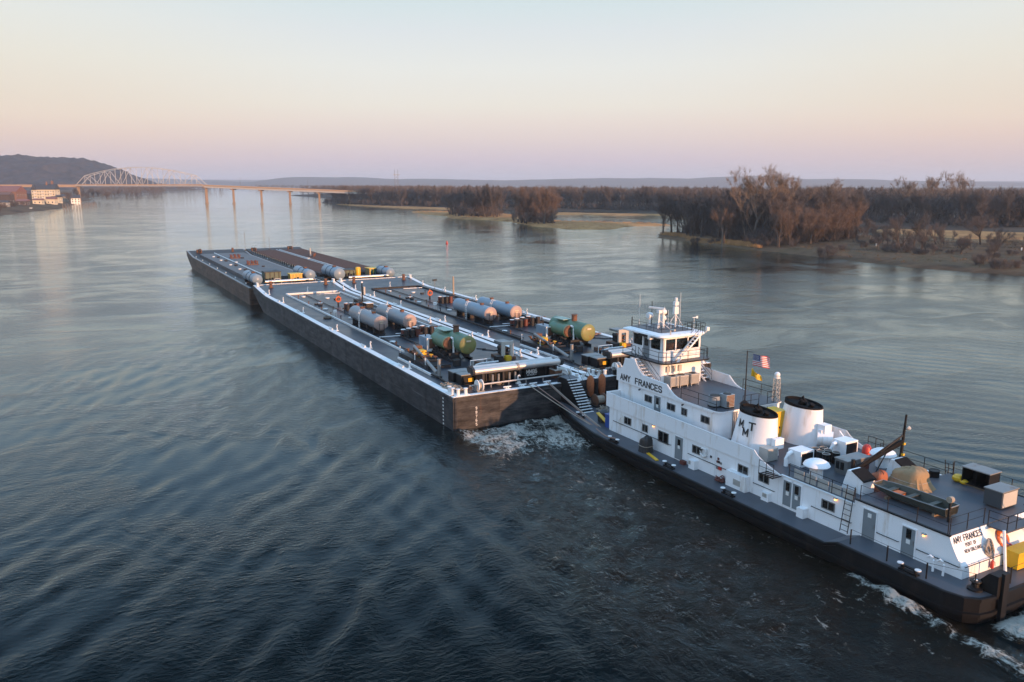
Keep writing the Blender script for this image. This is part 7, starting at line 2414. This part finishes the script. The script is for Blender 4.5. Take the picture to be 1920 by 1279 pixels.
# lattice beacon tower
o = aboard('beacon_tower', 'short lattice tower with white dome at the far aft corner of the bridge deck', 'tower', -22.9, -3.1, 6.0)
m = MB(); pts_ = [(.22, .22), (-.22, .22), (-.22, -.22), (.22, -.22)]
for a, b_ in pts_:
    m.bar((a, b_, 0), (a * .85, b_ * .85, 2.0), .03)
for k in range(5):
    for (a, b_), (c, d) in zip(pts_, pts_[1:] + pts_[:1]):
        m.bar((a, b_, k * .4), (c, d, k * .4 + .4), .016).bar((a, b_, k * .4), (c, d, k * .4), .016)
m.build('lattice', CANVAS, o)
MB().cyl((0, 0, 2.0), (0, 0, 2.1), .26, .26, 10).sphere((0, 0, 2.3), .25, 12, 8).build('dome', TRIMW, o, True)
# yellow locker between the funnels
o = aboard('yellow_locker', 'big yellow equipment locker between the two funnels', 'locker', -24.9, -.75, 3.55)
MB().b(-.5, .9, -1.0, .9, 0, 2.35).build('body', YELLOW, o)
MB().b(-.53, .93, -1.03, .93, 2.35, 2.42).build('lid', YELLOW, o)
MB().b(-.56, -.5, -.3, -.2, 1.0, 1.15).b(-.56, -.5, .3, .4, 1.6, 1.72).build('latch', SATIN, o)
# oil drums
DR = MB().lathe([(.29, 0), (.30, .03), (.29, .06), (.29, .28), (.305, .3), (.29, .32), (.29, .56), (.305, .58), (.29, .6), (.29, .84), (.30, .87), (.28, .88)], n=16).mesh('body', SATIN, True)
DT = MB().torus((0, 0, .885), .285, .022, 'z', 16, 5).mesh('rim', CANVAS, True)
DL = ['front left', 'front right', 'middle left', 'middle right', 'rear left', 'rear right']
for k, (x, y) in enumerate(((-30.2, .55), (-30.35, -.15), (-30.85, .75), (-30.95, .05), (-31.5, .9), (-31.6, -.05))):
    o = aboard('oil_drum', DL[k] + ' black steel drum in the group behind the funnels', 'drum', x, y - .35, 3.545)
    put('body', DR, o); put('rim', DT, o)
# grey cabinet with windows
o = aboard('deck_cabinet', 'grey cabinet with small panes in front of the crane', 'cabinet', -33.9, .05, 3.545)
MB().b(0, 1.1, -1.3, 1.1, 0, 1.05).build('body', mat('dark_grey_cabinet', (.12, .125, .125), .5), o)
MB().b(-.05, 1.15, -1.35, 1.15, 1.05, 1.12).build('top', STEEL, o)
for y in (.2, .75):
    MB().b(.3 if y < .5 else .7, .6 if y < .5 else 1.0, 1.1, 1.12, .35, .9).build('pane', GLASS, o)
MB().b(-.03, 0, -1.2, -.8, .2, .9).build('red_panel', REDBRN, o)
# crane
o = aboard('deck_crane', 'black deck crane with folded boom across the aft upper deck', 'crane', -35.4, -2.5, 3.545)
MB().cyl((0, 0, 0), (-.2, 0, 4.55), .15, .07, 10).build('mast', SATIN, o, True)
MB().b(-.35, .35, -.35, .35, 0, .2).build('base', SATIN, o)
m = MB().tube([(-.05, .05, 2.45), (.1, 2.4, 1.75), (.15, 4.55, 1.1)], .19, 6).tube([(-.05, .3, 2.75), (.1, 2.4, 1.95)], .06, 5)
m.build('boom', SOOT, o)
m = MB().bar((-.12, 0, 3.0), (.1, 2.4, 1.85), .05).bar((-.15, 0, 2.9), (0, -.1, 2.3), .05).bar((.05, 1.3, 2.1), (-.1, 2.7, .6), .045).bar((-.14, .0, 3.1), (.15, 4.5, 1.2), .02)
m.build('stay', SATIN, o)
MB().cyl((.4, 4.5, 0), (.4, 4.5, 1.75), .14, .14, 8).b(.2, .6, 4.3, 4.7, .6, .75).build('boom_rest', SATIN, o)
MB().cyl((-.35, -.05, 3.62), (-.5, -.15, 3.5), .16, .12, 10).bar((-.17, 0, 3.3), (-.4, -.1, 3.55), .02).build('flood_lamp', CANVAS, o)
for z in (1.5, 2.3):
    MB().b(-.3, -.12, -.1, .1, z, z + .14).build('lamp_bracket', YELLOW, o)
MB().bar((.3, 4.4, 1.6), (-1.4, 5.0, .1), .03).build('tie_rod', SATIN, o)
# tarpaulin-covered mound
def tarp(name, label, x, y, z, sx, sy, h, mt, pleats, seed, skirt=.0):
    o = aboard(name, label, 'tarpaulin', x, y, z)
    rd = random.Random(seed); m = MB(); n = 44
    rows = [(1.12 + skirt, 0), (1.04 + skirt * .4, .25), (1.0, .5), (.98, .72), (.86, .88), (.6, .97), (.25, 1.0), (.01, 1.0)]
    ph = [rd.uniform(-1, 1) for _ in range(n)]
    for k, (r_, hh) in enumerate(rows):
        for i in range(n):
            t = 2 * PI * i / n
            w_ = 1 + (pleats * (1 - hh) * (math.sin(i * PI) * 0 + (1 if i % 2 else -1) * .5 + ph[i] * .5))
            ca, sa = math.cos(t), math.sin(t)
            q = (abs(ca) ** 3.2 + abs(sa) ** 3.2) ** (-1 / 3.2)
            m.v.append((sx * r_ * w_ * ca * q, sy * r_ * w_ * sa * q, h * hh * (1 + .04 * ph[(i * 3) % n]) * (1 - .12 * ca)))
    for k in range(len(rows) - 1):
        for i in range(n):
            m.f.append((k * n + i, k * n + (i + 1) % n, (k + 1) * n + (i + 1) % n, (k + 1) * n + i)); m.m.append(0)
    m.build('cover', mt, o, True)
    pts = [(sx * 1.06 * math.cos(2 * PI * i / 24) * (abs(math.cos(2 * PI * i / 24)) ** 3.2 + abs(math.sin(2 * PI * i / 24)) ** 3.2) ** (-1 / 3.2), sy * 1.06 * math.sin(2 * PI * i / 24) * (abs(math.cos(2 * PI * i / 24)) ** 3.2 + abs(math.sin(2 * PI * i / 24)) ** 3.2) ** (-1 / 3.2), h * .42) for i in range(24)]
    MB().tube(pts, .03, 5, True).build('tie_rope', ROPE, o)
    return o


tarp('covered_machinery', 'tan tarpaulin tied down over deck machinery beside the skiff', -37.9, -.2, 3.93, 1.1, .9, 1.3, TARP, .11, 3, .25)
tarp('covered_winch', 'orange-brown tarpaulin hood in front of the tan one', -36.6, 1.35, 3.545, .55, .5, 1.25, OTARP, .05, 5)
tarp('covered_grill', 'black tarpaulin-covered grill on the near side deck', -16.95, 6.0, 1.2, .55, .5, 1.35, BTARP, .04, 8)
# skiff
o = aboard('jon_boat', 'olive flat-bottomed skiff lying on the aft upper deck', 'skiff', -40.1, 2.55, 4.1, R(2))
ln, wd = 2.6, .82
m = MB()
secs = [(-ln, .62, .74, 0.0), (-1.2, .66, .82, 0), (.8, .62, .80, .02), (2.0, .5, .68, .15), (2.55, .4, .55, .32)]
for x, wb, wt, zb in secs:
    m.v += [(x, -wt, .52), (x, -wb, zb), (x, wb, zb), (x, wt, .52), (x, wt - .04, .52), (x, wb - .03, zb + .04), (x, -wb + .03, zb + .04), (x, -wt + .04, .52)]
for j in range(len(secs) - 1):
    for k in range(8):
        a = j * 8
        m.f.append((a + k, a + (k + 1) % 8, a + 8 + (k + 1) % 8, a + 8 + k)); m.m.append(0)
m.f.append((0, 1, 2, 3)); m.m.append(0); m.f.append((35, 34, 33, 32)); m.m.append(0)
m.f.append((4, 5, 6, 7)); m.m.append(0)
m.build('hull', SKIFF, o)
m = MB()
for s_ in (1, -1):
    m.tube([(-ln, .76 * s_, .52), (-1.2, .84 * s_, .52), (.8, .82 * s_, .52), (2.0, .7 * s_, .52), (2.6, .56 * s_, .52)], .035, 5)
m.tube([(-ln, -.74, .52), (-ln, .74, .52)], .04, 5); m.tube([(2.6, -.56, .52), (2.6, .56, .52)], .04, 5)
m.build('gunwale', STEEL, o)
for x in (-1.4, .1, 1.5):
    MB().b(x - .16, x + .16, -.7, .7, .32, .37).build('seat', SKIFF, o)
MB().b(.7, 1.3, -.35, .25, .08, .3).build('orange_crate', ORANGE, o)
for x in (-1.9, 1.4):
    MB().b(x - .08, x + .08, -.8, .8, -.2, 0).build('chock', WOOD, o)
o = aboard('davit_post', 'black davit post with rope block at the skiff stern', 'davit', -43.0, 3.2, 3.93)
MB().cyl((0, 0, 0), (0, 0, 1.35), .1, .08, 8).build('post', SATIN, o)
MB().cyl((0, -.14, 1.45), (0, .14, 1.45), .2, .2, 12).build('block', ROPE, o)
# two black deck boxes
o = aboard('deck_box', 'long open-fronted black box at the far side of the aft deck', 'box', -41.3, -3.6, 3.93)
MB().b(0, 1.9, -1.2, -1.14, .15, 1.25).b(0, .06, -1.2, 0, .15, 1.25).b(1.84, 1.9, -1.2, 0, .15, 1.25).b(0, 1.9, -1.2, 0, .15, .2).b(.9, .96, -1.2, 0, .15, 1.25).build('body', SATIN, o)
MB().b(-.06, 1.96, -1.26, .06, 1.25, 1.32).build('lid', STEEL, o)
MB().b(.05, 1.85, -1.1, -.1, 0, .15).build('skid', WOOD, o)
o = aboard('deck_box', 'square grey-lidded black box at the stern of the aft deck', 'box', -43.5, -1.35, 3.93)
MB().b(0, 1.15, -1.7, 0, .1, 1.15).build('body', mat('dark_slate_box', (.06, .065, .07), .5), o)
MB().b(-.05, 1.2, -1.75, .05, 1.15, 1.22).build('lid', STEEL, o)
MB().b(-.03, 0, -1.6, -.1, .15, 1.1).build('end_panel', CANVAS, o)
o = aboard('yellow_bundle', 'crumpled yellow bundle beside the long black box', 'bundle', -39.0, -3.9, 3.93)
MB().sphere((0, 0, .25), .42, 8, 5, .7).sphere((-.5, .1, .15), .3, 7, 5, .6).build('bundle', YELLOW, o)
o = aboard('rubbish_bin', 'black bin behind the far engine trunk', 'bin', -37.6, -3.3, 3.545)
MB().cyl((0, 0, 0), (0, 0, .85), .33, .36, 14).build('body', SATIN, o, True); MB().torus((0, 0, .85), .36, .03, 'z', 14, 5).build('rim', SATIN, o)
o = aboard('red_hood', 'red hood beyond the far white air box', 'hood', -31.2, -4.4, 3.545)
MB().lathe([(.35, 0), (.33, .5), (.2, .72), (.05, .78)], n=10).build('hood', RED, o, True)
# things on the side deck
o = aboard('life_ring', 'white life ring hung on the lower house wall', 'life ring', -23.3, 5.12, 2.85)
MB().torus((0, .05, .0), .34, .075, 'y', 18, 7).build('ring', TRIMW, o, True)
for a in (.6, 2.2, 3.7, 5.3):
    MB().c(.34 * math.cos(a), .05, .34 * math.sin(a), .17, .17, .17, 0, -a).build('band', SATIN if a < 1 else TRIMW, o)
o = aboard('plank', 'yellow plank lying on the near side deck by the black covered grill', 'plank', -18.4, 6.45, 1.22, R(-14))
MB().b(-1.05, 1.05, -.14, .14, 0, .07).build('board', YELLOW, o)
o = aboard('plank', 'yellow ramp plank propped at the head deck beside the blue bin', 'plank', -8.8, 4.75, 1.3, R(8))
MB().add([(-1.0, -.2, 0), (.9, -.2, .95), (.9, .2, .95), (-1.0, .2, 0), (-1.0, -.2, .08), (.9, -.2, 1.03), (.9, .2, 1.03), (-1.0, .2, .08)], [(0, 3, 2, 1), (4, 5, 6, 7), (0, 1, 5, 4), (1, 2, 6, 5), (2, 3, 7, 6), (3, 0, 4, 7)]).build('board', YELLOW, o)
o = aboard('blue_bin', 'blue bin against the front corner of the lower house', 'bin', -9.55, 4.5, 1.22)
MB().b(-.4, .35, -.45, .4, 0, 1.25).build('body', BLUE, o); MB().b(-.45, .4, -.5, .45, 1.25, 1.32).build('lid', BLUE, o)
o = aboard('black_winch_cover', 'black covered winch on the head deck by the blue bin', 'winch', -7.6, 3.9, 1.25)
MB().lathe([(.6, 0), (.65, .5), (.55, .95), (.2, 1.15)], n=12).build('cover', BTARP, o, True)
o = aboard('red_toolbox', 'small red toolbox by the near house door', 'toolbox', -21.15, 5.35, 1.21)
MB().b(-.25, .25, -.15, .18, 0, .32).build('body', REDBRN, o); MB().bar((-.15, 0, .36), (.15, 0, .36), .02).build('handle', SATIN, o)
o = aboard('fire_hose_heap', 'dark red hose heap on the near side deck', 'hose', -25.7, 5.5, 1.21)
rope_pile(o, 'coils', 0, 0, .05, .42, 9, REDBRN, .45)
o = aboard('line_heap', 'brown mooring line laid round a cleat on the near side deck', 'rope', -12.6, 6.9, 1.3)
MB().tube([(2.6, -.45, .15), (1.6, -.25, .1), (.5, .0, .12), (-.4, .1, .22), (-1.0, .05, .3), (-1.2, -.15, .2), (-.3, -.2, .12)], .06, 6).build('line', BROPE, o)
# stern items
o = aboard('yellow_chest', 'yellow chest on the stern deck', 'chest', -46.2, .35, 1.6)
MB().b(0, .85, -1.35, .75, .05, 1.0).build('body', YELLOW, o)
MB().b(-.04, .89, -1.39, .79, 1.0, 1.1).build('lid', YELLOW, o)
MB().b(-.06, 0, -.4, -.25, .55, .68).build('latch', SATIN, o)
MB().b(.05, .2, -1.2, .6, 0, .05).b(.65, .8, -1.2, .6, 0, .05).build('skid', WOOD, o)
o = aboard('hung_hawser', 'thick grey rope coil hung on the stern wall', 'rope', -44.95, 2.2, 2.75)
m = MB()
for k in range(9):
    rr = .75 - .05 * k; of = (k - 4) * .045
    m.tube([(-.10 - .02 * (k % 3) - .42 * (-.5) * math.sin(t) * rr + .02 * random.random(), of * .8 + .32 * math.cos(t) * (1 - .03 * k) , .78 * rr * math.sin(t)) for t in [2 * PI * i / 20 for i in range(20)]], .055, 5, True)
m.build('coil', mat('grey_rope', (.30, .26, .22), .9, var=.25, scale=10), o, True)
o = aboard('life_ring', 'orange life ring with blue cord hung on the stern wall', 'life ring', -44.72, .5, 3.0)
Mx = MB().torus((0, 0, 0), .42, .10, 'x', 20, 7)
Mx.v = [(x + z * .5 - .14, y, z) for x, y, z in Mx.v]
Mx.build('ring', ORANGE, o, True)
m = MB().tube([(-.26, .15, .1), (-.22, -.1, .05), (-.3, -.15, -.25), (-.42, -.4, -.35)], .07, 5); m.build('cord', BLUE, o)
MB().tube([(-.42, -.3, -.3), (-.5, -.55, -.5), (-.6, -.3, -.75)], .05, 5).build('strap', RED, o)
o = aboard('fire_extinguisher', 'red fire extinguisher on the stern wall below the rope coil', 'extinguisher', -45.42, 2.35, 1.75)
MB().lathe([(.09, 0), (.1, .05), (.1, .38), (.05, .46), (.03, .55)], n=10).build('body', RED, o, True); MB().tube([(0, 0, .5), (-.1, -.08, .4), (-.12, -.1, .15)], .02, 5).build('hose', SATIN, o)
o = aboard('stern_capstan', 'low black capstan on the near stern corner', 'capstan', -46.35, 5.45, 1.6)
MB().lathe([(.42, 0), (.42, .1), (.22, .2), (.2, .4), (.32, .5), (.3, .56)], n=14).build('drum', SATIN, o, True)
MB().cyl((0, 0, .55), (0, 0, .6), .1, .1, 8).build('cap', TRIMW, o)
# head deck gear
for k, (x, y, lab) in enumerate(((-3.0, 1.3, 'near towing winch on the head deck'), (-3.0, -1.6, 'far towing winch on the head deck'))):
    o = aboard('towing_winch', lab, 'winch', x, y, 1.35)
    MB().cyl((0, -.5, .65), (0, .5, .65), .42, .42, 14).build('rope_drum', ROPE, o)
    for s_ in (-.55, .55):
        MB().cyl((0, s_ - .05, .65), (0, s_ + .05, .65), .65, .65, 16).build('flange', RUSTM, o)
    MB().b(-.6, .6, -.8, .8, 0, .15).build('frame', DARKST, o)
for k, (x, y, mt, lab) in enumerate(((-.3, .6, ORANGE, 'left of two orange rope fenders hung at the bow'), (-.3, -.9, ORANGE, 'right of two orange rope fenders hung at the bow'))):
    o = aboard('rope_fender', lab, 'fender', x, y, 1.6)
    MB().lathe([(.12, 0), (.36, .3), (.42, 1.2), (.38, 2.0), (.15, 2.35)], n=12).build('body', mat('frayed_orange_rope', (.42, .13, .05), .95, var=.4, scale=6, bump=.8, bump_scale=14), o, True)
    MB().tube([(0, 0, 2.3), (.3, .2, 2.8), (.9, .1, 2.2)], .04, 5).build('lashing', ROPE, o)
for k in range(7):
    o = aboard('rope_pile', ['tan rope heap at the foot of the near knee stair', 'pale rope heap between the towing winches', 'rope heap beneath the near orange fender', 'rope heap beneath the far orange fender', 'loose rope at the front of the lower house', 'coil of line ahead of the near winch', 'coil of line ahead of the far winch'][k], 'rope', *[(-4.6, 2.0), (-4.0, -.2), (-1.5, .5), (-1.5, -1.2), (-7.0, 1.2), (-2.0, 2.1), (-1.8, -2.4)][k], 1.32)
    rope_pile(o, 'coils', 0, 0, .03, .5, 10, ROPE, .5)
for k, (x, y) in enumerate(((-5.2, .6), (-5.0, -1.0), (-5.6, -.2))):
    o = aboard('ratchet_rack', ['near', 'far', 'middle'][k] + ' rack of rigging ratchets on the head deck', 'rack', x, y, 1.3)
    MB().b(-.15, .15, -.4, .4, 0, .9).build('frame', RUSTM, o)
    m = MB()
    for j in range(6):
        m.cyl((-.25, -.35 + j * .14, .2), (-.2, -.35 + j * .14, 1.0), .05, .04, 6)
    m.build('ratchets', CANVAS, o)
# face lines from the towboat to the near barge's stern
LN = [((.6, 8.9, 3.62), (-8.7, 10.45, 1.5), 'outer'), ((.7, 9.6, 3.62), (-8.9, 10.55, 1.5), 'second'), ((.6, 11.2, 3.62), (-9.6, 10.75, 1.5), 'third'), ((.7, 11.4, 3.62), (-9.9, 10.85, 1.5), 'innermost')]
for a, b_, w_ in LN:
    pa, pb = Vector((a[0], -a[1], a[2])), Vector((b_[0], -b_[1], b_[2]))
    o = on_tow('face_line', w_ + ' mooring line stretched from the towboat deck to the near barge stern', 'rope', 0, 0, 0)
    pts = [pa.lerp(pb, t / 8) + Vector((0, 0, -.10 * math.sin(PI * t / 8))) for t in range(9)]
    MB().tube(pts, .045, 5).build('line', BROPE if w_ in ('second', 'third') else ROPE, o)
for (v, lab) in ((13.4, 'slack line hanging from the barge stern left of the knee stair'), (13.9, 'slack line hanging from the barge stern beside the knee stair')):
    o = on_tow('hanging_line', lab, 'rope', -.2, v, 0)
    MB().tube([(.4, 0, 3.5), (-.1, 0, 3.0), (-.4, -.1, 2.0), (-.9 if v > 13.5 else -.4, -.2, 1.3)], .035, 5).build('line', ROPE, o)

# ------------------------------------------------------------------ air
hz = MB().b(-15600, 15600, -420, 15600, -3, 165)
hm = bpy.data.materials.new('pale_haze'); hm.use_nodes = True
hn = hm.node_tree.nodes; hn.clear()
ho = hn.new('ShaderNodeOutputMaterial'); hv = hn.new('ShaderNodeVolumePrincipled')
hv.inputs['Color'].default_value = (0.84, 0.91, 1.0, 1)
hv.inputs['Density'].default_value = 0.00010
hv.inputs['Anisotropy'].default_value = 0.1
hm.node_tree.links.new(hv.outputs[0], ho.inputs['Volume'])
tag(hz.build('haze', hm), 'thin pale haze over the river valley', 'haze', kind='stuff')
print('TREES', NTREE[0])
